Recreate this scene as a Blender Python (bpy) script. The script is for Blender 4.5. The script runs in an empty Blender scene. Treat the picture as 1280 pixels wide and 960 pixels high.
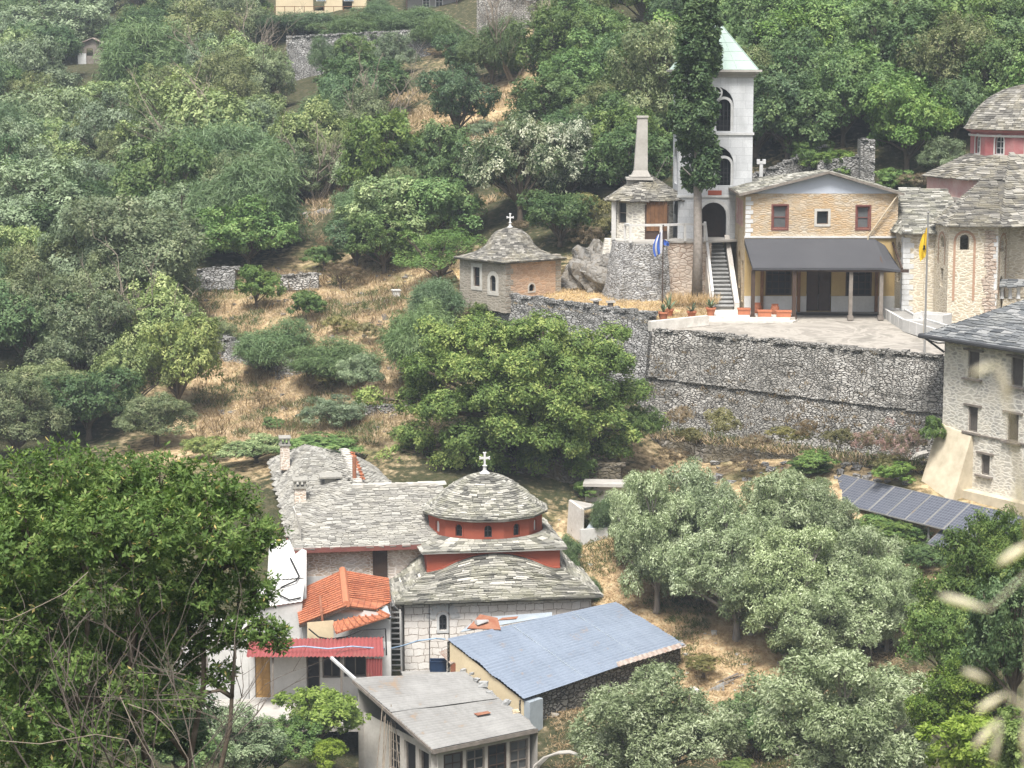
import bpy, math, random
import numpy as np
from math import sin, cos, pi, radians, atan, tan, sqrt, atan2
from mathutils import Vector, Matrix, noise as mnoise

S = bpy.context.scene
COL = S.collection
rnd = random.Random(11)
V = Vector
Z = V((0, 0, 1))

# ------------------------------------------------------------------ camera geometry
F = 2740.0                       # focal length in pixels of a 1280 wide frame
TH = atan(400 / F)               # downward tilt
CZ = 26.0                        # eye height over the valley datum
CT, ST = cos(TH), sin(TH)


def ray(px, py):
    u, v = (px - 640) / F, (480 - py) / F
    return V((u, CT + v * ST, -ST + v * CT))


def W(px, py, Y):                # the point seen at px,py at a distance Y up the valley
    d = ray(px, py)
    t = Y / d.y
    return V((d.x * t, Y, CZ + d.z * t))


def proj(p):
    x, y, z = p[0], p[1], p[2] - CZ
    f = y * CT - z * ST
    u = y * ST + z * CT
    return 640 + F * x / f, 480 - F * u / f


# ------------------------------------------------------------------ object helpers
def link(o, parent=None):
    COL.objects.link(o)
    if parent is not None:
        o.parent = parent
    return o


def tag(o, label=None, cat=None, group=None, kind=None):
    if label: o['label'] = label
    if cat: o['category'] = cat
    if group: o['group'] = group
    if kind: o['kind'] = kind
    return o


def thing(name, label, cat, loc=(0, 0, 0), rz=0.0, group=None):
    o = bpy.data.objects.new(name, None)
    link(o)
    o.empty_display_size = .3
    o.location = loc
    o.rotation_euler = (0, 0, rz)
    return tag(o, label, cat, group, 'thing')


class MB:
    """collects faces and links them as one mesh object"""
    def __init__(s):
        s.v, s.f, s.r = [], [], []

    def face(s, pts, r=0.5):
        b = len(s.v)
        s.v.extend([tuple(p) for p in pts])
        s.f.append(tuple(range(b, b + len(pts))))
        s.r.append(r)
        return s

    def box(s, c, d, rz=0.0, r=None, M=None, jit=0.0):
        cx, cy, cz = c
        hx, hy, hz = d[0] / 2, d[1] / 2, d[2] / 2
        b = len(s.v)
        ca, sa = cos(rz), sin(rz)
        for x, y, z in ((-hx, -hy, -hz), (hx, -hy, -hz), (hx, hy, -hz), (-hx, hy, -hz), (-hx, -hy, hz), (hx, -hy, hz), (hx, hy, hz), (-hx, hy, hz)):
            p = V((x + rnd.uniform(-jit, jit), y + rnd.uniform(-jit, jit), z + rnd.uniform(-jit, jit)))
            if M is not None: p = M @ p
            s.v.append((cx + p.x * ca - p.y * sa, cy + p.x * sa + p.y * ca, cz + p.z))
        r = rnd.random() if r is None else r
        for q in ((0, 3, 2, 1), (4, 5, 6, 7), (0, 1, 5, 4), (1, 2, 6, 5), (2, 3, 7, 6), (3, 0, 4, 7)):
            s.f.append(tuple(b + i for i in q)); s.r.append(r)
        return s

    def bar(s, a, b, w, h=None, r=.5):
        """rectangular bar from a to b"""
        a, b = V(a), V(b)
        d = (b - a)
        L = d.length
        d.normalize()
        t = d.cross(Z)
        if t.length < .05: t = V((1, 0, 0))
        t.normalize()
        n = t.cross(d).normalized()
        h = w if h is None else h
        k = len(s.v)
        for p in (a, b):
            for i, j in ((-1, -1), (1, -1), (1, 1), (-1, 1)):
                s.v.append(tuple(p + t * (i * w / 2) + n * (j * h / 2)))
        for q in ((0, 1, 2, 3), (7, 6, 5, 4), (0, 4, 5, 1), (1, 5, 6, 2), (2, 6, 7, 3), (3, 7, 4, 0)):
            s.f.append(tuple(k + i for i in q)); s.r.append(r)
        return s

    def tube(s, pts, rad, n=6, r=.5, cap=True):
        pts = [V(p) for p in pts]
        if not hasattr(rad, '__len__'): rad = [rad] * len(pts)
        k = len(s.v)
        up = V((0.13, .91, .39)).normalized()
        for i, p in enumerate(pts):
            d = (pts[min(i + 1, len(pts) - 1)] - pts[max(i - 1, 0)]).normalized()
            t = d.cross(up)
            if t.length < .1: t = d.cross(V((1, 0, 0)))
            t.normalize()
            q = d.cross(t)
            for j in range(n):
                a = 2 * pi * j / n
                s.v.append(tuple(p + t * (cos(a) * rad[i]) + q * (sin(a) * rad[i])))
        for i in range(len(pts) - 1):
            for j in range(n):
                j2 = (j + 1) % n
                s.f.append((k + i * n + j, k + i * n + j2, k + (i + 1) * n + j2, k + (i + 1) * n + j)); s.r.append(r)
        if cap:
            s.f.append(tuple(k + j for j in range(n))[::-1]); s.r.append(r)
            e = k + (len(pts) - 1) * n
            s.f.append(tuple(e + j for j in range(n))); s.r.append(r)
        return s

    def lathe(s, prof, n=16, c=(0, 0, 0), a0=0.0, r=.5, cap=True):
        k = len(s.v)
        for rr, z in prof:
            for j in range(n):
                a = a0 + 2 * pi * j / n
                s.v.append((c[0] + rr * cos(a), c[1] + rr * sin(a), c[2] + z))
        for i in range(len(prof) - 1):
            for j in range(n):
                j2 = (j + 1) % n
                s.f.append((k + i * n + j, k + i * n + j2, k + (i + 1) * n + j2, k + (i + 1) * n + j)); s.r.append(r)
        if cap:
            if prof[0][0] > 1e-4: s.f.append(tuple(k + j for j in range(n))[::-1]); s.r.append(r)
            e = k + (len(prof) - 1) * n
            if prof[-1][0] > 1e-4: s.f.append(tuple(e + j for j in range(n))); s.r.append(r)
        return s

    def prism(s, poly, z0, z1, r=.5):
        n = len(poly)
        k = len(s.v)
        for z in (z0, z1):
            for p in poly: s.v.append((p[0], p[1], z))
        s.f.append(tuple(k + i for i in range(n))[::-1]); s.r.append(r)
        s.f.append(tuple(k + n + i for i in range(n))); s.r.append(r)
        for i in range(n):
            j = (i + 1) % n
            s.f.append((k + i, k + j, k + n + j, k + n + i)); s.r.append(r)
        return s

    def slab(s, pts, th, r=.5):
        """a flat plate: polygon pts (top) and thickness below it along its normal"""
        pts = [V(p) for p in pts]
        n = (pts[1] - pts[0]).cross(pts[2] - pts[0]).normalized()
        if n.z < 0: pts.reverse(); n = -n
        m = len(pts)
        k = len(s.v)
        for p in pts: s.v.append(tuple(p))
        for p in pts: s.v.append(tuple(p - n * th))
        s.f.append(tuple(k + i for i in range(m))); s.r.append(r)
        s.f.append(tuple(k + m + i for i in range(m))[::-1]); s.r.append(r)
        for i in range(m):
            j = (i + 1) % m
            s.f.append((k + j, k + i, k + m + i, k + m + j)); s.r.append(r)
        return s

    def mesh(s, name):
        me = bpy.data.meshes.new(name)
        me.from_pydata(s.v, [], s.f)
        me.update()
        a = me.attributes.new('rnd', 'FLOAT', 'FACE')
        a.data.foreach_set('value', s.r)
        uv = me.uv_layers.new(name='UVMap')
        out = np.zeros((len(me.loops), 2), 'f')
        vs = me.vertices
        for p in me.polygons:
            n = p.normal
            if abs(n.z) > .985: t = V((1, 0, 0))
            else: t = V((-n.y, n.x, 0)).normalized()
            b = n.cross(t)
            for li in p.loop_indices:
                co = vs[me.loops[li].vertex_index].co
                out[li] = (co.dot(t), co.dot(b))
        uv.data.foreach_set('uv', out.ravel())
        return me

    def build(s, name, m, parent=None, smooth=False):
        me = s.mesh(name)
        me.materials.append(m)
        if smooth: me.polygons.foreach_set('use_smooth', [True] * len(me.polygons))
        return link(bpy.data.objects.new(name, me), parent)


# ------------------------------------------------------------------ masonry helpers
def outline(x0, z0, x1, z1, arch, n=10):
    if not arch: return [(x0, z0), (x1, z0), (x1, z1), (x0, z1)]
    r = (x1 - x0) / 2
    cx = (x0 + x1) / 2
    zs = z1 - r
    return [(x0, z0), (x1, z0)] + [(cx + r * cos(pi * i / n), zs + r * sin(pi * i / n)) for i in range(n + 1)]


def facade(mb, o, ex, w, h, ops=(), depth=.22, z0=0.0):
    """outer skin of a wall with real openings and reveals; o bottom left seen from outside"""
    o, ex = V(o), V(ex).normalized()
    n = ex.cross(Z)
    P = lambda x, z, d=0: o + ex * x + Z * z - n * d
    xs = sorted({0, w, *[v for q in ops for v in (q[0], q[2])]})
    zs = sorted({z0, h, *[v for q in ops for v in (q[1], q[3])]})
    for i in range(len(xs) - 1):
        for j in range(len(zs) - 1):
            cx, cz = (xs[i] + xs[i + 1]) / 2, (zs[j] + zs[j + 1]) / 2
            if any(q[0] < cx < q[2] and q[1] < cz < q[3] for q in ops): continue
            mb.face([P(xs[i], zs[j]), P(xs[i + 1], zs[j]), P(xs[i + 1], zs[j + 1]), P(xs[i], zs[j + 1])])
    for q in ops:
        ol = outline(*q[:4], len(q) > 4 and q[4])
        for a, b in zip(ol, ol[1:] + ol[:1]):
            mb.face([P(*b), P(*a), P(*a, depth), P(*b, depth)])
        if len(q) > 4 and q[4]:
            x0, zb, x1, z1 = q[:4]
            arc = ol[2:]
            for a, b in zip(arc, arc[1:]):
                mb.face([P(*a), P(a[0], z1), P(b[0], z1), P(*b)])
    return mb


def window(par, o, ex, q, mf, mp, fw=.07, inset=.12, bars=(1, 1), sur=None, sw=.15, sill=False, name='window', fd=.06, bw=.04):
    o, ex = V(o), V(ex).normalized()
    n = ex.cross(Z)
    arch = len(q) > 4 and q[4]
    P = lambda x, z, d=0: o + ex * x + Z * z - n * d
    x0, z0, x1, z1 = q[:4]
    A = outline(x0, z0, x1, z1, arch)
    B = outline(x0 + fw, z0 + fw, x1 - fw, z1 - fw, arch)
    mb = MB()
    m = len(A)
    for i in range(m):
        j = (i + 1) % m
        mb.face([P(*A[i], inset), P(*A[j], inset), P(*B[j], inset), P(*B[i], inset)])
        mb.face([P(*B[i], inset), P(*B[j], inset), P(*B[j], inset + fd), P(*B[i], inset + fd)])
    for i in range(1, bars[0] + 1):
        x = x0 + (x1 - x0) * i / (bars[0] + 1)
        mb.bar(P(x, z0 + fw, inset + .03), P(x, z1 - fw, inset + .03), bw)
    for i in range(1, bars[1] + 1):
        z = z0 + (z1 - z0) * i / (bars[1] + 1)
        mb.bar(P(x0 + fw, z, inset + .032), P(x1 - fw, z, inset + .032), bw)
    w = mb.build(name, mf, par)
    g = MB()
    g.face([P(*p, inset + fd - .005) for p in B])
    g.build('pane', mp, w)
    if sur is not None:
        s = MB()
        A2 = outline(x0 - sw, z0 - (sw if not sill else .02), x1 + sw, z1 + sw, arch)
        for i in range(m):
            j = (i + 1) % m
            s.face([P(*A2[i], -.03), P(*A2[j], -.03), P(*A[j], -.03), P(*A[i], -.03)])
            s.face([P(*A2[j], -.03), P(*A2[i], -.03), P(*A2[i], .01), P(*A2[j], .01)])
            s.face([P(*A[i], -.03), P(*A[j], -.03), P(*A[j], .02), P(*A[i], .02)])
        s.build('surround', sur, w)
        if sill:
            t = MB()
            c0 = P(x0 - sw - .04, z0 - .07, -.04); c1 = P(x1 + sw + .04, z0 - .07, -.04)
            t.bar(c0, c1, .16, .1)
            t.build('sill', sur, w)
    return w


def slates(mb, pts, row=.17, wid=(.22, .62), th=.03, over=.05, jit=.03, base=True):
    """rows of real stone slabs over one convex roof plane"""
    pts = [V(p) for p in pts]
    n = (pts[1] - pts[0]).cross(pts[2] - pts[0]).normalized()
    if n.z < 0: pts.reverse(); n = -n
    t = Z.cross(n)
    if t.length < 1e-3: t = V((1, 0, 0))
    t.normalize()
    b = n.cross(t)
    o = pts[0]
    P2 = [((p - o).dot(t), (p - o).dot(b)) for p in pts]
    if base: mb.face([p - n * .03 for p in pts], .1)
    v0, v1 = min(p[1] for p in P2), max(p[1] for p in P2)
    nr = max(1, int((v1 - v0) / row + .5))
    row = (v1 - v0) / nr
    for k in range(nr):
        vm = v0 + (k + .5) * row
        us = []
        for (ua, va), (ub, vb) in zip(P2, P2[1:] + P2[:1]):
            if (va - vm) * (vb - vm) < 0: us.append(ua + (ub - ua) * (vm - va) / (vb - va))
        if len(us) < 2: continue
        ua, ub = min(us), max(us)
        u = ua - over * rnd.random()
        while u < ub - .05:
            w = rnd.uniform(*wid)
            u2 = min(u + w, ub + over * rnd.random())
            if ub - u2 < .12: u2 = ub + over * rnd.random()
            lo = v0 + k * row - (over if k == 0 else row * .25) + rnd.uniform(-jit, jit) * 2.
            hi = v0 + (k + 1) * row + .03
            h = th * rnd.uniform(.8, 1.7)
            tl = rnd.uniform(-jit, jit)
            c = [(u + .008 + rnd.uniform(0, jit * .6), lo - tl), (u2 - .008 - rnd.uniform(0, jit * .6), lo + tl), (u2 - .004, hi), (u + .004, hi)]
            q = [o + t * x + b * y for x, y in c]
            hs = [h + rnd.uniform(0, .012), h + rnd.uniform(0, .012), .006, .006]
            T = [p + n * e for p, e in zip(q, hs)]
            r = rnd.random()
            B0, B1 = q[0] - n * .02, q[1] - n * .02
            mb.face(T, r); mb.face([B0, B1, T[1], T[0]], r)
            mb.face([q[3] - n * .02, B0, T[0], T[3]], r); mb.face([B1, q[2] - n * .02, T[2], T[1]], r)
            u = u2
    return mb


def slates_param(mb, fn, a0, a1, rows, wid=(.22, .55), th=.03, jit=.02, over=.06):
    """slabs laid in courses over a curved roof fn(angle, t) with t from the eave up to the apex"""
    for k in range(rows):
        t0, t1 = k / rows - (.3 / rows if k else over / rows), (k + 1) / rows
        t1 = min(t1 + .1 / rows, .999)
        a = a0
        am = (a0 + a1) / 2
        while a < a1 - 1e-4:
            p = fn(a, max(t0, 0)); q = fn(a + .01, max(t0, 0))
            per = max((q - p).length / .01, .25)
            a2 = min(a + rnd.uniform(*wid) / per, a1)
            if (a1 - a2) * per < .1: a2 = a1
            lo = t0 + rnd.uniform(-jit, jit) / (rows * .17)
            g = .008 / per
            c = [fn(a + g, lo), fn(a2 - g, lo + rnd.uniform(-jit, jit) / (rows * .17)), fn(a2 - g, t1), fn(a + g, t1)]
            n = (c[1] - c[0]).cross(c[3] - c[0])
            if n.length < 1e-8: a = a2; continue
            n.normalize()
            if n.z < 0: n = -n
            h = th * rnd.uniform(.8, 1.7)
            T = [c[0] + n * h, c[1] + n * h, c[2] + n * .006, c[3] + n * .006]
            r = rnd.random()
            mb.face(T, r)
            mb.face([c[0] - n * .03, c[1] - n * .03, T[1], T[0]], r)
            mb.face([c[3], c[0] - n * .03, T[0], T[3]], r)
            mb.face([c[1] - n * .03, c[2], T[2], T[1]], r)
            a = a2
    return mb


def corrugated(mb, p00, p10, p11, p01, n, amp=.02, sub=4, wob=.0, wr=3):
    """ribbed metal sheet over the quad p00-p10 (low edge) p01-p11 (high edge); ribs run from low to high"""
    p00, p10, p11, p01 = map(V, (p00, p10, p11, p01))
    nn = (p10 - p00).cross(p01 - p00).normalized()
    if nn.z < 0: nn = -nn
    m = n * sub
    k = len(mb.v)
    for j in range(wr + 1):
        v = j / wr
        for i in range(m + 1):
            u = i / m
            p = (p00 * (1 - u) + p10 * u) * (1 - v) + (p01 * (1 - u) + p11 * u) * v
            h = amp * (1 + max(-1, min(1, 1.6 * cos(2 * pi * i / sub)))) / 2
            w = wob * mnoise.noise(V((u * 6, v * 3, n)))
            mb.v.append(tuple(p + nn * (h + w)))
    for j in range(wr):
        for i in range(m):
            a = k + j * (m + 1) + i
            mb.f.append((a, a + 1, a + m + 2, a + m + 1)); mb.r.append((((i // (sub * 5)) * .37 + .13) % 1) * .5 + (.5 if cos(2 * pi * (i + .5) / sub) > 0 else 0.))  # tone differs per sheet; lighter crests put rib shading into the colour
    return mb


def cross_part(par, at, h, m, name='cross', rz=0.0):
    mb = MB()
    x, y, z = at
    mb.lathe([(h * .28, 0), (h * .24, h * .08), (h * .09, h * .2), (h * .07, h * .38), (h * .12, h * .41), (h * .05, h * .45)], 10, (x, y, z))
    M = Matrix.Rotation(rz, 3, 'Z')
    mb.box((x, y, z + h * .72), (h * .09, h * .08, h * .56), rz)
    mb.box((x, y, z + h * .76), (h * .42, h * .078, h * .09), rz)
    for dx, dz in ((-.21, .76), (.21, .76), (0, 1.0)):
        d = M @ V((dx * h, 0, 0))
        for e in (-1, 1):
            if dx: mb.lathe([(0, -.05 * h), (.05 * h, 0), (0, .05 * h)], 6, (x + d.x, y + d.y, z + dz * h + e * .045 * h))
            else: mb.lathe([(0, -.05 * h), (.05 * h, 0), (0, .05 * h)], 6, (x + e * .045 * h * cos(rz), y + e * .045 * h * sin(rz), z + dz * h))
    return mb.build(name, m, par)

# ------------------------------------------------------------------ materials
class NT:
    def __init__(s, name):
        s.m = bpy.data.materials.new(name)
        s.m.use_nodes = True
        s.t = s.m.node_tree
        s.t.nodes.clear()
        s.out = s.t.nodes.new('ShaderNodeOutputMaterial')

    def n(s, typ, _out=0, _set=None, **kw):
        nd = s.t.nodes.new('ShaderNode' + typ)
        for k, v in (_set or {}).items(): setattr(nd, k, v)
        for k, v in kw.items():
            key = int(k[1:]) if k[0] == 'i' and k[1:].isdigit() else k.replace('_', ' ')
            sock = nd.inputs[key]
            if isinstance(v, bpy.types.NodeSocket): s.t.links.new(v, sock)
            elif isinstance(v, (tuple, list)) and len(v) == 3 and sock.type == 'RGBA': sock.default_value = (*v, 1)
            else: sock.default_value = v
        return nd.outputs[_out]

    def uv(s, sx=1., sy=1.):
        c = s.n('TexCoord', 2)
        return s.n('Mapping', Vector=c, Scale=(sx, sy, 1))

    def obj(s): return s.n('TexCoord', 3)
    def pos(s): return s.n('NewGeometry', 0)

    def noise(s, vec, scale, det=4., rough=.55, out=0, dist=0.):
        return s.n('TexNoise', out, Vector=vec, Scale=scale, Detail=det, Roughness=rough, Distortion=dist)

    def mix(s, f, a, b, mode='MIX'):
        nd = s.t.nodes.new('ShaderNodeMix')
        nd.data_type = 'RGBA'; nd.blend_type = mode
        for sock, v in ((nd.inputs[0], f), (nd.inputs[6], a), (nd.inputs[7], b)):
            if isinstance(v, bpy.types.NodeSocket): s.t.links.new(v, sock)
            elif isinstance(v, (tuple, list)): sock.default_value = (*v[:3], 1)
            else: sock.default_value = v
        return nd.outputs[2]

    def ramp(s, f, stops, interp='LINEAR'):
        nd = s.t.nodes.new('ShaderNodeValToRGB')
        cr = nd.color_ramp
        cr.interpolation = interp
        while len(cr.elements) < len(stops): cr.elements.new(.5)
        for e, (p, c) in zip(cr.elements, stops):
            e.position = p
            e.color = (c, c, c, 1) if not hasattr(c, '__len__') else (*c, 1)
        s.t.links.new(f, nd.inputs[0])
        return nd.outputs[0]

    def math(s, op, a, b=0., c=0.):
        nd = s.t.nodes.new('ShaderNodeMath')
        nd.operation = op
        for i, v in enumerate((a, b, c)):
            if isinstance(v, bpy.types.NodeSocket): s.t.links.new(v, nd.inputs[i])
            else: nd.inputs[i].default_value = v
        return nd.outputs[0]

    def rng(s, v, a, b, c, d):
        return s.n('MapRange', i0=v, i1=a, i2=b, i3=c, i4=d)

    def attr(s, name='rnd'):
        nd = s.t.nodes.new('ShaderNodeAttribute'); nd.attribute_name = name
        return nd.outputs['Fac']

    def bump(s, h, strength=.4, dist=.03):
        return s.n('Bump', Strength=strength, Distance=dist, Height=h)

    def done(s, col, rough=.85, normal=None, spec=.25, metal=0., **kw):
        k = dict(Base_Color=col, Roughness=rough, Metallic=metal, **kw)
        if normal is not None: k['Normal'] = normal
        k['Specular_IOR_Level'] = spec
        b = s.n('BsdfPrincipled', **k)
        s.t.links.new(b, s.out.inputs[0])
        return s.m


def plain(name, c, c2=None, sc=1.2, rough=.8, bump=.15, metal=0., spec=.25, fine=9.):
    t = NT(name)
    o = t.obj()
    a = t.noise(o, sc, 6)
    b = t.noise(o, fine, 5)
    f = t.rng(t.math('ADD', t.math('MULTIPLY', a, .7), t.math('MULTIPLY', b, .3)), .35, .65, 0., 1.)
    if c2 is None: c2 = tuple(x * .72 for x in c)
    return t.done(t.mix(f, c2, c), rough, t.bump(b, bump, .02), spec, metal)


def masonry(name, stones, mortar, size=(.36, .2), gap=.06, warp=.12, bump=.7, stain=None, stain_amt=.5, stain_sc=.5, fine=.25, dual=False, rnd_=1.0):
    """irregular stone walling: cells of stone, joints between them, stains over all"""
    t = NT(name)
    uv = t.uv(1, 1)
    w = t.noise(uv, 2.2, 3, out=1)
    wv = t.n('VectorMath', _set={'operation': 'SUBTRACT'}, i0=w, i1=(.5, .5, .5))
    wv = t.n('VectorMath', _set={'operation': 'SCALE'}, i0=wv, Scale=warp)
    p = t.n('VectorMath', _set={'operation': 'ADD'}, i0=uv, i1=wv)
    p = t.n('Mapping', Vector=p, Scale=(1 / size[0], 1 / size[1], 1))
    vc = t.n('TexVoronoi', 1, _set={'voronoi_dimensions': '2D'}, Vector=p, Scale=1., Randomness=rnd_)
    ve = t.n('TexVoronoi', 0, _set={'voronoi_dimensions': '2D', 'feature': 'DISTANCE_TO_EDGE'}, Vector=p, Scale=1., Randomness=rnd_)
    if dual:
        p2 = t.n('Mapping', Vector=p, Scale=(.72, .66, 1), Location=(3.3, 1.7, 0))
        vc2 = t.n('TexVoronoi', 1, _set={'voronoi_dimensions': '2D'}, Vector=p2, Scale=1., Randomness=rnd_)
        ve2 = t.n('TexVoronoi', 0, _set={'voronoi_dimensions': '2D', 'feature': 'DISTANCE_TO_EDGE'}, Vector=p2, Scale=1., Randomness=rnd_)
        mk_ = t.rng(t.noise(uv, .8, 4, .6), .5, .53, 0, 1)
        vc = t.mix(mk_, vc, vc2)
        ve = t.math('ADD', t.math('MULTIPLY', ve, t.math('SUBTRACT', 1., mk_)), t.math('MULTIPLY', ve2, mk_))
    cell = t.n('SeparateColor', 0, Color=vc)
    k = len(stones)
    col = t.ramp(cell, [(i / max(k - 1, 1), c) for i, c in enumerate(stones)], 'LINEAR')
    fn = t.noise(uv, 14, 5)
    col = t.mix(t.rng(fn, .3, .7, 0, fine * 2), col, tuple(x * .45 for x in stones[0]))
    j = t.rng(t.math('ADD', ve, t.math('MULTIPLY', t.math('SUBTRACT', fn, .5), gap * 1.2)), gap * .5, gap * 1.5, 0., 1.)
    col = t.mix(j, mortar, col)
    if stain is not None:
        st = t.noise(t.n('Mapping', Vector=uv, Scale=(1, .6, 1)), stain_sc, 7, .65, dist=.6)
        col = t.mix(t.rng(st, .42, .62, 0., stain_amt), col, stain)
    hgt = t.math('ADD', t.math('MULTIPLY', t.math('MINIMUM', ve, .22), 3.), t.math('MULTIPLY', fn, .35))
    return t.done(col, .92, t.bump(hgt, bump, .06), .1)


def ashlar(name, c1, c2, joint, bw=.7, bh=.32, gap=.02, stain=None, amt=.4, warp=.04, bump=.5):
    t = NT(name)
    uv = t.uv()
    w = t.noise(uv, 3., 3, out=1)
    wv = t.n('VectorMath', _set={'operation': 'SUBTRACT'}, i0=w, i1=(.5, .5, .5))
    wv = t.n('VectorMath', _set={'operation': 'SCALE'}, i0=wv, Scale=warp)
    p = t.n('VectorMath', _set={'operation': 'ADD'}, i0=uv, i1=wv)
    nd = t.t.nodes.new('ShaderNodeTexBrick')
    nd.offset = .5; nd.squash = .7; nd.squash_frequency = 3
    t.t.links.new(p, nd.inputs['Vector'])
    for kk, v in (('Color1', (*c1, 1)), ('Color2', (*c2, 1)), ('Mortar', (*joint, 1)), ('Scale', 1.), ('Mortar Size', gap), ('Mortar Smooth', .2), ('Bias', 0.), ('Brick Width', bw), ('Row Height', bh)):
        nd.inputs[kk].default_value = v
    fn = t.noise(uv, 11, 6)
    col = t.mix(t.rng(fn, .35, .75, 0., .35), nd.outputs[0], tuple(x * .6 for x in c2))
    if stain is not None:
        sn = t.noise(t.n('Mapping', Vector=uv, Scale=(1.5, .5, 1)), .9, 7, .65, dist=.4)
        col = t.mix(t.rng(sn, .45, .65, 0., amt), col, stain)
    h = t.math('ADD', t.math('MULTIPLY', nd.outputs[1], -1.), t.math('MULTIPLY', fn, .4))
    return t.done(col, .9, t.bump(h, bump, .03), .12)


def slate_mat(name, stops, lichen=(.36, .36, .3), amt=.5):
    t = NT(name)
    o = t.obj()
    c = t.ramp(t.attr(), stops)
    a = t.noise(o, 1.1, 6, .65)
    b = t.noise(o, 11., 5, .6)
    c = t.mix(t.rng(a, .46, .66, 0., amt), c, lichen)
    c = t.mix(t.rng(b, .5, .75, 0., .55), c, tuple(x[0] * .5 if hasattr(x, '__len__') else x * .5 for x in [stops[0][1]] * 3))
    return t.done(c, .85, t.bump(b, .5, .02), .2)


def leaf_mat(name, stops, trans=.24, rough=.55, hue=.0, tcol=None, spec=.3, patch=.0, pcol=None):
    t = NT(name)
    c = t.ramp(t.attr(), stops)
    # each tree of a kind has a slightly different green
    oi = t.n('ObjectInfo', 5)
    hs = t.n('HueSaturation', Hue=t.rng(oi, 0, 1, .5 - hue, .5 + hue * .6), Saturation=t.rng(oi, 0, 1, 1.1, .85), Value=t.rng(t.math('FRACT', t.math('MULTIPLY', oi, 7.31)), 0, 1, .78, 1.22), Color=c)
    c = hs
    if pcol is not None:
        c = t.mix(t.rng(t.noise(t.pos(), .6, 3), .5, .66, 0., patch), c, pcol)
    d = t.n('BsdfPrincipled', Base_Color=c, Roughness=rough, Specular_IOR_Level=spec)
    tc = t.mix(1., c, (1., 1.12, .55), 'MULTIPLY')
    tr = t.n('BsdfTranslucent', Color=tc)
    t.t.links.new(t.n('MixShader', i0=trans, i1=d, i2=tr), t.out.inputs[0])
    return t.m


def glass_mat(name, c=(.015, .018, .02), rough=.12):
    t = NT(name)
    n = t.noise(t.obj(), 1.7, 3)
    return t.done(t.mix(n, c, tuple(x * 2.2 for x in c)), rough, t.bump(n, .06, .05), .5)


M = {}
# stone
M['terrace'] = masonry('dry stone of the terrace', [(.17, .155, .135), (.46, .435, .39), (.6, .575, .525), (.27, .25, .22), (.7, .68, .63), (.48, .455, .41), (.62, .6, .55)], (.04, .037, .033), (.2, .078), .1, .16, 1.2, (.13, .125, .11), .5, .42, dual=True)
M['terrace_low'] = masonry('old overgrown stone', [(.09, .085, .075), (.2, .18, .15), (.3, .28, .25), (.13, .12, .1)], (.05, .045, .035), (.28, .14), .12, .2, 1., (.12, .1, .065), .8, .6, dual=True)
M['terrace_pale'] = masonry('pale dry stone', [(.3, .295, .28), (.46, .45, .43), (.24, .235, .22), (.55, .54, .52), (.36, .35, .33)], (.05, .046, .04), (.22, .09), .1, .16, 1., (.14, .135, .12), .45, .6, dual=True)
M['bastion'] = masonry('grey rubble', [(.34, .335, .33), (.5, .495, .48), (.26, .255, .25), (.58, .57, .55), (.42, .41, .39)], (.1, .095, .088), (.24, .1), .09, .14, .9, (.2, .19, .17), .4, .7, dual=True)
M['pinkstone'] = masonry('pinkish squared stone', [(.5, .4, .32), (.42, .33, .26), (.58, .5, .42), (.36, .27, .21)], (.2, .13, .09), (.36, .19), .05, .16, .5, (.62, .56, .48), .5, .6)
M['yellowstone'] = masonry('ochre split stone', [(.47, .36, .23), (.55, .46, .34), (.42, .31, .19), (.6, .54, .44), (.5, .37, .22), (.56, .5, .4), (.45, .36, .26)], (.42, .35, .26), (.36, .1), .06, .14, .5, (.5, .31, .14), .5, .5)
M['sidestone'] = masonry('pale ochre rubble', [(.6, .48, .32), (.5, .4, .27), (.66, .57, .42), (.45, .33, .2)], (.5, .42, .3), (.34, .13), .09, .14, .4, (.5, .36, .2), .4, .6)
M['apse'] = masonry('cream pointed stone', [(.52, .44, .31), (.44, .37, .27), (.6, .52, .4), (.38, .32, .24), (.56, .46, .3)], (.64, .59, .49), (.36, .12), .1, .16, .35, (.62, .56, .44), .6, .7, dual=True)
M['apse_trim'] = plain('dressed brick band', (.4, .25, .17), (.33, .21, .14), 3)
M['creamstone'] = masonry('pointed cream and grey stone', [(.5, .46, .39), (.41, .39, .35), (.57, .53, .46), (.33, .32, .3), (.52, .47, .39)], (.62, .59, .52), (.36, .14), .16, .2, .3, (.68, .63, .52), .5, .9, dual=True)
M['chapelstone'] = masonry('tan chapel stone', [(.5, .34, .23), (.42, .29, .2), (.56, .42, .31), (.6, .38, .24)], (.5, .38, .28), (.4, .15), .05, .12, .35, (.52, .34, .22), .45, .8)
M['chapelgrey'] = masonry('grey tan chapel stone', [(.36, .32, .26), (.3, .27, .22), (.43, .39, .33)], (.4, .37, .31), (.4, .15), .05, .12, .35, (.28, .24, .19), .4, .8)
M['churchstone'] = ashlar('whitish squared stone', (.8, .77, .72), (.68, .63, .57), (.27, .22, .18), .55, .29, .014, (.56, .5, .43), .4, .2)
M['marble'] = ashlar('white marble', (.62, .63, .63), (.52, .53, .535), (.3, .31, .32), .9, .42, .007, (.38, .39, .39), .6, .01, .2)
M['marble_trim'] = plain('marble trim', (.6, .6, .585), (.44, .44, .425), 2)
M['housestone'] = masonry('pinkish rubble of the house', [(.5, .36, .25), (.58, .46, .35), (.42, .31, .22), (.64, .55, .46)], (.66, .59, .52), (.24, .1), .1, .12, .4, (.72, .68, .64), .4, .8, dual=True)
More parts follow.
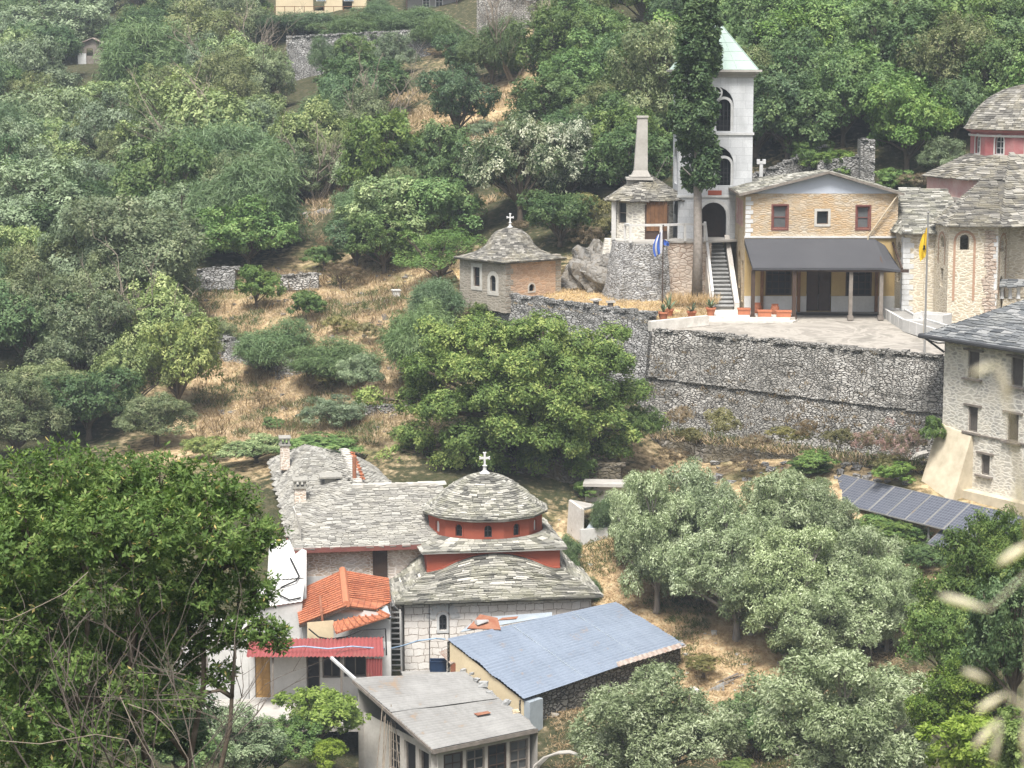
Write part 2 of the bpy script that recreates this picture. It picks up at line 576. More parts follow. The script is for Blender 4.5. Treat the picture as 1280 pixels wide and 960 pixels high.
M['rock'] = masonry('limestone outcrop', [(.19, .18, .165), (.28, .27, .25), (.14, .135, .12)], (.1, .095, .085), (.7, .5), .05, .6, .8, (.16, .13, .09), .6, 1.)
M['shedstone'] = masonry('dark shed rubble', [(.16, .15, .13), (.26, .25, .22), (.34, .32, .29), (.11, .105, .09)], (.04, .036, .03), (.24, .12), .14, .2, 1., (.13, .12, .09), .5, .7, dual=True)
# slates
M['slate'] = slate_mat('grey green slate', [(0, (.075, .073, .064)), (.25, (.16, .155, .135)), (.6, (.265, .256, .22)), (.88, (.36, .345, .3)), (1, (.5, .48, .43))], (.3, .29, .21), .6)
M['slate_pale'] = slate_mat('sun bleached slate', [(0, (.16, .152, .135)), (.3, (.24, .23, .205)), (.7, (.31, .298, .262)), (1, (.38, .368, .33))], (.36, .34, .285), .5)
M['slate_up'] = slate_mat('weathered slate', [(0, (.075, .07, .062)), (.4, (.15, .142, .125)), (.8, (.24, .228, .198)), (1, (.36, .34, .3))], (.3, .27, .19), .55)
M['slate_dark'] = slate_mat('dark slate', [(0, (.07, .075, .08)), (.4, (.13, .137, .14)), (.8, (.19, .195, .195)), (1, (.29, .29, .28))], (.2, .2, .18), .4)
M['mortar'] = plain('lime mortar', (.52, .5, .45), (.4, .375, .33), 3)
# paint, plaster, timber, metal
M['white'] = plain('white plaster', (.6, .59, .565), (.44, .43, .4), .8)
M['whitewash'] = plain('stained whitewash', (.62, .59, .54), (.42, .38, .33), .7)
M['bluegrey'] = plain('pale blue grey gable boarding', (.5, .53, .58), (.44, .47, .52), .6)
M['redplaster'] = plain('oxide red plaster', (.33, .085, .048), (.27, .07, .042), .7, .85, .06)
M['pinkplaster'] = plain('faded red plaster', (.31, .1, .1), (.37, .19, .18), 1.4, .9, .1)
M['pinkfade'] = plain('bleached pink plaster', (.55, .3, .27), (.62, .48, .44), 1.6, .9, .1)
M['redtrim'] = plain('dark red paint', (.19, .075, .06), (.14, .055, .048), 2, .5)
M['awning'] = plain('charcoal felt', (.066, .066, .07), (.055, .055, .059), .5, .85, .05)
M['copper'] = plain('pale green copper', (.37, .46, .40), (.3, .38, .335), .9, .7, .1)
M['conc'] = plain('weathered concrete', (.44, .42, .38), (.3, .28, .25), .8, .9, .2)
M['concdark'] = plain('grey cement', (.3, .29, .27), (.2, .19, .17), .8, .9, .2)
M['wood'] = plain('brown timber', (.2, .1, .045), (.12, .06, .03), 3, .7)
M['darkwood'] = plain('dark brown timber', (.07, .045, .032), (.05, .032, .024), 3, .6)
M['greywood'] = plain('weathered grey timber', (.24, .21, .18), (.14, .12, .1), 3, .85)
M['ochrewood'] = plain('ochre painted door', (.45, .27, .1), (.35, .2, .07), 3, .6)
M['yellowplaster'] = plain('ochre plaster', (.46, .34, .16), (.38, .27, .12), 1., .85)
M['cream'] = plain('cream render', (.62, .52, .34), (.5, .41, .27), .7, .9, .1)
M['creambatter'] = plain('yellowish concrete', (.58, .51, .38), (.4, .345, .25), 1.5, .9, .2, fine=4)
M['terracotta'] = plain('terracotta', (.5, .19, .1), (.4, .15, .08), 3)
def sheetmetal(name, c, c2, rust, amt, rough=.5):
    t = NT(name)
    o = t.obj(); uv = t.uv()
    big = t.noise(o, .55, 6, .65); st = t.noise(t.n('Mapping', Vector=uv, Scale=(3., .35, 1)), 1.6, 6, .65); fn = t.noise(o, 12, 4)
    c_ = t.mix(t.rng(big, .35, .65, 0, 1), c, c2)
    c_ = t.mix(t.rng(st, .42, .72, 0, .55), c_, tuple(x * .62 for x in c2))
    c_ = t.mix(t.rng(t.attr(), 0, 1, 0, .3), c_, tuple(min(1, x * 1.25) for x in c))  # lightens crests of ribbed sheets: painted rib shading, with each sheet's own tone
    m_ = t.math('ADD', t.math('MULTIPLY', big, .5), t.math('MULTIPLY', t.noise(o, 2.3, 7, .7), .5))
    c_ = t.mix(t.rng(m_, .6 - amt * .1, .68 - amt * .1, 0, .8), c_, rust)
    return t.done(c_, t.rng(fn, 0, 1, rough - .1, rough + .25), t.bump(t.math('ADD', fn, st), .12, .03), .35)


M['zinc'] = plain('zinc flashing', (.42, .47, .5), (.32, .36, .39), 1.5, .45, .05, .2, .4)
M['redmetal'] = plain('red painted sheet metal', (.34, .065, .06), (.24, .05, .045), 1.4, .5, .04)
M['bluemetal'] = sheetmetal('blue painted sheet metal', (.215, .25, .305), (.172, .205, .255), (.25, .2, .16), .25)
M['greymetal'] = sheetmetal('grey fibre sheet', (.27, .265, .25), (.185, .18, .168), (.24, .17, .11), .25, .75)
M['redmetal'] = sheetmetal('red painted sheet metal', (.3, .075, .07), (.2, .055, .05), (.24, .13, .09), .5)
M['rust'] = plain('rusty sheet metal', (.22, .08, .045), (.3, .15, .09), 3, .85, .2)
M['rustmix'] = plain('half rusted sheet metal', (.27, .18, .14), (.38, .35, .31), 5, .8, .2)
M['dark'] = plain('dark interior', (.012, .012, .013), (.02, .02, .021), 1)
M['iron'] = plain('dark iron', (.05, .05, .052), None, 2, .5)
M['pipe'] = plain('beige pipe', (.5, .42, .3), None, 2, .6)
M['bluehose'] = plain('pale blue hose', (.3, .42, .55), None, 2, .5)
M['bluetub'] = plain('navy plastic', (.02, .04, .085), None, 2, .4)
M['glass'] = glass_mat('dark window glass')
M['glassgrey'] = glass_mat('grey window glass', (.06, .062, .062), .3)
M['sacking'] = plain('brown grey boarded window', (.12, .105, .09), (.07, .06, .052), 2)
M['blindwhite'] = plain('white blind niche', (.75, .74, .72), None, 2)
M['blue'] = plain('flag blue', (.06, .14, .5), None, 2)
M['flagwhite'] = plain('flag white', (.75, .75, .77), None, 2)
M['flagyellow'] = plain('flag yellow', (.75, .5, .03), (.65, .4, .02), 3)
M['black'] = plain('black cable', (.015, .015, .015), None, 2)
M['bark'] = plain('grey brown bark', (.17, .135, .1), (.09, .07, .05), 6, .9, .6, fine=14)
M['barkgrey'] = plain('pale grey bark', (.3, .27, .24), (.2, .175, .15), 5, .9, .6, fine=14)
M['twig'] = plain('dry twig', (.26, .22, .17), (.16, .13, .1), 5, .9, .3)
M['twigdark'] = plain('dark twig', (.085, .066, .052), (.14, .12, .1), 5, .9, .3)
M['blueshutter'] = plain('pale blue shutter', (.3, .45, .6), None, 2)
t = NT('orange clay tiles')
uv = t.uv()
nd = t.t.nodes.new('ShaderNodeTexBrick'); nd.offset = 0.
t.t.links.new(uv, nd.inputs['Vector'])
for kk, v in (('Color1', (.43, .145, .065, 1)), ('Color2', (.31, .1, .05, 1)), ('Mortar', (.2, .06, .03, 1)), ('Scale', 1.), ('Mortar Size', .018), ('Brick Width', .24), ('Row Height', .36)):
    nd.inputs[kk].default_value = v
cc = t.mix(t.rng(t.noise(uv, 1.3, 5), .4, .7, 0, .5), nd.outputs[0], (.46, .22, .12))
cc = t.mix(t.rng(t.noise(uv, 3.1, 6, .7), .52, .68, 0, .6), cc, (.2, .09, .06))
M['tile'] = t.done(cc, .75, t.bump(t.math('MULTIPLY', nd.outputs[1], -1.), .5, .03), .3)
# solar glass
t = NT('solar cells')
uv = t.n('TexCoord', 2)
nd = t.t.nodes.new('ShaderNodeTexBrick'); nd.offset = 0.
t.t.links.new(uv, nd.inputs['Vector'])
for kk, v in (('Color1', (.07, .075, .095, 1)), ('Color2', (.085, .09, .11, 1)), ('Mortar', (.19, .2, .22, 1)), ('Scale', 1.), ('Mortar Size', .008), ('Brick Width', .16), ('Row Height', .16)):
    nd.inputs[kk].default_value = v
M['solar'] = t.done(nd.outputs[0], .22, None, .5)
# plaza concrete with its poured patches and damp stains
t = NT('plaza concrete')
o = t.pos()
a = t.noise(o, .45, 6, .6, dist=1.2); b = t.noise(o, 7, 4)
c = t.ramp(a, [(.3, (.15, .135, .115)), (.44, (.26, .24, .205)), (.5, (.36, .33, .285)), (.58, (.23, .21, .18)), (.75, (.33, .3, .26))])
M['plaza'] = t.done(t.mix(t.rng(b, .4, .7, 0, .3), c, (.3, .27, .23)), .9, t.bump(b, .2, .02))
# whitewashed flags
M['steps'] = plain('pale worn steps', (.66, .63, .57), (.45, .42, .37), 2.)
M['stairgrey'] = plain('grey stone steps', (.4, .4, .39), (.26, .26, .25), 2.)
# ground
t = NT('hillside soil and straw')
o = t.pos()
n1 = t.noise(o, .35, 6, .6); n2 = t.noise(o, 2.6, 6, .65); n3 = t.noise(o, 13., 4, .7)
forest = t.ramp(n2, [(.3, (.03, .038, .016)), (.5, (.06, .06, .03)), (.7, (.12, .1, .06))])
straw = t.ramp(n2, [(.28, (.17, .12, .07)), (.42, (.36, .25, .14)), (.55, (.48, .36, .21)), (.75, (.55, .46, .3))])
straw = t.mix(t.rng(t.noise(o, .9, 6, .7), .56, .7, 0, .7), straw, (.2, .135, .09))
straw = t.mix(t.rng(n1, .52, .66, 0, .75), straw, (.15, .16, .06))
straw = t.mix(t.rng(n3, .55, .75, 0, .5), straw, (.2, .14, .075))
sa = t.attr('straw')
f = t.rng(t.math('ADD', sa, t.math('MULTIPLY', t.math('SUBTRACT', n2, .5), .9)), .35, .65, 0., 1.)
M['ground'] = t.done(t.mix(f, forest, straw), .95, t.bump(t.math('ADD', n2, t.math('MULTIPLY', n3, .6)), .8, .15), .1)
t = NT('dry grass lawn')
o = t.pos()
n1 = t.noise(o, .8, 6, .6); n2 = t.noise(o, 9, 5, .7)
c = t.ramp(n1, [(.3, (.3, .2, .09)), (.5, (.5, .36, .17)), (.7, (.62, .48, .27))])
M['lawn'] = t.done(t.mix(t.rng(n2, .5, .75, 0, .6), c, (.26, .18, .09)), .95, t.bump(n2, .6, .06), .1)
# leaves
G = leaf_mat
M['lf_oak'] = G('dark green leaves', [(0, (0.0579, 0.11, 0.0298)), (.5, (0.104, 0.174, 0.0508)), (1, (0.185, 0.259, 0.0805))], hue=.02)
M['lf_vivid'] = G('fresh green leaves', [(0, (0.0677, 0.133, 0.0332)), (.5, (0.117, 0.204, 0.055)), (1, (0.2, 0.285, 0.0828))], hue=.012)
M['lf_bay'] = G('yellow green leaves', [(0, (0.113, 0.17, 0.0577)), (.5, (0.205, 0.27, 0.0908)), (1, (0.406, 0.462, 0.193))], hue=.02)
M['lf_grey'] = G('grey green leaves', [(0, (0.103, 0.149, 0.0724)), (.5, (0.185, 0.245, 0.129)), (1, (0.307, 0.372, 0.217))], hue=.02)
M['lf_holm'] = G('dusky olive green leaves', [(0, (0.0846, 0.118, 0.0463)), (.5, (0.154, 0.191, 0.084)), (1, (0.301, 0.321, 0.164))], hue=.02)
M['lf_dark'] = G('blackish green leaves', [(0, (0.0439, 0.0934, 0.0329)), (.6, (0.0842, 0.145, 0.0566)), (1, (0.149, 0.219, 0.0894))], hue=.015)
M['lf_feather'] = G('feathery green shoots', [(0, (0.0666, 0.119, 0.0458)), (.5, (0.115, 0.183, 0.0776)), (1, (0.188, 0.26, 0.124))], hue=.02)
M['lf_pale'] = G('leaves and cream blossom', [(0, (0.0414, 0.0725, 0.0269)), (.45, (0.0827, 0.119, 0.0517)), (.62, (0.269, 0.31, 0.196)), (1, (0.476, 0.486, 0.361))], hue=.01)
M['lf_olive'] = G('olive leaves', [(0, (0.123, 0.166, 0.0757)), (.5, (0.256, 0.314, 0.166)), (1, (0.55, 0.616, 0.409))], hue=.012, spec=.18)
M['lf_cyp'] = G('cypress foliage', [(0, (0.0345, 0.0738, 0.0246)), (.6, (0.0738, 0.123, 0.0442)), (1, (0.135, 0.196, 0.0738))])
M['lf_fig'] = G('glossy green leaves', [(0, (0.0689, 0.115, 0.0266)), (.5, (0.141, 0.215, 0.0492)), (1, (0.315, 0.374, 0.0996))], .3, .55, .01, spec=.18)
M['lf_mid'] = G('deep green leaves', [(0, (0.0545, 0.0976, 0.0226)), (.5, (0.112, 0.182, 0.0418)), (1, (0.25, 0.318, 0.0845))], .3, .55, .01, spec=.18)
M['lf_arb'] = G('arbutus leaves', [(0, (0.063, 0.117, 0.0345)), (.5, (0.147, 0.237, 0.07)), (.9, (0.269, 0.359, 0.12)), (1, (0.61, 0.513, 0.204))], .35, .55, .006, spec=.18)
M['lf_lime'] = G('lime green leaves', [(0, (0.128, 0.199, 0.0333)), (.5, (0.23, 0.325, 0.0637)), (1, (0.369, 0.464, 0.114))], .45, hue=.01)
M['lf_dry'] = G('dry brown shoots', [(0, (.13, .09, .05)), (.6, (.22, .16, .09)), (1, (.3, .24, .14))], .25)
M['lf_pink'] = G('pink heads and grey stems', [(0, (.09, .085, .04)), (.5, (.17, .14, .085)), (.8, (.3, .2, .18)), (1, (.4, .26, .25))], .3)
M['lf_ybush'] = G('yellowing leaves', [(0, (.12, .12, .04)), (.6, (.24, .22, .09)), (1, (.38, .34, .17))], .35)
M['lf_agave'] = G('agave leaves', [(0, (.05, .08, .04)), (1, (.13, .17, .1))], .1)
M['straw'] = G('straw blades', [(0, (0.257, 0.178, 0.102)), (.6, (0.496, 0.366, 0.225)), (1, (0.715, 0.567, 0.377))], .3)
M['grass'] = G('green blades', [(0, (.06, .085, .025)), (.6, (.12, .15, .045)), (1, (.2, .22, .08))], .3)
M['oat'] = G('bleached oat husk', [(0, (.62, .55, .42)), (1, (.78, .72, .6))], .4)

# ------------------------------------------------------------------ the ground
class Fr:
    """a vertical plane through o turned by a about Z: local u along it, z up"""
    def __init__(s, o, a=0.0):
        s.o, s.a = V(o), a
        s.ex = V((cos(a), sin(a), 0)); s.n = s.ex.cross(Z)

    def at(s, px, py, back=0.0):
        d = ray(px, py)
        c = V((0, 0, CZ))
        t = (s.o - s.n * back - c).dot(s.n) / d.dot(s.n)
        p = c + d * t - s.o
        return p.dot(s.ex), p.z

    def rect(s, x0, y0, x1, y1, arch=False, back=0.0):
        cy = (y0 + y1) / 2; cx = (x0 + x1) / 2
        return (s.at(x0, cy, back)[0], s.at(cx, y1, back)[1], s.at(x1, cy, back)[0], s.at(cx, y0, back)[1], arch)


GP = [  # px, py, distance, straw cover
    (590, 420, 118, .3), (700, 470, 110, .2), (830, 590, 104, .6), (950, 585, 101.5, .6), (1050, 580, 99, .6), (1150, 600, 96.5, .5), (1270, 640, 92, .6),
    (700, 612, 100, .3), (760, 640, 98, .5), (740, 690, 94.5, .9), (850, 790, 88.5, .9), (960, 830, 86, .9), (1000, 750, 89.5, .5), (1150, 690, 92, .9), (1100, 830, 84, .4),
    (760, 760, 90.5, .9), (900, 880, 83, .8), (700, 900, 80, .3), (900, 960, 78, .3), (1100, 960, 76, .2), (1250, 800, 84, .2),
    (600, 860, 86.5, .3), (440, 870, 86, .2), (350, 884, 82.5, .2), (250, 895, 83, .2), (420, 884, 82.5, .2), (490, 880, 83, .2), (450, 955, 80, .3), (560, 620, 98, .2), (420, 640, 97, .2), (300, 640, 96, .1), (100, 640, 98, 0),
    (270, 540, 112, 1), (330, 500, 118, 1), (400, 530, 110, .8), (300, 440, 124, .9), (270, 370, 132, .8), (350, 395, 125, .9), (440, 400, 122, .8), (480, 370, 130, 1), (420, 350, 134, .9), (480, 470, 114, .6), (500, 530, 106, .5), (420, 480, 114, .7),
    (400, 575, 103, .7), (200, 540, 113, .5), (100, 540, 115, .2), (20, 560, 114, .1), (70, 470, 122, 0), (50, 430, 128, 0), (150, 400, 130, .1), (230, 330, 140, .2), (80, 300, 145, 0), (20, 200, 185, 0),
    (350, 270, 150, .1), (450, 270, 147, .35), (440, 230, 155, .2), (530, 300, 138, .1), (560, 240, 147, .1), (500, 190, 160, .2), (610, 180, 150, .2), (640, 115, 168, 1), (620, 135, 163, .9), (570, 100, 175, .2), (660, 60, 190, .7),
    (300, 170, 178, 0), (200, 190, 182, 0), (100, 130, 215, 0), (400, 110, 190, .2), (480, 60, 205, .2), (390, 20, 225, .3), (300, 40, 235, .1), (180, 70, 245, .1), (115, 68, 250, .3), (40, 20, 300, 0), (560, 12, 222, .3), (640, 15, 210, .3),
    (740, 60, 172, .3), (720, 160, 150, .1), (700, 300, 129, .3), (730, 340, 123, .6), (660, 340, 127, .3), (780, 200, 140, .1), (850, 100, 160, .1),
    (980, 190, 136, .4), (1060, 200, 134, .4), (1140, 215, 132, .2), (1000, 90, 152, 0), (1100, 90, 152, 0), (1200, 100, 148, 0), (1270, 60, 155, 0), (900, 20, 170, 0), (1050, 10, 170, 0), (1270, 0, 168, 0), (760, 0, 188, .1),
    (1200, 230, 128, .1), (1275, 240, 126, .1),
]
pts = []
for px, py, Y, s in GP:
    p = W(px, py, Y)
    pts.append((p.x, p.y, p.z, s))
for x, y, z, s in [(0, 0, 24.2, .6), (-12, 0, 24.6, .3), (14, 0, 24.0, .6), (0, 8, 20.5, .3), (-10, 10, 20.6, .2), (12, 10, 20., .3), (0, 30, 11., .2), (-8, 28, 13.0, .2), (14, 30, 11, .2), (0, 52, 3.6, .2), (14, 50, 8.6, .2), (20, 56, 7.2, .2), (10, 58, 4.5, .2), (-16, 55, 4.5, .1), (0, 70, .9, .2), (-20, 72, 1.5, .1), (22, 72, 1.6, .2),
                   (14, 112, 8.5, .2), (24, 112, 9, .2), (8, 120, 10.6, .2), (16, 122, 11.4, .2), (28, 122, 12.6, .2), (34, 105, 8, .2), (36, 90, 4, .2), (40, 130, 19, 0), (60, 120, 22, 0), (60, 80, 12, 0), (50, 40, 12, .1), (60, 0, 24, .1),
                   (-60, 0, 28, 0), (-50, 50, 12, 0), (-55, 90, 12, 0), (-70, 130, 18, 0), (-90, 200, 30, 0), (-80, 300, 42, 0), (0, 260, 44, .1), (0, 330, 66, 0), (60, 200, 48, 0), (80, 300, 70, 0), (-100, 420, 80, 0), (100, 420, 100, 0), (0, 420, 90, 0), (0, -30, 32, .3), (60, -30, 34, 0), (-60, -30, 36, 0), (120, 150, 50, 0), (-150, 150, 40, 0), (130, 30, 40, 0), (-140, 30, 40, 0)]:
    pts.append((x, y, z, s))
A = np.array(pts)
XY = A[:, :2]


def fit(vals):
    D = np.linalg.norm(XY[:, None] - XY[None], axis=2)
    n = len(XY)
    Mx = np.zeros((n + 3, n + 3))
    Mx[:n, :n] = D + np.eye(n) * -.02
    Pm = np.c_[np.ones(n), XY]
    Mx[:n, n:] = Pm; Mx[n:, :n] = Pm.T
    return np.linalg.solve(Mx, np.r_[vals, 0, 0, 0])


CFZ, CFS = fit(A[:, 2]), fit(A[:, 3])


def field(cf, q):
    q = np.atleast_2d(np.asarray(q, float))
    D = np.linalg.norm(q[:, None] - XY[None], axis=2)
    return D @ cf[:-3] + np.c_[np.ones(len(q)), q] @ cf[-3:]


def gz(x, y):
    return float(field(CFZ, [(x, y)])[0])


YS = np.arange(60, 345, .6)


def hit(px, py, dflt):
    """distance at which the sight line through px,py meets the ground"""
    d = ray(px, py)
    t = YS / d.y
    g = field(CFZ, np.c_[d.x * t, YS])
    below = np.nonzero(CZ + d.z * t <= g)[0]
    return float(YS[below[0]]) if len(below) else dflt


def ground():
    xs = np.concatenate([np.arange(-150, -60, 4.), np.arange(-60, 50, .9), np.arange(50, 150.1, 4.)])
    ys = np.concatenate([np.arange(-30, 70, 3.), np.arange(70, 180, .9), np.arange(180, 425, 4.)])
    X, Y = np.meshgrid(xs, ys)
    q = np.c_[X.ravel(), Y.ravel()]
    z = np.concatenate([field(CFZ, c) for c in np.array_split(q, 60)])
    s = np.concatenate([field(CFS, c) for c in np.array_split(q, 60)])
    for i in range(len(q)):
        a = mnoise.fractal(V((q[i, 0] * .22, q[i, 1] * .22, 3.)), 1., 2., 4) * .28
        z[i] += a
    nx, ny = len(xs), len(ys)
    idx = np.arange(nx * ny).reshape(ny, nx)
    f = np.stack([idx[:-1, :-1], idx[:-1, 1:], idx[1:, 1:], idx[1:, :-1]], -1).reshape(-1, 4)
    me = bpy.data.meshes.new('ground')
    me.from_pydata(np.c_[q, z].tolist(), [], f.tolist())
    at = me.attributes.new('straw', 'FLOAT', 'POINT')
    at.data.foreach_set('value', np.clip(s, 0, 1).astype('f'))
    me.materials.append(M['ground'])
    me.polygons.foreach_set('use_smooth', [True] * len(me.polygons))
    o = link(bpy.data.objects.new('ground', me))
    tag(o, kind='structure', label='terraced hillside of dry straw grass and dark leaf litter', cat='ground')


ground()

# ------------------------------------------------------------------ the terrace with its retaining walls
TZ = 13.1
wA, wB, wC, wD = W(590, 372, 120), W(812, 402, 110), W(815, 413, 108.6), W(1184, 448, 98.5)


def rubble_wall(name, label, p, q, h0, h1, m, batter=.5, th=.6, cap=True, parent=None, res=.22, amp=.07, group=None):
    """dry stone wall from p to q (tops), going down h0..h1, with a rough uneven face"""
    p, q = V(p), V(q)
    o = thing(name, label, 'wall', p, 0, group) if parent is None else parent
    d = q - p
    L = d.xy.length
    e = V((d.x, d.y, 0)).normalized()
    n = e.cross(Z)
    ni, nj = max(2, int(L / res)), max(2, int(max(h0, h1) / res))
    mb = MB()
    k = 0
    for i in range(ni + 1):
        u = i / ni
        h = h0 * (1 - u) + h1 * u
        for j in range(nj + 1):
            v = j / nj
            a = V((u * L * 2.6, v * h * 4.2, p.x))
            w = mnoise.noise(a) * amp + mnoise.noise(a * .25) * amp * 1.4
            top = e * (u * L) + Z * (d.z * u)
            pt = top - Z * (h * v) + n * (batter * v + w)
            if j == 0: pt += Z * (mnoise.noise(a * 1.7) * .05)
            mb.v.append(tuple(pt))
        b = e * (u * L) + Z * (d.z * u)
        mb.v.append(tuple(b - n * th)); mb.v.append(tuple(b - n * th - Z * h))
    c = nj + 3
    for i in range(ni):
        for j in range(nj):
            a = i * c + j
            mb.f.append((a, a + 1, a + c + 1, a + c)); mb.r.append(.5)
        a = i * c
        mb.f.append((a, a + c, a + c + nj + 1, a + nj + 1)); mb.r.append(.5)
        mb.f.append((a + nj + 1, a + c + nj + 1, a + c + nj + 2, a + nj + 2)); mb.r.append(.5)
    for i in (0, ni):
        mb.f.append(tuple([i * c + j for j in range(nj + 1)] + [i * c + nj + 2, i * c + nj + 1])); mb.r.append(.5)
    mb.build('stone_face', m, o)
    if cap:
        cb = MB()
        u = 0
        while u < L:
            w = rnd.uniform(.2, .55)
            cb.box(e * (u + w / 2) + Z * (d.z * (u + w / 2) / L + rnd.uniform(.0, .09)) - n * (rnd.uniform(.05, .2)), (w * .95, rnd.uniform(.3, .5), rnd.uniform(.1, .22)), atan2(e.y, e.x) + rnd.uniform(-.12, .12), jit=.04)
            u += w
        cb.build('coping_stones', m, o)
    return o


main_wall = rubble_wall('retaining_wall', 'tall dark dry stone retaining wall below the concrete forecourt', wC, wD, 7.0, 7.0, M['terrace'], .9, .5)
left_wall = rubble_wall('retaining_wall', 'paler dry stone retaining wall running from the small domed chapel above the big green tree', wA + Z * .35, wB + Z * .35, 4.6, 5.4, M['terrace_pale'], .45, .5)
# a string of projecting flat stones across the face
mb = MB()
e = (wD - wC); L = e.length; ed = e.normalized(); nn = V((ed.x, ed.y, 0)).normalized().cross(Z)
u = 0
while u < L * .97:
    w = rnd.uniform(.4, .9)
    mb.box(ed * (u + w / 2) - Z * (2.3 + .012 * u + rnd.uniform(-.03, .03)) + nn * .36, (w * .97, .13, .05), atan2(ed.y, ed.x), jit=.015)
    u += w
mb.build('ledge_course', M['terrace'], main_wall)
# overgrown lower footing wall with a rough lower bank
fp, fq = wC + nn * 1.6 - Z * 4.9 + ed * .3, wD + nn * 1.5 - Z * 4.7
low_wall = rubble_wall('footing_wall', 'overgrown brownish footing wall at the base of the dark retaining wall', fp, fq, 3.0, 3.4, M['terrace_low'], 1.2, 1.0, True, None, .25, .16)
tag(low_wall, cat='wall')


def sheet(name, P, m, nu=20, nv=10, kind='structure', label=None, cat=None, amp=.03):
    """bilinear ground patch from four corners"""
    mb = MB()
    a, b, c, d = map(V, P)
    for j in range(nv + 1):
        for i in range(nu + 1):
            u, v = i / nu, j / nv
            p = (a * (1 - u) + b * u) * (1 - v) + (d * (1 - u) + c * u) * v
            mb.v.append((p.x, p.y, p.z + amp * mnoise.noise(p * .8)))
    for j in range(nv):
        for i in range(nu):
            q = j * (nu + 1) + i
            mb.f.append((q, q + 1, q + nu + 2, q + nu + 1)); mb.r.append(.5)
    o = mb.build(name, m, None, True)
    return tag(o, label, cat, None, kind)


lawn_b = V((11.9, 119.0, 13.35)); lawn_a = V((-3.5, 127, 14.3))
sheet('terrace_lawn', [wA + V((-.1, .3, -.05)), wB + V((0, .3, -.05)), V((10.9, 117.5, 13.35)), lawn_a], M['lawn'], 40, 24, label='mown dry grass of the upper terrace', cat='lawn', amp=.12)
sheet('terrace_lawn', [wB + V((-.05, .25, -.06)), V((9.7, 110.2, 13.02)), V((10.9, 117.5, 13.34)), V((6.6, 117, 13.3))], M['lawn'], 14, 20, label='mown dry grass below the stairs', cat='lawn', amp=.06)
pz = lambda x, y: (x, y, 12.72 + (y - 99) * .0235)
sheet('plaza', [V(wC) + V((-.2, .15, -.03)), V(wD) + V((1.5, -.6, -.03)), V((31, 113, 12.98)), V((9.9, 116, 12.99))], M['plaza'], 40, 30, label='stained concrete forecourt', cat='forecourt', amp=.012)
sheet('plaza', [V((9.2, 114.9, 13.08)), V((32, 112.5, 13.08)), V((32, 126, 13.1)), V((9.2, 126, 13.1))], M['plaza'], 4, 4, label='concrete floor behind the forecourt', cat='floor', amp=0)

# ------------------------------------------------------------------ yellow two storey building
fo = W(930, 388, 114.8); fo.z = TZ
f = Fr(fo)
yb = thing('stone_house', 'two storey ochre stone house with charcoal porch roof and pale gable', 'house', fo)
YW, YD, YH = 7.98, 10.8, 6.2
up = [f.rect(966, 257, 984, 286), f.rect(1021, 264, 1035, 280), f.rect(1071, 258, 1087, 286)]
lo = [f.rect(957, 334, 990, 369), f.rect(1008, 336, 1039, 388), f.rect(1057, 335, 1090, 371)]
lo = [(lo[0][0], .85, lo[0][2], 2.3), (lo[1][0], .02, lo[1][2], 2.25), (lo[2][0], .8, lo[2][2], 2.3)]
mb = MB(); facade(mb, (0, 0, 0), (1, 0, 0), YW, 3.9, lo); mb.build('lower_wall', M['yellowplaster'], yb)
mb = MB(); facade(mb, (0, 0, 3.9), (1, 0, 0), YW, YH - 3.9, [(q[0], q[1] - 3.9, q[2], q[3] - 3.9) for q in up]); mb.build('upper_wall', M['yellowstone'], yb)
mb = MB()
facade(mb, (0, YD, 0), (0, -1, 0), YD, YH, [(YD - 5.0, 4.35, YD - 1.2, 5.75), (YD - 3.2, 1.0, YD - 2.2, 3.0, True), (YD - 1.6, .4, YD - .7, 2.6)])
mb.build('side_wall', M['sidestone'], yb)
mb = MB(); facade(mb, (YW, 0, 0), (0, 1, 0), YD, YH); mb.build('side_wall', M['sidestone'], yb)
mb = MB(); mb.face([(0, .02, YH), (YW, .02, YH), (YW / 2 + .3, .02, YH + 1.0)]); mb.build('gable', M['bluegrey'], yb)
mb = MB()
for x0, x1 in ((0.0, lo[1][0]), (lo[1][2], YW)): mb.box(((x0 + x1) / 2, -.04, .41), (x1 - x0, .1, .82), 0, .5)
mb.box((YW / 2, -.05, 3.93), (YW + .1, .14, .1), 0, .5)
mb.build('white_dado', M['white'], yb)
# quoins of the front left corner
mb = MB()
for i in range(9): mb.box((.14 + .06 * (i % 2), -.006, 4.05 + i * .235), (.28 + .12 * (i % 2), .03, .2), 0, rnd.random())
mb.build('corner_stones', M['marble_trim'], yb)
for q in (up[0], up[2]):
    window(yb, (0, 0, 0), (1, 0, 0), q, M['redtrim'], M['glassgrey'], .08, .1, (0, 1), M['redtrim'], .08)
window(yb, (0, 0, 0), (1, 0, 0), up[1], M['darkwood'], M['glass'], .04, .1, (0, 0), M['mortar'], .13)
for q in (lo[0], lo[2]):
    window(yb, (0, 0, 0), (1, 0, 0), q, M['darkwood'], M['dark'], .09, .05, (3, 3), None)
mb = MB()
q = lo[1]
for i in range(2):
    xa = q[0] + .04 + i * (q[2] - q[0] - .04) / 2
    wd = (q[2] - q[0]) / 2 - .06
    mb.box((xa + wd / 2, .1, 1.13), (wd, .06, 2.2), 0, .5)
    for zc, hh in ((.45, .6), (1.2, .6), (1.88, .5)): mb.box((xa + wd / 2, .065, zc), (wd * .66, .03, hh), 0, .4)
mb.build('door', M['darkwood'], yb)
for yy in (YD - 4.6, YD - 3.8, YD - 3.0, YD - 2.2, YD - 1.5):
    mb = MB(); mb.box((.03, YD - yy, 5.05), (.06, .34, 1.4), 0, .5)
    mb.build('shutter', M['pinkfade'], yb)
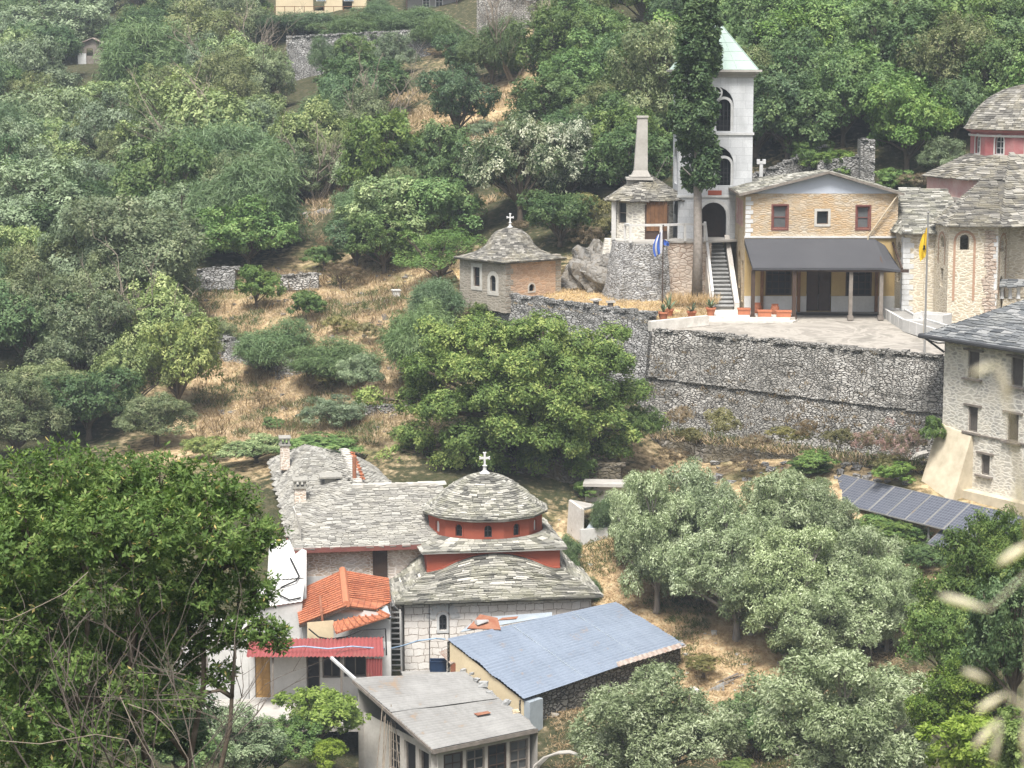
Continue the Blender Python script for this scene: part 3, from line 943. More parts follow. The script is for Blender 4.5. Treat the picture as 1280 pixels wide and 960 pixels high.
# roof
rf = MB()
rz0 = YH + .1
R = lambda x: rz0 + 1.08 * (1 - abs(x - (YW / 2 + .3)) / (YW / 2 + .3)) if x < YW / 2 + .3 else rz0 + 1.08 * (1 - (x - YW / 2 - .3) / (YW / 2 - .3))
xr = YW / 2 + .3
rzt = rz0 + 1.08
slates(rf, [(-.3, -.35, R(-.3)), (xr, -.35, rzt), (xr, 1.3, rzt), (-.3, YD + .3, R(-.3))], .24, (.4, .9), .02)
slates(rf, [(xr, -.35, rzt), (YW + .25, -.35, R(YW + .25)), (YW + .25, YD + .3, R(YW + .25)), (xr, 1.3, rzt)], .24, (.4, .9), .02)
slates(rf, [(xr, 1.3, rzt), (YW + .25, YD + .3, R(YW + .25)), (-.3, YD + .3, R(-.3))], .3, (.4, .9), .02)
ro = rf.build('roof', M['slate'], yb)
mb = MB()
mb.bar((-.3, -.36, R(-.3) - .06), (xr, -.36, rz0 + 1.02), .06, .13); mb.bar((xr, -.36, rz0 + 1.02), (YW + .25, -.36, R(YW + .25) - .06), .06, .13)
mb.bar((-.34, -.4, R(-.3) - .07), (-.34, YD + .3, R(-.3) - .07), .12, .1)
mb.build('bargeboard', M['greywood'], ro)
# porch roof and posts
aw = MB()
za, zb = 3.84, 2.6
N = 14
top, bot = [], []
for i in range(N + 1):
    u = i / N
    top.append(V((-.05 + u * (YW - .6), -.1, za + (0 if u < .9 else -.35 * ((u - .9) / .1) ** 2))))
    bot.append(V((.08 + u * (YW - .42), -3.1, zb - (0 if u < .86 else .12 * ((u - .86) / .14)))))
for i in range(N):
    for j in range(6):
        v, v2 = j / 6, (j + 1) / 6
        sg = lambda t: -.1 * sin(pi * t)
        aw.face([bot[i].lerp(top[i], v) + Z * sg(v), bot[i + 1].lerp(top[i + 1], v) + Z * sg(v), bot[i + 1].lerp(top[i + 1], v2) + Z * sg(v2), bot[i].lerp(top[i], v2) + Z * sg(v2)])
    aw.face([bot[i] - Z * .12, bot[i + 1] - Z * .12, bot[i + 1], bot[i]])
aw.face([bot[0] - Z * .12, bot[0], top[0], top[0] - Z * .3]); aw.face([bot[N], bot[N] - Z * .12, top[N] - Z * .3, top[N]])
aw.build('porch_roof', M['awning'], yb, False)
pf = Fr(fo + V((0, -2.85, 0)))
for px in (941, 992.5, 1063, 1101):
    x = pf.at(px, 380)[0]
    mb = MB(); mb.box((x, -2.85, (2.5 - .15) / 2 - .05), (.19, .19, 2.6), 0, .5); mb.box((x, -2.85, .0), (.28, .28, .22), 0, .5)
    mb.build('post', M['darkwood'] if px < 1000 else M['greywood'], yb)
for px in (952, 998, 1095):
    x = f.at(px, 360, )[0]
    mb = MB(); mb.box((x, -.16, 1.3), (.16, .16, 2.6), 0, .5); mb.build('post', M['wood'], yb)
mb = MB(); mb.bar((.05, -2.98, 2.5), (YW + .1, -2.98, 2.42), .12, .16)
for i in range(9): mb.bar((.3 + i * .93, -3.0, 2.52), (.3 + i * .93, 0, 3.62), .08, .1)
mb.build('porch_beam', M['darkwood'], yb)
a_, b_ = f.at(1122, 243), f.at(1085, 297)
mb = MB(); mb.tube([(a_[0], -.3, a_[1]), (a_[0] - .1, -.25, a_[1] - .12), (b_[0], -.14, b_[1] + .1), (b_[0] - .03, -.14, b_[1] - .1)], .045, 8); mb.build('drain_pipe', M['pipe'], yb)

# pale steps and kerb in front of the porch
st_ = thing('steps', 'two broad pale steps in front of the porch posts', 'steps', (0, 0, 0))
mb = MB()
def plan(px, py): 
    d = ray(px, py); t = (TZ - .1 - CZ) / d.z
    return V((d.x * t, d.y * t))
a_, b_ = plan(884, 399), plan(992, 401)
a2, b2 = plan(892, 393), plan(985, 392)
for i, (dz, g) in enumerate(((.0, 0), (-.14, .36), (-.28, .72))):
    mb.prism([(a_.x - g * .6, a_.y - g), (b_.x - .2 + g * .3, b_.y - g), (b_.x + .15 + g * .3, b_.y + .4), (b2.x + .3, b2.y + 1.2), (a2.x, a2.y + 1.2)], TZ - .5 - i * .05, TZ + .05 + dz, .5)
mb.build('step_stones', M['steps'], st_)
kb = thing('kerb_wall', 'low whitish kerb wall at the front edge of the terrace lawn', 'wall', wB)
k1, k2 = plan(812, 409), plan(884, 404)
mb = MB()
mb.bar(V((k1.x, k1.y, TZ - .05)) - wB, V((k2.x, k2.y, TZ + .05)) - wB, .3, .5); mb.build('plaster', M['steps'], kb)

# ------------------------------------------------------------------ bell tower
to = W(847, 300, 120.0)
LZ = to.z                                      # level of the landing
f = Fr(to)
tw = (f.at(940.5, 200)[0])
bt = thing('bell_tower', 'white marble bell tower with pale green pyramid roof', 'bell tower', to)
h = lambda y: f.at(890, y)[1]
zs1, zs2, zs3 = h(246), h(168), h(96)
door = f.rect(875, 253, 908, 300, True)
door = (door[0], 0, door[2], door[3], True)
big2 = f.rect(871, 182, 917, 232, True); big3 = f.rect(871, 108, 917, 164, True)
mb = MB()
for z0, z1, ops in ((0, zs1, [door]), (zs1, zs2, [(big2[0], big2[1] - zs1, big2[2], big2[3] - zs1, True)]), (zs2, zs3, [(big3[0], big3[1] - zs2, big3[2], big3[3] - zs2, True)])):
    facade(mb, (0, 0, z0), (1, 0, 0), tw, z1 - z0, ops, .35)
    sq = [(.9, .0, tw - .9, 2.0, True)] if z0 == 0 else [((o_[0]), o_[1], o_[2], o_[3], True) for o_ in ops]
    facade(mb, (0, tw, z0), (0, -1, 0), tw, z1 - z0, sq, .35)
    facade(mb, (tw, 0, z0), (0, 1, 0), tw, z1 - z0, sq if z0 else [], .35)
    facade(mb, (tw, tw, z0), (-1, 0, 0), tw, z1 - z0, sq if z0 else [], .35)
mb.face([(.36, tw / 2, 0), (tw - .36, tw / 2, 0), (tw - .36, tw / 2, zs1), (.36, tw / 2, zs1)])
for z in (zs1, zs2, zs3 - .1): mb.box((tw / 2, tw / 2, z + .0), (tw - .05, tw - .05, .12), 0, .5)
mb.build('tower_wall', M['marble'], bt)
mb = MB()
for z in (zs1, zs2):
    mb.box((tw / 2, tw / 2, z + .03), (tw + .14, tw + .14, .13), 0, .5)
mb.build('string_course', M['marble_trim'], bt)
mb = MB()
for i, (e, z, hh) in enumerate(((.16, zs3 - .02, .16), (.3, zs3 + .13, .14), (.46, zs3 + .26, .12))): mb.box((tw / 2, tw / 2, z + hh / 2), (tw + e * 2 - .1, tw + e * 2 - .1, hh), 0, .5)
mb.build('cornice', M['conc'], bt)
az = f.at(893, 20, tw / 2)[1]
mb = MB()
zc = zs3 + .39
e = .22
cs = [(-e, -e), (tw + e, -e), (tw + e, tw + e), (-e, tw + e)]
for i in range(4):
    p, q = cs[i], cs[(i + 1) % 4]
    mb.face([(p[0], p[1], zc), (q[0], q[1], zc), (tw / 2, tw / 2, az)])
rf = mb.build('roof', M['copper'], bt)
mb = MB()
for i in range(4):
    p, q = V((*cs[i], zc)), V((*cs[(i + 1) % 4], zc)); ap = V((tw / 2, tw / 2, az))
    n_ = (q - p).cross(ap - p).normalized()
    mb.bar(p, ap, .05, .05)
    for k in range(1, 6): mb.bar(p.lerp(ap, k / 6), q.lerp(ap, k / 6), .02, .03)
    for k in range(1, 4): mb.bar(p.lerp(q, k / 4), ap.lerp(q.lerp(p, 1 - k / 4), .02), .02, .03)
mb.build('seam', M['copper'], rf)
# twin arched lights with marble arches inside each big arch
for bg, ring in ((big2, False), (big3, True)):
    cx = (bg[0] + bg[2]) / 2
    mb = MB()
    lw = (bg[2] - bg[0]) / 2
    zt = bg[3] - lw * .55
    for s_ in (-1, 1):
        c0 = cx + s_ * lw * .5
        r0, r1 = lw * .36, lw * .5
        zsp = zt - r1
        n = 10
        for k in range(n):
            a, b = pi * k / n, pi * (k + 1) / n
            P = [(c0 + r * cos(t_), zsp + r * sin(t_)) for r, t_ in ((r0, a), (r1, a), (r1, b), (r0, b))]
            mb.face([(x, .1, z) for x, z in P]); mb.face([(P[0][0], .1, P[0][1]), (P[3][0], .1, P[3][1]), (P[3][0], .34, P[3][1]), (P[0][0], .34, P[0][1])])
            mb.face([(P[1][0], .1, P[1][1]), (P[2][0], .1, P[2][1]), (P[2][0], .34, P[2][1]), (P[1][0], .34, P[1][1])])
        mb.box((c0 + s_ * lw * .43, .24, (bg[1] + zsp) / 2), (lw * .14, .26, zsp - bg[1]), 0, .5)
    mb.lathe([(.13, bg[1]), (.09, bg[1] + .15), (.085, zsp - .16), (.15, zsp - .02), (.15, zsp + .06)], 10, (cx, .24, 0))
    mb.build('twin_arch', M['marble_trim'], bt)
    mb = MB()
    for s_ in (-1, 1):
        c0 = cx + s_ * lw * .5
        for k in range(-1, 2): mb.bar((c0 + k * lw * .2, .3, bg[1]), (c0 + k * lw * .2, .3, zsp + lw * .25), .03)
        for k in range(1, 5): mb.bar((c0 - lw * .36, .31, bg[1] + k * (zsp - bg[1]) / 5), (c0 + lw * .36, .31, bg[1] + k * (zsp - bg[1]) / 5), .025)
    mb.build('grille', M['iron'], bt)
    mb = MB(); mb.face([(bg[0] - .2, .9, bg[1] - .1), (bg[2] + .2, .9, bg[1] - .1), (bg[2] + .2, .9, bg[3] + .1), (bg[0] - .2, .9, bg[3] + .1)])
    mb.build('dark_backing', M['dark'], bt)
    if ring:
        cz_ = h(116)
        mb = MB()
        for k in range(16):
            a, b = 2 * pi * k / 16, 2 * pi * (k + 1) / 16
            mb.bar((cx + .36 * cos(a), .06, cz_ + .36 * sin(a)), (cx + .36 * cos(b), .06, cz_ + .36 * sin(b)), .08)
        mb.bar((cx - .36, .06, cz_), (cx + .36, .06, cz_), .07); mb.bar((cx, .06, cz_ - .36), (cx, .06, cz_ + .36), .07)
        mb.build('round_ornament', M['marble_trim'], bt)
# entrance arch trim, plaque and dark passage
mb = MB()
ol_a = outline(door[0] - .2, 0, door[2] + .2, door[3] + .2, True, 14); ol_b = outline(*door, 14)
for a, b, c, d in zip(ol_a[1:], ol_a[2:], ol_b[1:], ol_b[2:]): mb.face([(a[0], -.03, a[1]), (c[0], -.03, c[1]), (d[0], -.03, d[1]), (b[0], -.03, b[1])])
mb.build('door_arch', M['marble_trim'], bt)
q = f.rect(885, 238, 902, 244)
mb = MB(); mb.box(((q[0] + q[2]) / 2, -.03, (q[1] + q[3]) / 2), (q[2] - q[0], .08, q[3] - q[1]), 0, .5); mb.build('plaque', M['redplaster'], bt)
mb = MB(); mb.box(((door[0] + door[2]) / 2, 1.2, 1.1), (door[2] - door[0] + .5, .06, 2.6), 0, .5)
mb.build('dark_door', M['darkwood'], bt)

# ------------------------------------------------------------------ landing, bastion, stairs and railings
ba = thing('bastion', 'round fronted grey rubble bastion under the white railing', 'bastion', W(800, 375, 117.2))
bo = ba.location
mb = MB()
cx, cy = W(806, 303, 119.3).x - bo.x, 119.4 - bo.y
zt = LZ - bo.z
R0, R1 = 1.75, 1.25
nb, nh = 40, 16
for i in range(nb + 1):
    a = radians(175 + i * (300 - 165) / nb)
    for j in range(nh + 1):
        v = j / nh
        w = mnoise.noise(V((a * 6, v * 14, 2))) * .06
        r = R0 + (1 - v) * (.75 if a < radians(235) else .35) + w
        mb.v.append((cx + r * cos(a), cy + r * sin(a) * 1.25, -.6 + (zt + .6) * v))
for i in range(nb):
    for j in range(nh):
        k = i * (nh + 1) + j
        mb.f.append((k, k + nh + 1, k + nh + 2, k + 1)); mb.r.append(.5)
mb.f.append(tuple(i * (nh + 1) + nh for i in range(nb + 1))); mb.r.append(.5)
mb.build('rubble_wall', M['bastion'], ba)
l0, l1 = W(822, 340, 118.2) - bo, W(889, 340, 118.2) - bo
mb = MB(); facade(mb, (l0.x, l0.y, -.5), (1, 0, 0), l1.x - l0.x, zt + .5, [(.15, .2, .32, zt + .1)], .3)
mb.face([(l1.x, l1.y, -.5), (l1.x, l1.y + 3, -.5), (l1.x, l1.y + 3, zt), (l1.x, l1.y, zt)])
mb.build('squared_wall', M['pinkstone'], ba)
mb = MB()
mb.prism([(cx - 1.6, cy - .6), (cx - .7, cy - 1.9), (cx + .5, cy - 2.0), (l0.x, l0.y - .06), (l1.x + .05, l1.y - .06), (l1.x + 2.0, l1.y + 1.0), (l1.x + 2.0, l1.y + 7), (cx - 1.6, cy + 6)], zt, zt + .08, .5)
mb.build('landing_slab', M['conc'], ba)
# ivy stems on the flank
sta = thing('staircase', 'steep grey stone staircase climbing to the bell tower arch', 'staircase', W(904, 386, 115.2))
so = sta.location
xL, xR = W(893.5, 386, 115.2).x - so.x, W(917, 386, 115.2).x - so.x
n = 17
zr = LZ - so.z
run = 119.8 - 115.2
mb = MB()
for i in range(n):
    z1 = zr * (i + 1) / n
    y0 = run * i / n
    mb.box(((xL + xR) / 2 - .012 * i, y0 + .13, z1 - .035), (xR - xL + .02, .36, .075), 0, rnd.random(), None, .008)
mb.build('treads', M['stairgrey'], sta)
mb = MB()
for i in range(n):
    z1 = zr * (i + 1) / n - .075
    y0 = run * i / n + .04
    mb.box(((xL + xR) / 2 - .012 * i, (y0 + run + 1) / 2, z1 - zr / n / 2 + .03), (xR - xL - .02, run + 1 - y0, zr / n + .02), 0, .5)
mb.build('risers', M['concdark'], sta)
mb = MB()
for x, w, dx in ((xL - .14, .22, 0), (xR + .16, .26, -.12)):
    mb.v += [(x + s_ * w / 2 + (dx * t_), y_, z_) for t_, y_, z_ in ((0, -.15, -.1), (0, -.15, .35), (1, run, zr + .3), (1, run, zr - .6), (0, run * .5, -.1)) for s_ in (-1, 1)]
    k = len(mb.v) - 10
    for q in ((0, 2, 4, 6, 8), (9, 7, 5, 3, 1)): mb.f.append(tuple(k + i for i in q)); mb.r.append(.5)
    for a, b in ((0, 2), (2, 4), (4, 6), (6, 8), (8, 0)): mb.f.append((k + a, k + a + 1, k + b + 1, k + b)); mb.r.append(.5)
mb.build('side_wall', M['whitewash'], sta)
ra = thing('railing', 'white timber railing round the landing and down the stairs', 'railing', W(780, 303, 117.6))
o_ = ra.location
P = [W(781, 303, 118.2), W(788, 303, 117.3), W(826, 303, 117.5), W(856, 303, 118.1), W(881, 303, 118.1)]
tops = []
mb = MB()
for i, p in enumerate(P):
    b = p - o_; b.z = LZ + .08 - o_.z
    t_ = b + Z * .92
    tops.append(t_)
    mb.bar(b, t_, .13, .13)
for a, b in zip(tops, tops[1:]): mb.bar(a, b, .12, .12)
mb.bar(V((P[3].x - .9, P[3].y, LZ + .1)) - o_, V((P[3].x - .9, P[3].y, LZ + .95)) - o_, .1, .1)
mb.build('landing_rail', M['white'], ra)
mb = MB()
s0 = V((so.x + xL - .14, 115.1, TZ + .0)); s1 = V((so.x + xL - .2, 119.5, LZ)) 
mb.bar(s0 + Z * 1.0 - o_, s1 + Z * 1.0 - o_, .13, .13)
mb.bar(s0 - o_, s0 + Z * 1.0 - o_, .14, .14)
mb.bar(s1 - o_, s1 + Z * 1.02 - o_, .14, .14)
mb.bar(s1 + Z * .95 - o_, V((P[4].x, P[4].y, LZ + .95)) - o_, .12, .12)
mb.build('stair_rail', M['white'], ra)

# ------------------------------------------------------------------ round kiosk with tall chimney
ko = W(803, 303, 121.2); ko.z = LZ
ki = thing('kiosk', 'small many sided stone kitchen with slate roof and tall tapering chimney', 'kitchen building', ko)
f = Fr(ko + V((0, -1.7, 0)))
r = 1.78
H = f.at(800, 250)[1]
pl = [(r * cos(radians(22.5 + 45 * i)), r * sin(radians(22.5 + 45 * i))) for i in range(8)]
mb = MB()
dq = None
for i in range(8):
    a, b = pl[i], pl[(i + 1) % 8]
    o1, L_ = V((a[0], a[1], 0)), sqrt((a[0] - b[0]) ** 2 + (a[1] - b[1]) ** 2)
    ex = V((b[0] - a[0], b[1] - a[1], 0)).normalized()
    ops = []
    if i == 4: ops = [(.35, .9, .95, H - .15)]
    if i == 5: ops = []
    facade(mb, o1, ex, L_, H, ops, .2)
    if i == 4: pw = (o1.copy(), ex.copy(), ops[0])
    if i == 5: pd = (o1.copy(), ex.copy())
mb.build('wall', M['creamstone'], ki)
window(ki, pw[0], pw[1], pw[2], M['greywood'], M['glass'], .06, .05, (0, 1))
# timber doorway face between the octagon and the tower
xa, xb = f.at(808, 270)[0], f.at(834, 270)[0]
mb = MB(); mb.box(((xa + xb) / 2, -1.68, H / 2 - .2), (xb - xa + .15, .1, H - .1), 0, .5); mb.build('door_frame', M['darkwood'], ki)
mb = MB()
for i in range(5): mb.box((xa + (i + .5) * (xb - xa) / 5, -1.75, H * .6), ((xb - xa) / 5 - .015, .05, H * .72), 0, .5)
mb.build('door', M['wood'], ki)
mb = MB()
ap = V((.15, 0, H + 1.45))
er = 2.2
ee = [V((er * cos(radians(22.5 + 45 * i)), er * sin(radians(22.5 + 45 * i)), H - .05)) for i in range(8)]
ee[7] += V((.5, 0, 0)); ee[6] += V((.55, .2, 0))
for i in range(8): slates(mb, [ee[i], ee[(i + 1) % 8], ap], .16, (.25, .6))
ro = mb.build('roof', M['slate_up'], ki)
fc = Fr(ko + V((0, -.2, 0)))
cxm, z0, z1 = fc.at(800, 220)[0], fc.at(803, 224)[1], fc.at(803, 147)[1]
mb = MB()
n = 4
def taper(mb, x, y, z0, z1, w0, w1, dx=0):
    k = len(mb.v)
    for z, w, d in ((z0, w0, 0), (z1, w1, dx)):
        for sx, sy in ((-1, -1), (1, -1), (1, 1), (-1, 1)): mb.v.append((x + d + sx * w / 2, y + sy * w / 2, z))
    for q in ((0, 3, 2, 1), (4, 5, 6, 7), (0, 1, 5, 4), (1, 2, 6, 5), (2, 3, 7, 6), (3, 0, 4, 7)): mb.f.append(tuple(k + i for i in q)); mb.r.append(.5)
taper(mb, cxm - .35, -.2, z0 - 1.0, z0 - .05, .75, .75)
taper(mb, cxm + .03, -.2, z0 + .16, z0 + .5, 1.05, .74)
taper(mb, cxm + .03, -.2, z0 + .5, z1, .74, .54, .08)
ch = mb.build('chimney', M['conc'], ki)
mb = MB(); mb.box((cxm - .05, -.2, z0 + .06), (1.45, 1.2, .12), .0, .5, jit=.03); mb.box((cxm - .02, -.2, z0 + .17), (1.15, 1.0, .08), 0, .5)
mb.box((cxm + .11, -.2, z1 + .05), (.64, .64, .1), 0, .5)
mb.build('chimney_cap', M['conc'], ch)
# two white corner posts and an arched niche under them at the left
mb = MB()
for px in (768, ):
    x = f.at(px, 270)[0]
    mb.box((x, -.9, H / 2), (.24, .24, H), 0, .5)
mb.build('corner_post', M['white'], ki)
mb = MB()
taper(mb, -1.75, -.45, -1.6, .02, 1.3, .9, .1)
mb.build('plinth', M['creamstone'], ki)

# ------------------------------------------------------------------ small domed chapel
co = W(632, 372, 117.4); co.z = 13.45
SQ = 3.95
ca = radians(40)
cp = thing('domed_chapel', 'small square tan stone chapel with bell shaped slate dome', 'chapel', co, ca)
f = Fr(co, ca); H = f.at(640, 327)[1]
fl = Fr(co, ca + pi / 2)      # left flank (mirrored u)
mb = MB()
q1 = f.rect(662, 355, 666, 364, True); q1 = (q1[0] - .05, q1[1], q1[2] + .1, q1[3], True)
facade(mb, (0, 0, -.7), (1, 0, 0), SQ, H + .7, [(q1[0], q1[1] + .7, q1[2], q1[3] + .7, True)])
facade(mb, (SQ, 0, -.7), (0, 1, 0), SQ, H + .7); facade(mb, (SQ, SQ, -.7), (-1, 0, 0), SQ, H + .7)
mb.build('front_wall', M['chapelstone'], cp)
u = lambda px: fl.at(px, 345)[0]
wz = lambda px, py: fl.at(px, py)[1]
L1 = (SQ - u(592), wz(597, 358), SQ - u(600), wz(597, 334)); L2 = (SQ - u(613), wz(616, 364), SQ - u(620), wz(616, 344), True)
L1 = (min(L1[0], L1[2]), L1[1], max(L1[0], L1[2]), L1[3]); L2 = (min(L2[0], L2[2]), L2[1], max(L2[0], L2[2]), L2[3], True)
mb = MB()
facade(mb, (0, SQ, -.7), (0, -1, 0), SQ, H + .7, [(L1[0], L1[1] + .7, L1[2], L1[3] + .7), (L2[0], L2[1] + .7, L2[2], L2[3] + .7, True)])
mb.build('side_wall', M['chapelgrey'], cp)
mb = MB()
for i in range(10):
    a, b = (.55, .36) if i % 2 else (.36, .55)
    mb.box((a / 2 - .012, b / 2 - .012, -.6 + i * .3), (a, b, .27), 0, rnd.random())
mb.build('corner_stones', M['chapelgrey'], cp)
mb = MB()
for i in range(10): mb.box((SQ - .2 + .012, .2 - .012, -.6 + i * .3), (.4, .4, .27), 0, rnd.random())
mb.build('corner_stones', M['chapelgrey'], cp)
window(cp, (0, 0, 0), (1, 0, 0), q1, M['iron'], M['dark'], .02, .1, (0, 0), M['mortar'], .08)
window(cp, (0, SQ, 0), (0, -1, 0), L1, M['darkwood'], M['glass'], .05, .1, (0, 1), M['mortar'], .2)
window(cp, (0, SQ, 0), (0, -1, 0), L2, M['iron'], M['glass'], .04, .1, (0, 1), M['mortar'], .22)
apz = f.at(632, 284, SQ / 2)[1]
def dome_fn(cx, cy, r0, z0, z1, sq=True, prof=None):
    def fn(a, t):
        # ogee: flared skirt below, round shoulder, little neck at the top
        rr = np.interp(t, [0, .14, .27, .4, .54, .68, .8, .9, 1], [1, .82, .68, .585, .51, .425, .31, .17, .03]) if prof is None else np.interp(t, *prof[0])
        zz = np.interp(t, [0, .14, .27, .4, .54, .68, .8, .9, 1], [0, .11, .24, .4, .58, .75, .87, .94, 1]) if prof is None else np.interp(t, *prof[1])
        k = 1.0
        if sq:
            s_ = 1 / max(abs(cos(a)), abs(sin(a)))
            k = 1 + (min(s_, 1.36) - 1) * max(0, 1 - t / .4)
        return V((cx + r0 * k * rr * cos(a), cy + r0 * k * rr * sin(a), z0 + (z1 - z0) * zz))
    return fn
fn = dome_fn(SQ / 2, SQ / 2, SQ / 2 + .32, H, apz)
mb = MB()
slates_param(mb, fn, 0, 2 * pi, 28, (.15, .34), .022)
for k in range(10):
    for a in range(24): mb.face([fn(a * pi / 12, k / 10) - Z * .05, fn((a + 1) * pi / 12, k / 10) - Z * .05, fn((a + 1) * pi / 12, min((k + 1) / 10, .999)) - Z * .05, fn(a * pi / 12, min((k + 1) / 10, .999)) - Z * .05], .1)
ro = mb.build('dome_roof', M['slate_up'], cp)
cross_part(ro, (SQ / 2, SQ / 2, apz - .1), .82, M['marble_trim'], 'cross', -ca)
mb = MB(); mb.box((SQ / 2, SQ / 2, H - .05), (SQ + .35, SQ + .35, .1), 0, .5); mb.build('eaves_course', M['slate_up'], cp)

# ------------------------------------------------------------------ the main church (katholikon) at the right
def shift(mb, o):
    mb.v[:] = [(x - o[0], y - o[1], z - o[2]) for x, y, z in mb.v]
    return mb


kO = V((W(1200, 400, 110.3).x, 111.0, TZ))
kc = thing('main_church', 'large cream stone church with red drum and slate dome at the right edge', 'church', kO)
zE = W(1200, 283, 110.3).z
def K(mb, name, m, par=None, sm=False): return shift(mb, kO).build(name, m, par or kc, sm) if par is None or par == kc else shift(mb, kO).build(name, m, par, sm)
def XY_(px, Y): p = W(px, 300, Y); return V((p.x, Y, 0))
ap_ = [XY_(1169, 112.6), XY_(1186, 110.4), XY_(1247.5, 110.4), XY_(1262, 112.3)]
zN = W(1140, 292, 112.6).z
nv = [XY_(1107, 117.2), XY_(1131, 112.7), XY_(1170, 112.7)]
def wallrun(pts_, z0, z1, opsl):
    mb = MB(); fr = []
    for (a, b, ops) in zip(pts_, pts_[1:], opsl):
        e = b - a
        facade(mb, (a.x, a.y, z0), e.normalized(), e.length, z1 - z0, [(q[0], q[1] - z0, q[2], q[3] - z0, *q[4:]) for q in ops], .3)
        fr.append((V((a.x, a.y, 0)) - kO + Z * kO.z, e.normalized()))
    return mb, fr
f0 = Fr(ap_[0], atan2((ap_[1] - ap_[0]).y, (ap_[1] - ap_[0]).x)); f1 = Fr(ap_[1], 0); f2 = Fr(ap_[2], atan2((ap_[3] - ap_[2]).y, (ap_[3] - ap_[2]).x))
A0 = f0.rect(1175, 294, 1180.5, 309, True); A1 = f0.rect(1175, 335, 1179, 358)
B0 = f1.rect(1200, 293, 1211.5, 312.5, True)
C0 = f2.rect(1250.5, 296, 1255.5, 314, True); C1 = f2.rect(1249.5, 345, 1253.5, 362, True)
mb, fr = wallrun(ap_, TZ - .1, zE, [[A0, A1], [B0], [C0, C1]])
K(mb, 'apse_wall', M['apse'])
for (o_, ex_), q, sur in ((fr[0], A0, M['apse_trim']), (fr[0], A1, None), (fr[1], B0, M['apse_trim']), (fr[2], C0, M['apse_trim']), (fr[2], C1, None)):
    window(kc, o_ - Z * kO.z, ex_, (q[0], q[1] - kO.z, q[2], q[3] - kO.z, q[4]), M['marble_trim'] if q is B0 else M['iron'], M['glassgrey'] if q is B0 else M['dark'], .05, .1, (1, 1) if q is B0 else (0, 0), sur, .1)
# brick outlines of the blind arches on the apse faces
mb = MB()
for fr_, (x0, x1, yt, yb, y0) in ((f1, (1191, 1219, 288, 376, 0)), (f0, (1173, 1182, 289, 330, 0)), (f2, (1248.5, 1257, 291, 372, 0))):
    q = fr_.rect(x0, yt, x1, yb, True)
    oa = outline(*q, 14); w_ = .12
    ob = outline(q[0] + w_, q[1], q[2] - w_, q[3] - w_, True, 14)
    P = lambda c, d=.02: fr_.o + fr_.ex * c[0] + V((0, 0, c[1])) + fr_.n * d
    for a, b, c, d in zip(oa[1:], oa[2:] + oa[:1], ob[1:], ob[2:] + ob[:1]):
        mb.face([P(a), P(b), P(d), P(c)])
for v_ in (0,):
    pass
K(mb, 'brick_arch_band', M['apse_trim'])
mb = MB()
P = lambda u_, z_: f1.o + f1.ex * u_ + V((0, 0, z_)) + f1.n * .015
ua, ub = f1.at(1230, 330)[0], f1.at(1245, 330)[0]
for i in range(22):
    z_ = TZ + .3 + i * .2
    mb.box(P(ua + (ub - ua) * .5 + rnd.uniform(-.1, .1), z_), (ub - ua + rnd.uniform(-.2, .1), .04, .17), 0, rnd.random())
K(mb, 'ochre_patch', M['pinkstone'])
fn1 = Fr(nv[0], atan2((nv[1] - nv[0]).y, (nv[1] - nv[0]).x)); fn2 = Fr(nv[1], 0)
N0 = fn1.rect(1121.5, 302, 1126.5, 325, True); N1 = fn1.rect(1121, 334, 1124.5, 352)
mb, fr = wallrun(nv, TZ - .1, zN, [[N0, N1], []])
K(mb, 'nave_wall', M['apse'])
for q in (N0, N1): window(kc, fr[0][0] - Z * kO.z, fr[0][1], (q[0], q[1] - kO.z, q[2], q[3] - kO.z, q[4]), M['iron'], M['dark'], .04, .12, (0, 0), M['mortar'], .09)
mb = MB()
for i in range(16):
    z_ = TZ + .15 + i * .27
    if z_ > zN - .15: break
    e = (nv[1] - nv[0]).normalized()
    L1_, L2_ = (.5, .3) if i % 2 else (.3, .5)
    mb.box((nv[1].x + L1_ / 2 - .01, nv[1].y + .03, z_), (L1_, .1, .25), 0, rnd.random())
    c_ = nv[1] - e * (L2_ / 2) - e.cross(Z) * -.02
    mb.box((c_.x, c_.y, z_), (L2_, .1, .25), atan2(e.y, e.x), rnd.random())
K(mb, 'pale_corner_stones', M['marble_trim'])
mb = MB()
for i in range(16): mb.box((ap_[2].x - .12, ap_[2].y + .03, TZ + .15 + i * .27), (.26, .1, .25), 0, rnd.random())
K(mb, 'pale_corner_stones', M['marble_trim'])
# right hand wall beyond the apse
rw = [ap_[3], XY_(1340, 112.3)]
mb, fr = wallrun(rw, TZ - .1, zE, [[]])
K(mb, 'side_wall', M['apse'])
# roofs
dc = V((W(1290, 200, 121).x, 121.0, 0))
z_b0 = W(1200, 245, 117).z
def oct_(r, z, n=8, a0=180.): return [V((dc.x + r * cos(radians(a0 + 360 / n * i)), dc.y + r * sin(radians(a0 + 360 / n * i)), z)) for i in range(n)]
zr0, zr1 = W(1200, 223, 117.5).z, W(1250, 197, 118.).z
R8 = 5.75
b0 = oct_(R8, z_b0 - .7); b1 = oct_(R8, zr0)
mb = MB()
for i in range(8): mb.face([b0[i], b0[(i + 1) % 8], b1[(i + 1) % 8], b1[i]])
K(mb, 'red_base_wall', M['pinkfade'])
e1 = oct_(R8 + .3, zr0 - .02); e2 = oct_(3.5, zr1 + .1)
mb = MB()
for i in range(8): slates(mb, [e1[i], e1[(i + 1) % 8], e2[(i + 1) % 8], e2[i]], .2, (.3, .8), .035)
K(mb, 'base_roof', M['slate_up'])
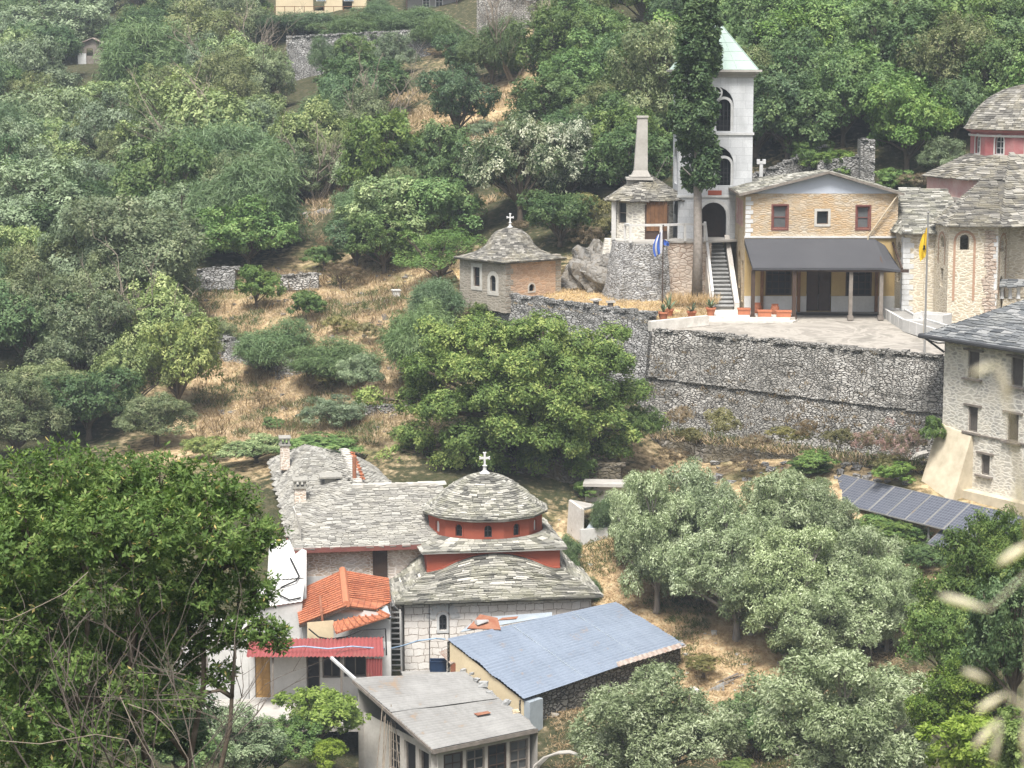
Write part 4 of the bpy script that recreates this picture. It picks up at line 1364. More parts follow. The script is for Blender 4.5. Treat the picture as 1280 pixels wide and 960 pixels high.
# apse and nave roofs
ov = [V((p.x, p.y, 0)) for p in ap_]
zA = zE + .02
E = [XY_(1164, 112.9), XY_(1183, 109.9), XY_(1250, 109.9), XY_(1265, 111.9)]
T1 = V((XY_(1243, 116.6).x, 116.6, W(1243, 222, 116.6).z)); T2 = V((XY_(1300, 116.6).x, 116.6, W(1300, 214, 116.6).z))
T0 = V((XY_(1225, 116.8).x, 116.8, T1.z - .15))
mb = MB()
S_ = lambda p: V((p.x, p.y, zA))
slates(mb, [S_(E[0]), S_(E[1]), T0], .17, (.3, .8), .035)
slates(mb, [S_(E[1]), S_(E[2]), T1, T0], .17, (.3, .8), .035)
slates(mb, [S_(E[2]), S_(XY_(1340, 111.9)), V((T2.x + 3, T2.y, T2.z)), T1], .17, (.3, .8), .035)
K(mb, 'apse_roof', M['slate_up'])
mb = MB()
n0, n1, n2 = XY_(1098, 117.4), XY_(1129, 112.3), XY_(1172, 112.3)
zz = zN + .03
U0 = V((XY_(1122, 118.8).x, 118.8, W(1122, 236, 118.8).z)); U1 = V((XY_(1182, 118.6).x, 118.6, W(1182, 236, 118.6).z))
slates(mb, [V((n0.x, n0.y, zz)), V((n1.x, n1.y, zz)), U0], .17, (.3, .7), .03)
slates(mb, [V((n1.x, n1.y, zz)), V((n2.x + .6, n2.y, zz)), U1, U0], .17, (.3, .7), .03)
slates(mb, [V((n2.x + .6, n2.y, zz)), V((n2.x + 1.6, n2.y + 1.5, zz + .5)), U1], .17, (.3, .7), .03)
K(mb, 'nave_roof', M['slate'])
mb = MB(); mb.box((T1.x + 3, 122, TZ + 2.6), (10, 9.0, 5.0), 0, .5)
mb.box((U0.x + 1.6, 117.6, TZ + 2.0), (3.6, 8., 3.9), 0, .5)
K(mb, 'rear_wall', M['apse'])
mb = MB(); mb.face([V((XY_(1122, 118.8).x, 118.85, zN)), V((U1.x, 118.85, zN)), U1, U0])
K(mb, 'plaster_gable', M['pinkfade'])
# white flashing under the red base
mb = MB()
for i in (0, 1): mb.bar(b0[i] + V((0, -.05, .52)), b0[i + 1] + V((0, -.05, .42)), .12, .2)
K(mb, 'plaster_skirt', M['whitewash'])
# drum and dome
zd0, zd1 = zr1 - .05, W(1250, 164, 118).z
RD = 3.42
N16 = 12
mb = MB()
dd = []
for i in range(N16):
    a, b = 2 * pi * i / N16, 2 * pi * (i + 1) / N16
    p, q = V((dc.x + RD * cos(a), dc.y + RD * sin(a), zd0)), V((dc.x + RD * cos(b), dc.y + RD * sin(b), zd0))
    L_ = (q - p).length
    ops = [(L_ / 2 - .27, .2, L_ / 2 + .27, 1.2, True)]
    facade(mb, p, (q - p).normalized(), L_, zd1 - zd0, ops, .25)
    dd.append((p, (q - p).normalized(), ops[0]))
dr = K(mb, 'drum', M['pinkplaster'])
for p, ex_, q in dd:
    if ex_.cross(Z).y < .3: window(dr, p - kO, ex_, q, M['marble_trim'], M['glass'], .03, .12, (1, 2), M['white'], .07)
mb = MB()
mb.lathe([(RD + .04, zd1 - .34), (RD + .07, zd1 - .24), (RD + .04, zd1 - .22)], 32, (dc.x, dc.y, 0), cap=False)
K(mb, 'white_band', M['white'], dr)
mb = MB()
mb.lathe([(RD, zd1 - .12), (RD + .2, zd1 - .02), (RD + .25, zd1 + .06), (RD, zd1 + .07)], 32, (dc.x, dc.y, 0), cap=False)
K(mb, 'cornice', M['pinkplaster'], dr)
zt = W(1290, 104, 121).z
fnd = dome_fn(dc.x, dc.y, RD + .3, zd1 + .05, zt, False, (([0, .1, .25, .42, .6, .78, .92, 1], [1, .955, .9, .8, .64, .42, .18, .03]), ([0, .1, .25, .42, .6, .78, .92, 1], [0, .1, .27, .48, .69, .87, .965, 1])))
mb = MB()
slates_param(mb, fnd, 0, 2 * pi, 26, (.25, .55), .03)
mb.lathe([(RD + .25, zd1 + .03)] + [((fnd(0, t_).x - dc.x) - .06, fnd(0, t_).z - .03) for t_ in np.linspace(.05, 1, 10)], 32, (dc.x, dc.y, 0))
K(mb, 'dome', M['slate_up'])
# little slate canopy with brackets against the right wall
cn = thing('wall_shrine', 'small slate canopy on pale brackets against the church wall', 'shrine', V((XY_(1265, 111.2).x, 111.2, TZ)))
q0 = cn.location
zc_ = W(1265, 357, 111.2).z - TZ
mb = MB(); mb.box((.6, .2, (zc_ - .65) / 2), (2.0, .6, zc_ - .65), 0, .5); mb.build('base_wall', M['apse'], cn)
mb = MB(); slates(mb, [V((-.65, -.45, zc_)), V((1.9, -.45, zc_)), V((1.9, .2, zc_ + .3)), V((-.65, .2, zc_ + .3))], .2, (.3, .6)); mb.build('canopy', M['slate_dark'], cn)
for i in range(6):
    mb = MB(); mb.lathe([(.13, zc_ - .65), (.1, zc_ - .5), (.08, zc_ - .25), (.15, zc_ - .03)], 8, (-.45 + i * .42, -.1, 0)); mb.build('bracket', M['marble_trim'], cn)

# white planters stepping along the church wall
def planter(p, q, w_, h_, label):
    p, q = V(p), V(q)
    o = thing('planter', label, 'planter', p, atan2((q - p).y, (q - p).x), 'white masonry planters by the church')
    L_ = (q - p).length
    mb = MB()
    for c_, d_ in (((L_ / 2, .06, h_ / 2), (L_, .12, h_)), ((L_ / 2, w_ - .06, h_ / 2 + .01), (L_, .12, h_ + .02)), ((.06, w_ / 2, h_ / 2 - .004), (.12, w_ - .24, h_ - .01)), ((L_ - .06, w_ / 2, h_ / 2 - .004), (.12, w_ - .24, h_ - .01))): mb.box(c_, d_, 0, .5)
    n_ = int(L_ / .9)
    for i in range(1, n_): mb.box((i * L_ / n_, -.002, h_ / 2), (.03, .02, h_ * .9), 0, .5)
    mb.build('trough', M['white'], o)
    mb = MB(); mb.box((L_ / 2, w_ / 2, h_ - .12), (L_ - .2, w_ - .2, .06), 0, .5); mb.build('soil', M['concdark'], o)
    return o
pl_ = lambda px, py: (lambda p: V((p.x, p.y, 12.9)))(Vector(ray(px, py)) * ((12.9 - CZ) / ray(px, py).z))
planter(pl_(1103, 398), pl_(1128, 413), 1.1, .55, 'white planter touching the porch corner, farthest of three')
planter(pl_(1128, 414), pl_(1172, 428), 1.2, .6, 'long white planter in front, crossing behind the yellow flag pole')
planter(pl_(1141, 410), pl_(1178, 413), 1.0, .75, 'white planter set back against the apse of the church')

# ------------------------------------------------------------------ pots, stumps, flags
def agave(mb, c, r, n=14, h=.5):
    for i in range(n):
        a = i * 2.4 + rnd.uniform(-.2, .2)
        el = rnd.uniform(.35, 1.35)
        d = V((cos(a) * cos(el), sin(a) * cos(el), sin(el)))
        s_ = V((-sin(a), cos(a), 0)) * .045
        L_ = r * rnd.uniform(.75, 1.1)
        p = V(c)
        m_ = p + d * L_ * .55 + Z * .02
        t_ = p + d * L_ - Z * (.1 * L_ * (1.4 - el))
        mb.face([p - s_ * .7, p + s_ * .7, m_ + s_, m_ - s_], rnd.random()); mb.face([m_ - s_, m_ + s_, t_], rnd.random())
def pot_at(px, py, s, label, leaf):
    p = pl_(px, py); p.z = TZ
    d = ray(px, py); p = V((d.x, d.y, d.z)) * ((TZ + .02 - CZ) / d.z) + Z * CZ
    o = thing('plant_pot', label, 'plant pot', p, rnd.random() * 3, 'terracotta pots with agaves')
    mb = MB(); mb.lathe([(.13 * s, 0), (.2 * s, .3 * s), (.23 * s, .3 * s), (.23 * s, .37 * s), (.19 * s, .37 * s), (.18 * s, .32 * s)], 14); mb.build('pot', M['terracotta'], o)
    mb = MB(); agave(mb, (0, 0, .34 * s), leaf); mb.build('agave', M['lf_agave'], o)
pot_at(829, 401, 1.25, 'terracotta agave pot at the very corner of the lawn by the kerb', .55)
pot_at(836.5, 396, 1.1, 'tallest agave, in the pot just behind the corner pot', .95)
pot_at(864.5, 399, 1.15, 'terracotta agave pot midway along the low kerb wall', .6)
pot_at(888.5, 395, 1.2, 'terracotta agave pot at the foot of the white stair rail', .6)
def trough(px, py, w_, label):
    d = ray(px, py); p = d * ((TZ + .06 - CZ) / d.z) + Z * CZ
    o = thing('terracotta_trough', label, 'planter', p, rnd.uniform(-.05, .05), 'terracotta planters on the pale step')
    k = []
    mb = MB()
    h_, d_ = .34, .36
    for x0, z0, x1, z1 in ((w_ * .46, 0, w_ * .5, h_),):
        for (xa, ya, xb, yb) in ((-1, -1, 1, -1), (1, -1, 1, 1), (1, 1, -1, 1), (-1, 1, -1, -1)):
            mb.face([(xa * x0, ya * d_ * .42, z0), (xb * x0, yb * d_ * .42, z0), (xb * x1, yb * d_ * .5, z1), (xa * x1, ya * d_ * .5, z1)])
            mb.face([(xa * x1, ya * d_ * .5, z1), (xb * x1, yb * d_ * .5, z1), (xb * x1 * .9, yb * d_ * .42, z1), (xa * x1 * .9, ya * d_ * .42, z1)])
    mb.box((0, 0, h_ - .05), (w_ * 1.04, d_ * 1.1, .07), 0, .5)
    mb.build('body', M['terracotta'], o)
trough(930, 393, .66, 'terracotta trough left of the first porch post'); trough(955.5, 395.5, .72, 'terracotta trough between two urns, just right of the first post'); trough(979.5, 396, .78, 'terracotta trough at the right end of the step')
def urn(px, py, label):
    d = ray(px, py); p = d * ((TZ + .06 - CZ) / d.z) + Z * CZ
    o = thing('terracotta_urn', label, 'urn', p, 0, 'terracotta planters on the pale step')
    mb = MB(); mb.lathe([(.15, 0), (.22, .16), (.23, .32), (.17, .46), (.2, .52), (.16, .52), (.14, .44)], 14); mb.build('body', M['terracotta'], o)
urn(946.5, 391, 'round terracotta urn beside the first porch post'); urn(968.5, 392.5, 'round terracotta urn between the two right hand troughs')
def stump(px, py, label):
    d = ray(px, py); p = d * ((13.35 - CZ) / d.z) + Z * CZ
    o = thing('stone_stool', label, 'stool', p, rnd.random(), 'stone stools on the dry lawn')
    mb = MB(); mb.lathe([(.17, -.1), (.15, .42)], 8); mb.build('shaft', M['greywood'], o)
    mb = MB(); mb.box((0, 0, .46), (.46, .42, .09), 0, .5, jit=.03); mb.build('top_slab', M['conc'], o)
stump(745, 386, 'weathered stone stool on the dry lawn, farther from the flagpole'); stump(763, 388, 'weathered stone stool on the dry lawn, nearer the flagpole')

def flag(px, ytop, ybase, zb, r_, label, name, metal):
    d = ray(px, ybase); p = d * ((zb - CZ) / d.z) + Z * CZ
    o = thing(name, label, 'flagpole', p)
    ht = W(px, ytop, p.y).z - zb
    mb = MB(); mb.tube([(0, 0, -.1), (0, 0, ht)], [r_, r_ * .7], 8); mb.lathe([(0, ht), (r_ * 1.6, ht + r_ * 1.5), (0, ht + r_ * 3)], 8); mb.build('pole', metal, o)
    return o, ht, p
o, ht, p = flag(828, 283, 386, 13.1, .035, 'thin brown flagpole with a hanging blue and white striped flag', 'flagpole', M['darkwood'])
def drape(zs, w_, m_of):
    """cloth hanging in folds from the pole"""
    pass
def hang(o, stripes, z0, z1, wid, fold, name, side=-1):
    fl_ = None
    for nm, m_, t0, t1 in stripes:
        mb = MB()
        n = 10
        for i in range(n):
            for j in range(4):
                P = []
                for ii, jj in ((i, j), (i + 1, j), (i + 1, j + 1), (i, j + 1)):
                    v = ii / n; t_ = t0 + (t1 - t0) * jj / 4
                    x = side * (.03 + wid * t_ * (.55 + .45 * sin(v * 2.6)) )
                    y = fold * sin(t_ * 7 + v * 2) - .03
                    z = z0 + (z1 - z0) * v - t_ * .55 * abs(z1 - z0) * .5
                    P.append((x, y, z))
                mb.face(P)
        b = mb.build(nm, m_, fl_ or o, True)
        if fl_ is None: fl_ = b
    return fl_
z_ = lambda py, Y: W(828, py, Y).z - p.z
hang(o, [('flag', M['flagwhite'], 0, .3), ('blue_stripe', M['blue'], .3, .62), ('white_stripe', M['flagwhite'], .62, .8), ('blue_stripe', M['blue'], .8, 1.)], z_(287, p.y), z_(314, p.y), .5, .14, 'flag')
hang(o, [('flag_canton', M['blue'], 0, 1)], z_(299, p.y), z_(306, p.y), .3, .12, 'flag', 1)
o, ht, p = flag(1155.5, 268, 441, 12.76, .055, 'tall grey steel flagpole with limp yellow flag on the forecourt', 'flagpole', M['greymetal'])
fz = lambda py: W(1155, py, p.y).z - p.z
fo_ = hang(o, [('flag', M['flagyellow'], 0, 1)], fz(284), fz(318), .34, .1, 'flag')
mb = MB(); mb.box((-.17, -.15, fz(309)), (.09, .012, .2), .2, .5); mb.box((-.17, -.15, fz(311)), (.14, .012, .05), .2, .5); mb.build('black_emblem', M['black'], fo_)
mb = MB(); mb.tube([(-.1, -.02, fz(318)), (-.13, -.02, fz(380)), (-.06, -.03, .6)], .012, 4); mb.build('halyard', M['pipe'], o)

# ------------------------------------------------------------------ stone building at the right edge
aR = radians(-58)
bo = W(1176, 600, 97.0)
f = Fr(bo, aR)
sb = thing('stone_building', 'three storey cream and grey rubble building with dark slate roof at right edge', 'building', bo, aR)
H = f.at(1188, 420)[1]
BL, BW = 13.5, 8.
wins = [f.rect(1210, 439, 1224, 473), f.rect(1264, 447, 1279, 483), f.rect(1210, 508, 1222, 540), f.rect(1259, 517, 1273, 552), f.rect(1226, 568, 1237, 594)]
u0 = f.at(1181, 530)[0]
wins += [(wins[1][0] + 3.4, wins[1][1], wins[1][2] + 3.4, wins[1][3]), (wins[3][0] + 3.3, wins[3][1], wins[3][2] + 3.3, wins[3][3])]
mb = MB(); facade(mb, (0, 0, -.6), (1, 0, 0), BL, H + .6, [(q[0], q[1] + .6, q[2], q[3] + .6) for q in wins], .3)
facade(mb, (0, BW, -.6), (0, -1, 0), BW, H + .6); facade(mb, (BL, 0, -.6), (0, 1, 0), BW, H + .6); facade(mb, (BL, BW, -.6), (-1, 0, 0), BL, H + .6)
mb.build('wall', M['creamstone'], sb)
for q in wins:
    w_ = window(sb, (0, 0, 0), (1, 0, 0), q, M['greywood'], M['sacking'], .05, .07, (0, 0), None)
    mb = MB(); mb.box(((q[0] + q[2]) / 2 + .0, -.03, q[3] + .05), (q[2] - q[0] + .5, .1, .09), 0, .5); mb.build('lintel', M['greywood'], w_)
    mb = MB(); mb.box(((q[0] + q[2]) / 2, -.06, q[1] - .05), (q[2] - q[0] + .45, .2, .08), 0, .5); mb.build('sill', M['greywood'], w_)
mb = MB(); mb.box((BL / 2 + .8, -.02, f.at(1230, 545)[1] - .0), (BL - 1.6, .1, .06), 0, .5); mb.build('timber_tie', M['greywood'], sb)
# buttress at the corner
zb1, zb0 = f.at(1184, 531)[1], f.at(1162, 604)[1]
b1x = f.at(1217, 545)[0]
mb = MB()
k = len(mb.v)
pts_ = [(-.1, -.12, zb1), (b1x, -.12, zb1 - .25), (b1x, -.95, zb0 + .1), (-.15, -1.35, zb0 - .6), (-.1, 3, zb1), (b1x, .5, zb1 - .25), (b1x, .5, zb0 - .6), (-.65, 3, zb0 - .6), (b1x, -.95, zb0 - .6)]
q_ = [V(x) for x in pts_]
c0, c1, c2, c3 = q_[0], q_[1], V((b1x, -.95, zb0 + .1)), V((-.15, -1.35, zb0 - .6))
for t_ in range(6):
    a_, b_ = t_ / 6, (t_ + 1) / 6
    l0, l1 = c0.lerp(V((-.15, -1.35, zb0 - .5)), a_), c0.lerp(V((-.15, -1.35, zb0 - .5)), b_)
    r0_, r1_ = c1.lerp(V((b1x + .02, -1.25, zb0 - .5)), a_), c1.lerp(V((b1x + .02, -1.25, zb0 - .5)), b_)
    mb.face([l1, r1_, r0_, l0])
mb.face([q_[7], V((-.15, -1.35, zb0 - .5)), q_[0], q_[4]]); mb.face([V((b1x + .02, -1.25, zb0 - .5)), q_[6], q_[5], q_[1]]); mb.face([q_[0], q_[1], q_[5], q_[4]])
mb.build('buttress', M['creambatter'], sb)
mb = MB(); mb.box(((b1x + BL) / 2, -.32, zb0 - .35), (BL - b1x, .6, 1.1), 0, .5); mb.build('cement_footing', M['creambatter'], sb)
ft = rubble_wall('rubble_footing', 'footing', (-.9, -1.45, zb0 - .55), (BL, -.75, zb0 - .45), 1.2, 1.2, M['terrace_pale'], .1, .4, False, sb, .3, .08)
# roof
ov_ = .75
zr = H - .02
zt_ = H + 2.5
mb = MB()
c = [V((-ov_, -ov_, zr)), V((BL + ov_, -ov_, zr)), V((BL + ov_, BW + ov_, zr)), V((-ov_, BW + ov_, zr))]
r0, r1 = V((BW / 2, BW / 2, zt_)), V((BL - BW / 2, BW / 2, zt_))
slates(mb, [c[0], c[1], r1, r0], .2, (.35, .7), .035); slates(mb, [c[3], c[0], r0], .2, (.35, .7), .035)
slates(mb, [c[2], c[3], r0, r1], .2, (.35, .7), .035); slates(mb, [c[1], c[2], r1], .2, (.35, .7), .035)
ro = mb.build('roof', M['slate_dark'], sb)
mb = MB()
mb.tube([c[0] + V((0, -.08, -.03)), c[1] + V((0, -.08, -.03))], .1, 8); mb.tube([c[0] + V((-.08, 0, -.03)), c[3] + V((-.08, 0, -.03))], .1, 8)
mb.tube([c[0] + V((.3, -.02, -.1)), V((.05, -.07, H - .75)), V((.0, -.06, zb1))][:2], .05, 8)
mb.build('gutter', M['iron'], ro)
mb = MB(); mb.prism([(c[0].x + .05, c[0].y + .05), (c[1].x - .05, c[1].y + .05), (c[2].x - .05, c[2].y - .05), (c[3].x + .05, c[3].y - .05)], zr - .1, zr - .06, .5); mb.build('soffit', M['darkwood'], ro)
# curved cement channel beside the buttress
gt = thing('drain_culvert', 'grey arched cement culvert mouth beside the cream buttress', 'culvert', W(1150, 600, 98.2))
q0 = gt.location
mb = MB()
P = [W(1136, 604, 98.0), W(1141, 575, 98.2), W(1147, 569, 98.3), W(1166, 564, 98.6)]
mb.tube([p - q0 for p in P], .16, 6); mb.build('rim', M['conc'], gt)
mb = MB(); mb.face([W(1137, 606, 98.3) - q0, W(1142, 575, 98.5) - q0, W(1166, 566, 98.9) - q0, W(1160, 606, 98.9) - q0]); mb.face([W(1137, 606, 99.3) - q0, W(1142, 575, 99.5) - q0, W(1166, 566, 99.9) - q0, W(1160, 606, 99.9) - q0])
mb.build('slab', M['concdark'], gt)

# ------------------------------------------------------------------ solar panels
def solar(p0, n, label, pw=1.16):
    o = thing('solar_array', label, 'solar panels', p0, radians(-57), 'solar panel tables')
    sl, dz_ = 1.55, .92
    for i in range(n):
        x0, x1 = i * pw, (i + 1) * pw - .02
        mb = MB(); mb.slab([(x0 + .035, -.03, .02 - .03 * dz_ / sl), (x0 + .035, -sl + .03, -dz_ + .035), (x1 - .035, -sl + .03, -dz_ + .035), (x1 - .035, -.03, .0)], .02)
        pn = mb.build('solar_panel', M['solar'], o)
        mb = MB()
        for a, b in (((x0 + .02, 0, 0), (x0 + .02, -sl, -dz_)), ((x1 - .02, 0, 0), (x1 - .02, -sl, -dz_)), ((x0, -.02, 0), (x1, -.02, 0)), ((x0, -sl + .02, -dz_), (x1, -sl + .02, -dz_))): mb.bar(a, b, .03, .045)
        mb.build('frame', M['greymetal'], pn)
    mb = MB()
    for i in range(0, n + 1, 2):
        x = i * pw + .1
        mb.bar((x, -.15, -.14), (x, -.15, -1.6), .06); mb.bar((x, -sl + .2, -dz_ + .02), (x, -sl + .2, -1.9), .06); mb.bar((x, -.1, -.1), (x, -sl + .1, -dz_), .06)
    mb.build('rack', M['greymetal'], o)
solar(W(1053, 593, 98.2), 14, 'long row of solar panels tilted below the cream buttress')
solar(W(1192, 648, 91.5), 7, 'lower second row of solar panels half hidden by the green bush')

# ------------------------------------------------------------------ old walls, ruins, houses far up the slope
rubble_wall('ruined_wall', 'broken sloping stone wall behind the roof of the ochre house', W(938, 222, 132), W(1026, 186, 133.5), 3.2, 4.6, M['terrace_pale'], .2, .6)
rubble_wall('ruined_wall', 'jagged ruined wall to the right of the gable ridge', W(1022, 205, 131.5), W(1076, 196, 131.5), 4.2, 4.2, M['terrace_pale'], .2, .6)
rubble_wall('ruined_pier', 'tall broken masonry pier standing among the trees behind the ochre house', W(1076, 174, 131), W(1094, 180, 131), 5, 5, M['terrace_pale'], .3, 1.2, True, None, .18, .12)
tp = thing('stone_cross', 'pale T shaped stone post beside the bell tower', 'stone post', W(951, 232, 130))
zz_ = lambda py: W(951, py, 130).z - tp.location.z
mb = MB(); mb.box((0, 0, zz_(218)), (.2, .2, 1.5), 0, .5); mb.box((0, 0, zz_(203)), (.5, .24, .14), 0, .5); mb.box((-.17, 0, zz_(202)), (.18, .26, .28), 0, .5); mb.box((.17, 0, zz_(202)), (.18, .26, .28), 0, .5); mb.build('post', M['marble_trim'], tp)

TW = [
    ('pale dry stone terrace wall behind the round green shrub', (246, 338, 133), (294, 336, 133), 1.2, 1.2, 'terrace_pale'),
    ('dry stone wall slanting down below the hanging broom', (262, 414, 124.5), (345, 452, 120), 1.2, 1.4, 'terrace_pale'),
    ('lower stretch of slanting dry stone wall, right of the broom', (345, 448, 119.5), (455, 476, 116), 1.4, 1.6, 'terrace_pale'),
    ('small pale retaining wall near the big rounded green tree', (455, 510, 109), (512, 508, 108.5), 1.5, 1.3, 'terrace_pale'),
    ('collapsed stone wall on the brown terrace under the thicket', (350, 346, 132), (398, 343, 132), .8, .9, 'terrace'),
    ('long pale terrace wall at the top showing in pieces between hanging greenery', (358, 47, 218), (548, 37, 214), 4.2, 4.0, 'terrace_pale'),
    ('old grey stone wall at the top beside the bare trees', (596, -4, 210), (668, 2, 209), 5.4, 3.8, 'terrace'),
    ('dark old wall under the big rounded green tree', (628, 572, 101.5), (776, 583, 100.5), 2.1, 2.0, 'terrace_low'),
]
for lb, a, b, h0, h1, m_ in TW:
    if a[2] > 200:
        k_ = min(hit(a[0], a[1] + 55, a[2]), a[2]) / a[2]
        a, b, h0, h1 = (a[0], a[1], a[2] * k_), (b[0], b[1], b[2] * k_), h0 * 1.15, h1 * 1.15
    rubble_wall('terrace_wall', lb, W(*a), W(*b), h0, h1, M[m_], .25, .5, True, None, .28 if a[2] < 150 else .45, .1, 'old terrace walls of the slope')
# limestone outcrops
def outcrop(px, py, Y, r, label, s=(1, 1, 1)):
    p = W(px, py, Y)
    bm = bmesh.new() if False else None
    mb = MB()
    n, m_ = 26, 16
    o = thing('rock_outcrop', label, 'rock', p, 0, 'limestone outcrops')
    for j in range(m_ + 1):
        ph = pi * j / m_
        for i in range(n):
            a = 2 * pi * i / n
            d = V((sin(ph) * cos(a), sin(ph) * sin(a), cos(ph)))
            q = d * 1.9 + V((px * .1, 0, 0))
            k = 1 + .4 * mnoise.noise(q) + .16 * mnoise.noise(q * 2.7)
            mb.v.append((d.x * r * k * s[0], d.y * r * k * s[1], d.z * r * k * s[2]))
    for j in range(m_):
        for i in range(n):
            i2 = (i + 1) % n
            mb.f.append((j * n + i, (j + 1) * n + i, (j + 1) * n + i2, j * n + i2)); mb.r.append(.5)
    mb.build('rock', M['rock'], o)
outcrop(742, 342, 121.5, 1.5, 'grey limestone outcrop left of the round bastion', (1, .8, 1.1))
outcrop(755, 345, 120, 1.2, 'smaller pale rock leaning against the bastion foot', (1, .8, 1))
outcrop(722, 355, 121.5, 1.0, 'low rock between the domed chapel and the big outcrop', (1.3, .8, .7))
outcrop(410, 280, 149, 1.3, 'pinkish rock bank showing below the thicket', (1.4, .8, .8))
# stone house at the very top
ho = W(345, 22, 228)
hs_ = thing('cream_house', 'cream plastered house with pale blue shutters at the top of the slope', 'house', ho)
s_ = 228 / F
mb = MB(); facade(mb, (0, 0, -2), (1, 0, 0), 112 * s_, 6.5, [(46 * s_, 2.7, 60 * s_, 3.9), (82 * s_, 2.7, 94 * s_, 3.9)], .2); facade(mb, (0, 6, -2), (0, -1, 0), 6, 6.5); facade(mb, (112 * s_, 0, -2), (0, 1, 0), 6, 6.5)
mb.build('wall', M['cream'], hs_)
mb = MB(); mb.box((85 * s_, -.03, 3.2), (54 * s_, .05, 2.5), 0, .5); mb.build('white_front', M['white'], hs_)
for x0, x1 in ((50, 62), (84, 96)):
    mb = MB(); mb.box(((x0 + x1) / 2 * s_, -.08, 2.4), ((x1 - x0) * s_, .1, 1.5), 0, .5)
    w_ = mb.build('window', M['white'], hs_)
    for e_ in (-1, 1):
        mb = MB(); mb.box(((x0 + x1) / 2 * s_ + e_ * .22, -.15, 2.4), (.38, .05, 1.3), 0, .5); mb.build('shutter', M['blueshutter'], w_)
mb = MB(); slates(mb, [(-.5, -.5, 4.5), (112 * s_ + .5, -.5, 4.5), (112 * s_ - 2, 3, 6.3), (2, 3, 6.3)], .3, (.5, .9)); slates(mb, [(112 * s_ + .5, 6.5, 4.5), (-.5, 6.5, 4.5), (2, 3, 6.3), (112 * s_ - 2, 3, 6.3)], .3, (.5, .9)); mb.build('roof', M['slate'], hs_)
mb = MB()
for i in range(12): mb.bar((i * 1.0, -.9, .2), (i * 1.0, -.9, 1.1), .06)
mb.bar((0, -.9, 1.1), (11, -.9, 1.1), .06); mb.build('balcony_rail', M['wood'], hs_)
ho = W(508, 18, 224)
h2 = thing('dark_veranda_house', 'dark shaded veranda with white framed windows at the top of the slope', 'house', ho)
mb = MB(); facade(mb, (0, 0, -1), (1, 0, 0), 5.2, 4.6, [(1.6, 1.6, 2.4, 2.9), (2.9, 1.6, 3.7, 2.9)], .2); facade(mb, (5.2, 0, -1), (0, 1, 0), 5, 4.6); facade(mb, (0, 5, -1), (0, -1, 0), 5, 4.6)
mb.build('wall', M['concdark'], h2)
for q in ((1.6, .6, 2.4, 1.9), (2.9, .6, 3.7, 1.9)): window(h2, (0, 0, 0), (1, 0, 0), q, M['white'], M['glass'], .1, -.03, (1, 1))
mb = MB(); mb.slab([(-.5, -1.5, 2.9), (5.6, -1.5, 2.9), (5.6, 5, 4.3), (-.5, 5, 4.3)], .12); mb.build('roof', M['slate_dark'], h2)
for x in (0.1, 5.1):
    mb = MB(); mb.bar((x, -1.3, -1), (x, -1.3, 2.85), .14); mb.build('post', M['darkwood'], h2)
# hut among the trees
ho = W(98, 72, min(hit(115, 80, 250), 250))
hu = thing('small_hut', 'little grey hut with a reddish tin roof among hazy trees', 'hut', ho)
mb = MB(); facade(mb, (0, 0, -1.5), (1, 0, 0), 2.9, 3.0, [(.9, 1.7, 1.6, 2.5)], .15); facade(mb, (2.9, 0, -1.5), (0, 1, 0), 2.5, 2.6); facade(mb, (0, 2.5, -1.5), (0, -1, 0), 2.5, 3.0); mb.face([(0, 0, 1.5), (2.9, 0, 1.5), (1.6, 0, 2.0)])
mb.build('wall', M['greywood'], hu)
mb = MB(); mb.slab([(-.3, -.3, 1.35), (1.6, -.3, 2.15), (1.6, 2.8, 2.15), (-.3, 2.8, 1.35)], .08); mb.slab([(1.6, -.3, 2.15), (3.4, -.3, 1.3), (3.4, 2.8, 1.3), (1.6, 2.8, 2.15)], .08); mb.build('roof', M['rustmix'], hu)
mb = MB(); mb.box((.4, -.06, -.5), (.9, .06, 1.9), 0, .5); mb.build('door', M['marble_trim'], hu)
# white box on the slope
wb = thing('beehive', 'small white box among dry grass on the terrace', 'beehive', W(495, 374, 126.5))
mb = MB(); mb.box((0, 0, .25), (.42, .42, .5), .3, .5); mb.build('body', M['white'], wb)
mb = MB(); mb.box((0, 0, .53), (.5, .5, .06), .3, .5); mb.build('lid', M['white'], wb)

# whitewashed tank beside the field
to_ = W(708, 676, 96.2)
tk = thing('concrete_tank', 'broken white concrete tank with grey sheet beside the olive trees', 'tank', to_)
q_ = lambda px, py, Y: W(px, py, Y) - to_
mb = MB()
a, b = q_(708, 672, 96.2), q_(726, 678, 95.2)
mb.slab([a, b, q_(727, 637, 95.2), q_(711, 625, 96.2)], .14)
mb.build('tall_wall', M['whitewash'], tk)
mb = MB(); mb.slab([q_(726, 682, 95.1), q_(760, 680, 95.6), q_(760, 660, 95.6), q_(726, 662, 95.1)], .14); mb.build('low_wall', M['white'], tk)
mb = MB(); mb.slab([q_(727, 636, 95.2), q_(745, 632, 97.0), q_(742, 630, 98), q_(712, 624, 97.0)], .1); mb.build('rim', M['conc'], tk)
mb = MB(); mb.slab([q_(733, 660, 95.4), q_(762, 660, 95.8), q_(766, 640, 97.4), q_(746, 641, 97.0)], .04); mb.build('grey_sheet', M['zinc'], tk)
cs_ = thing('concrete_slab', 'pale flat concrete slab roof at the foot of the old wall', 'slab', W(765, 604, 99.2))
mb = MB(); mb.box((0, 0, 0), (2.6, 1.2, .14), -.1, .5); mb.box((0, .2, -.6), (2.4, .8, 1.1), -.1, .5); mb.build('slab', M['conc'], cs_)

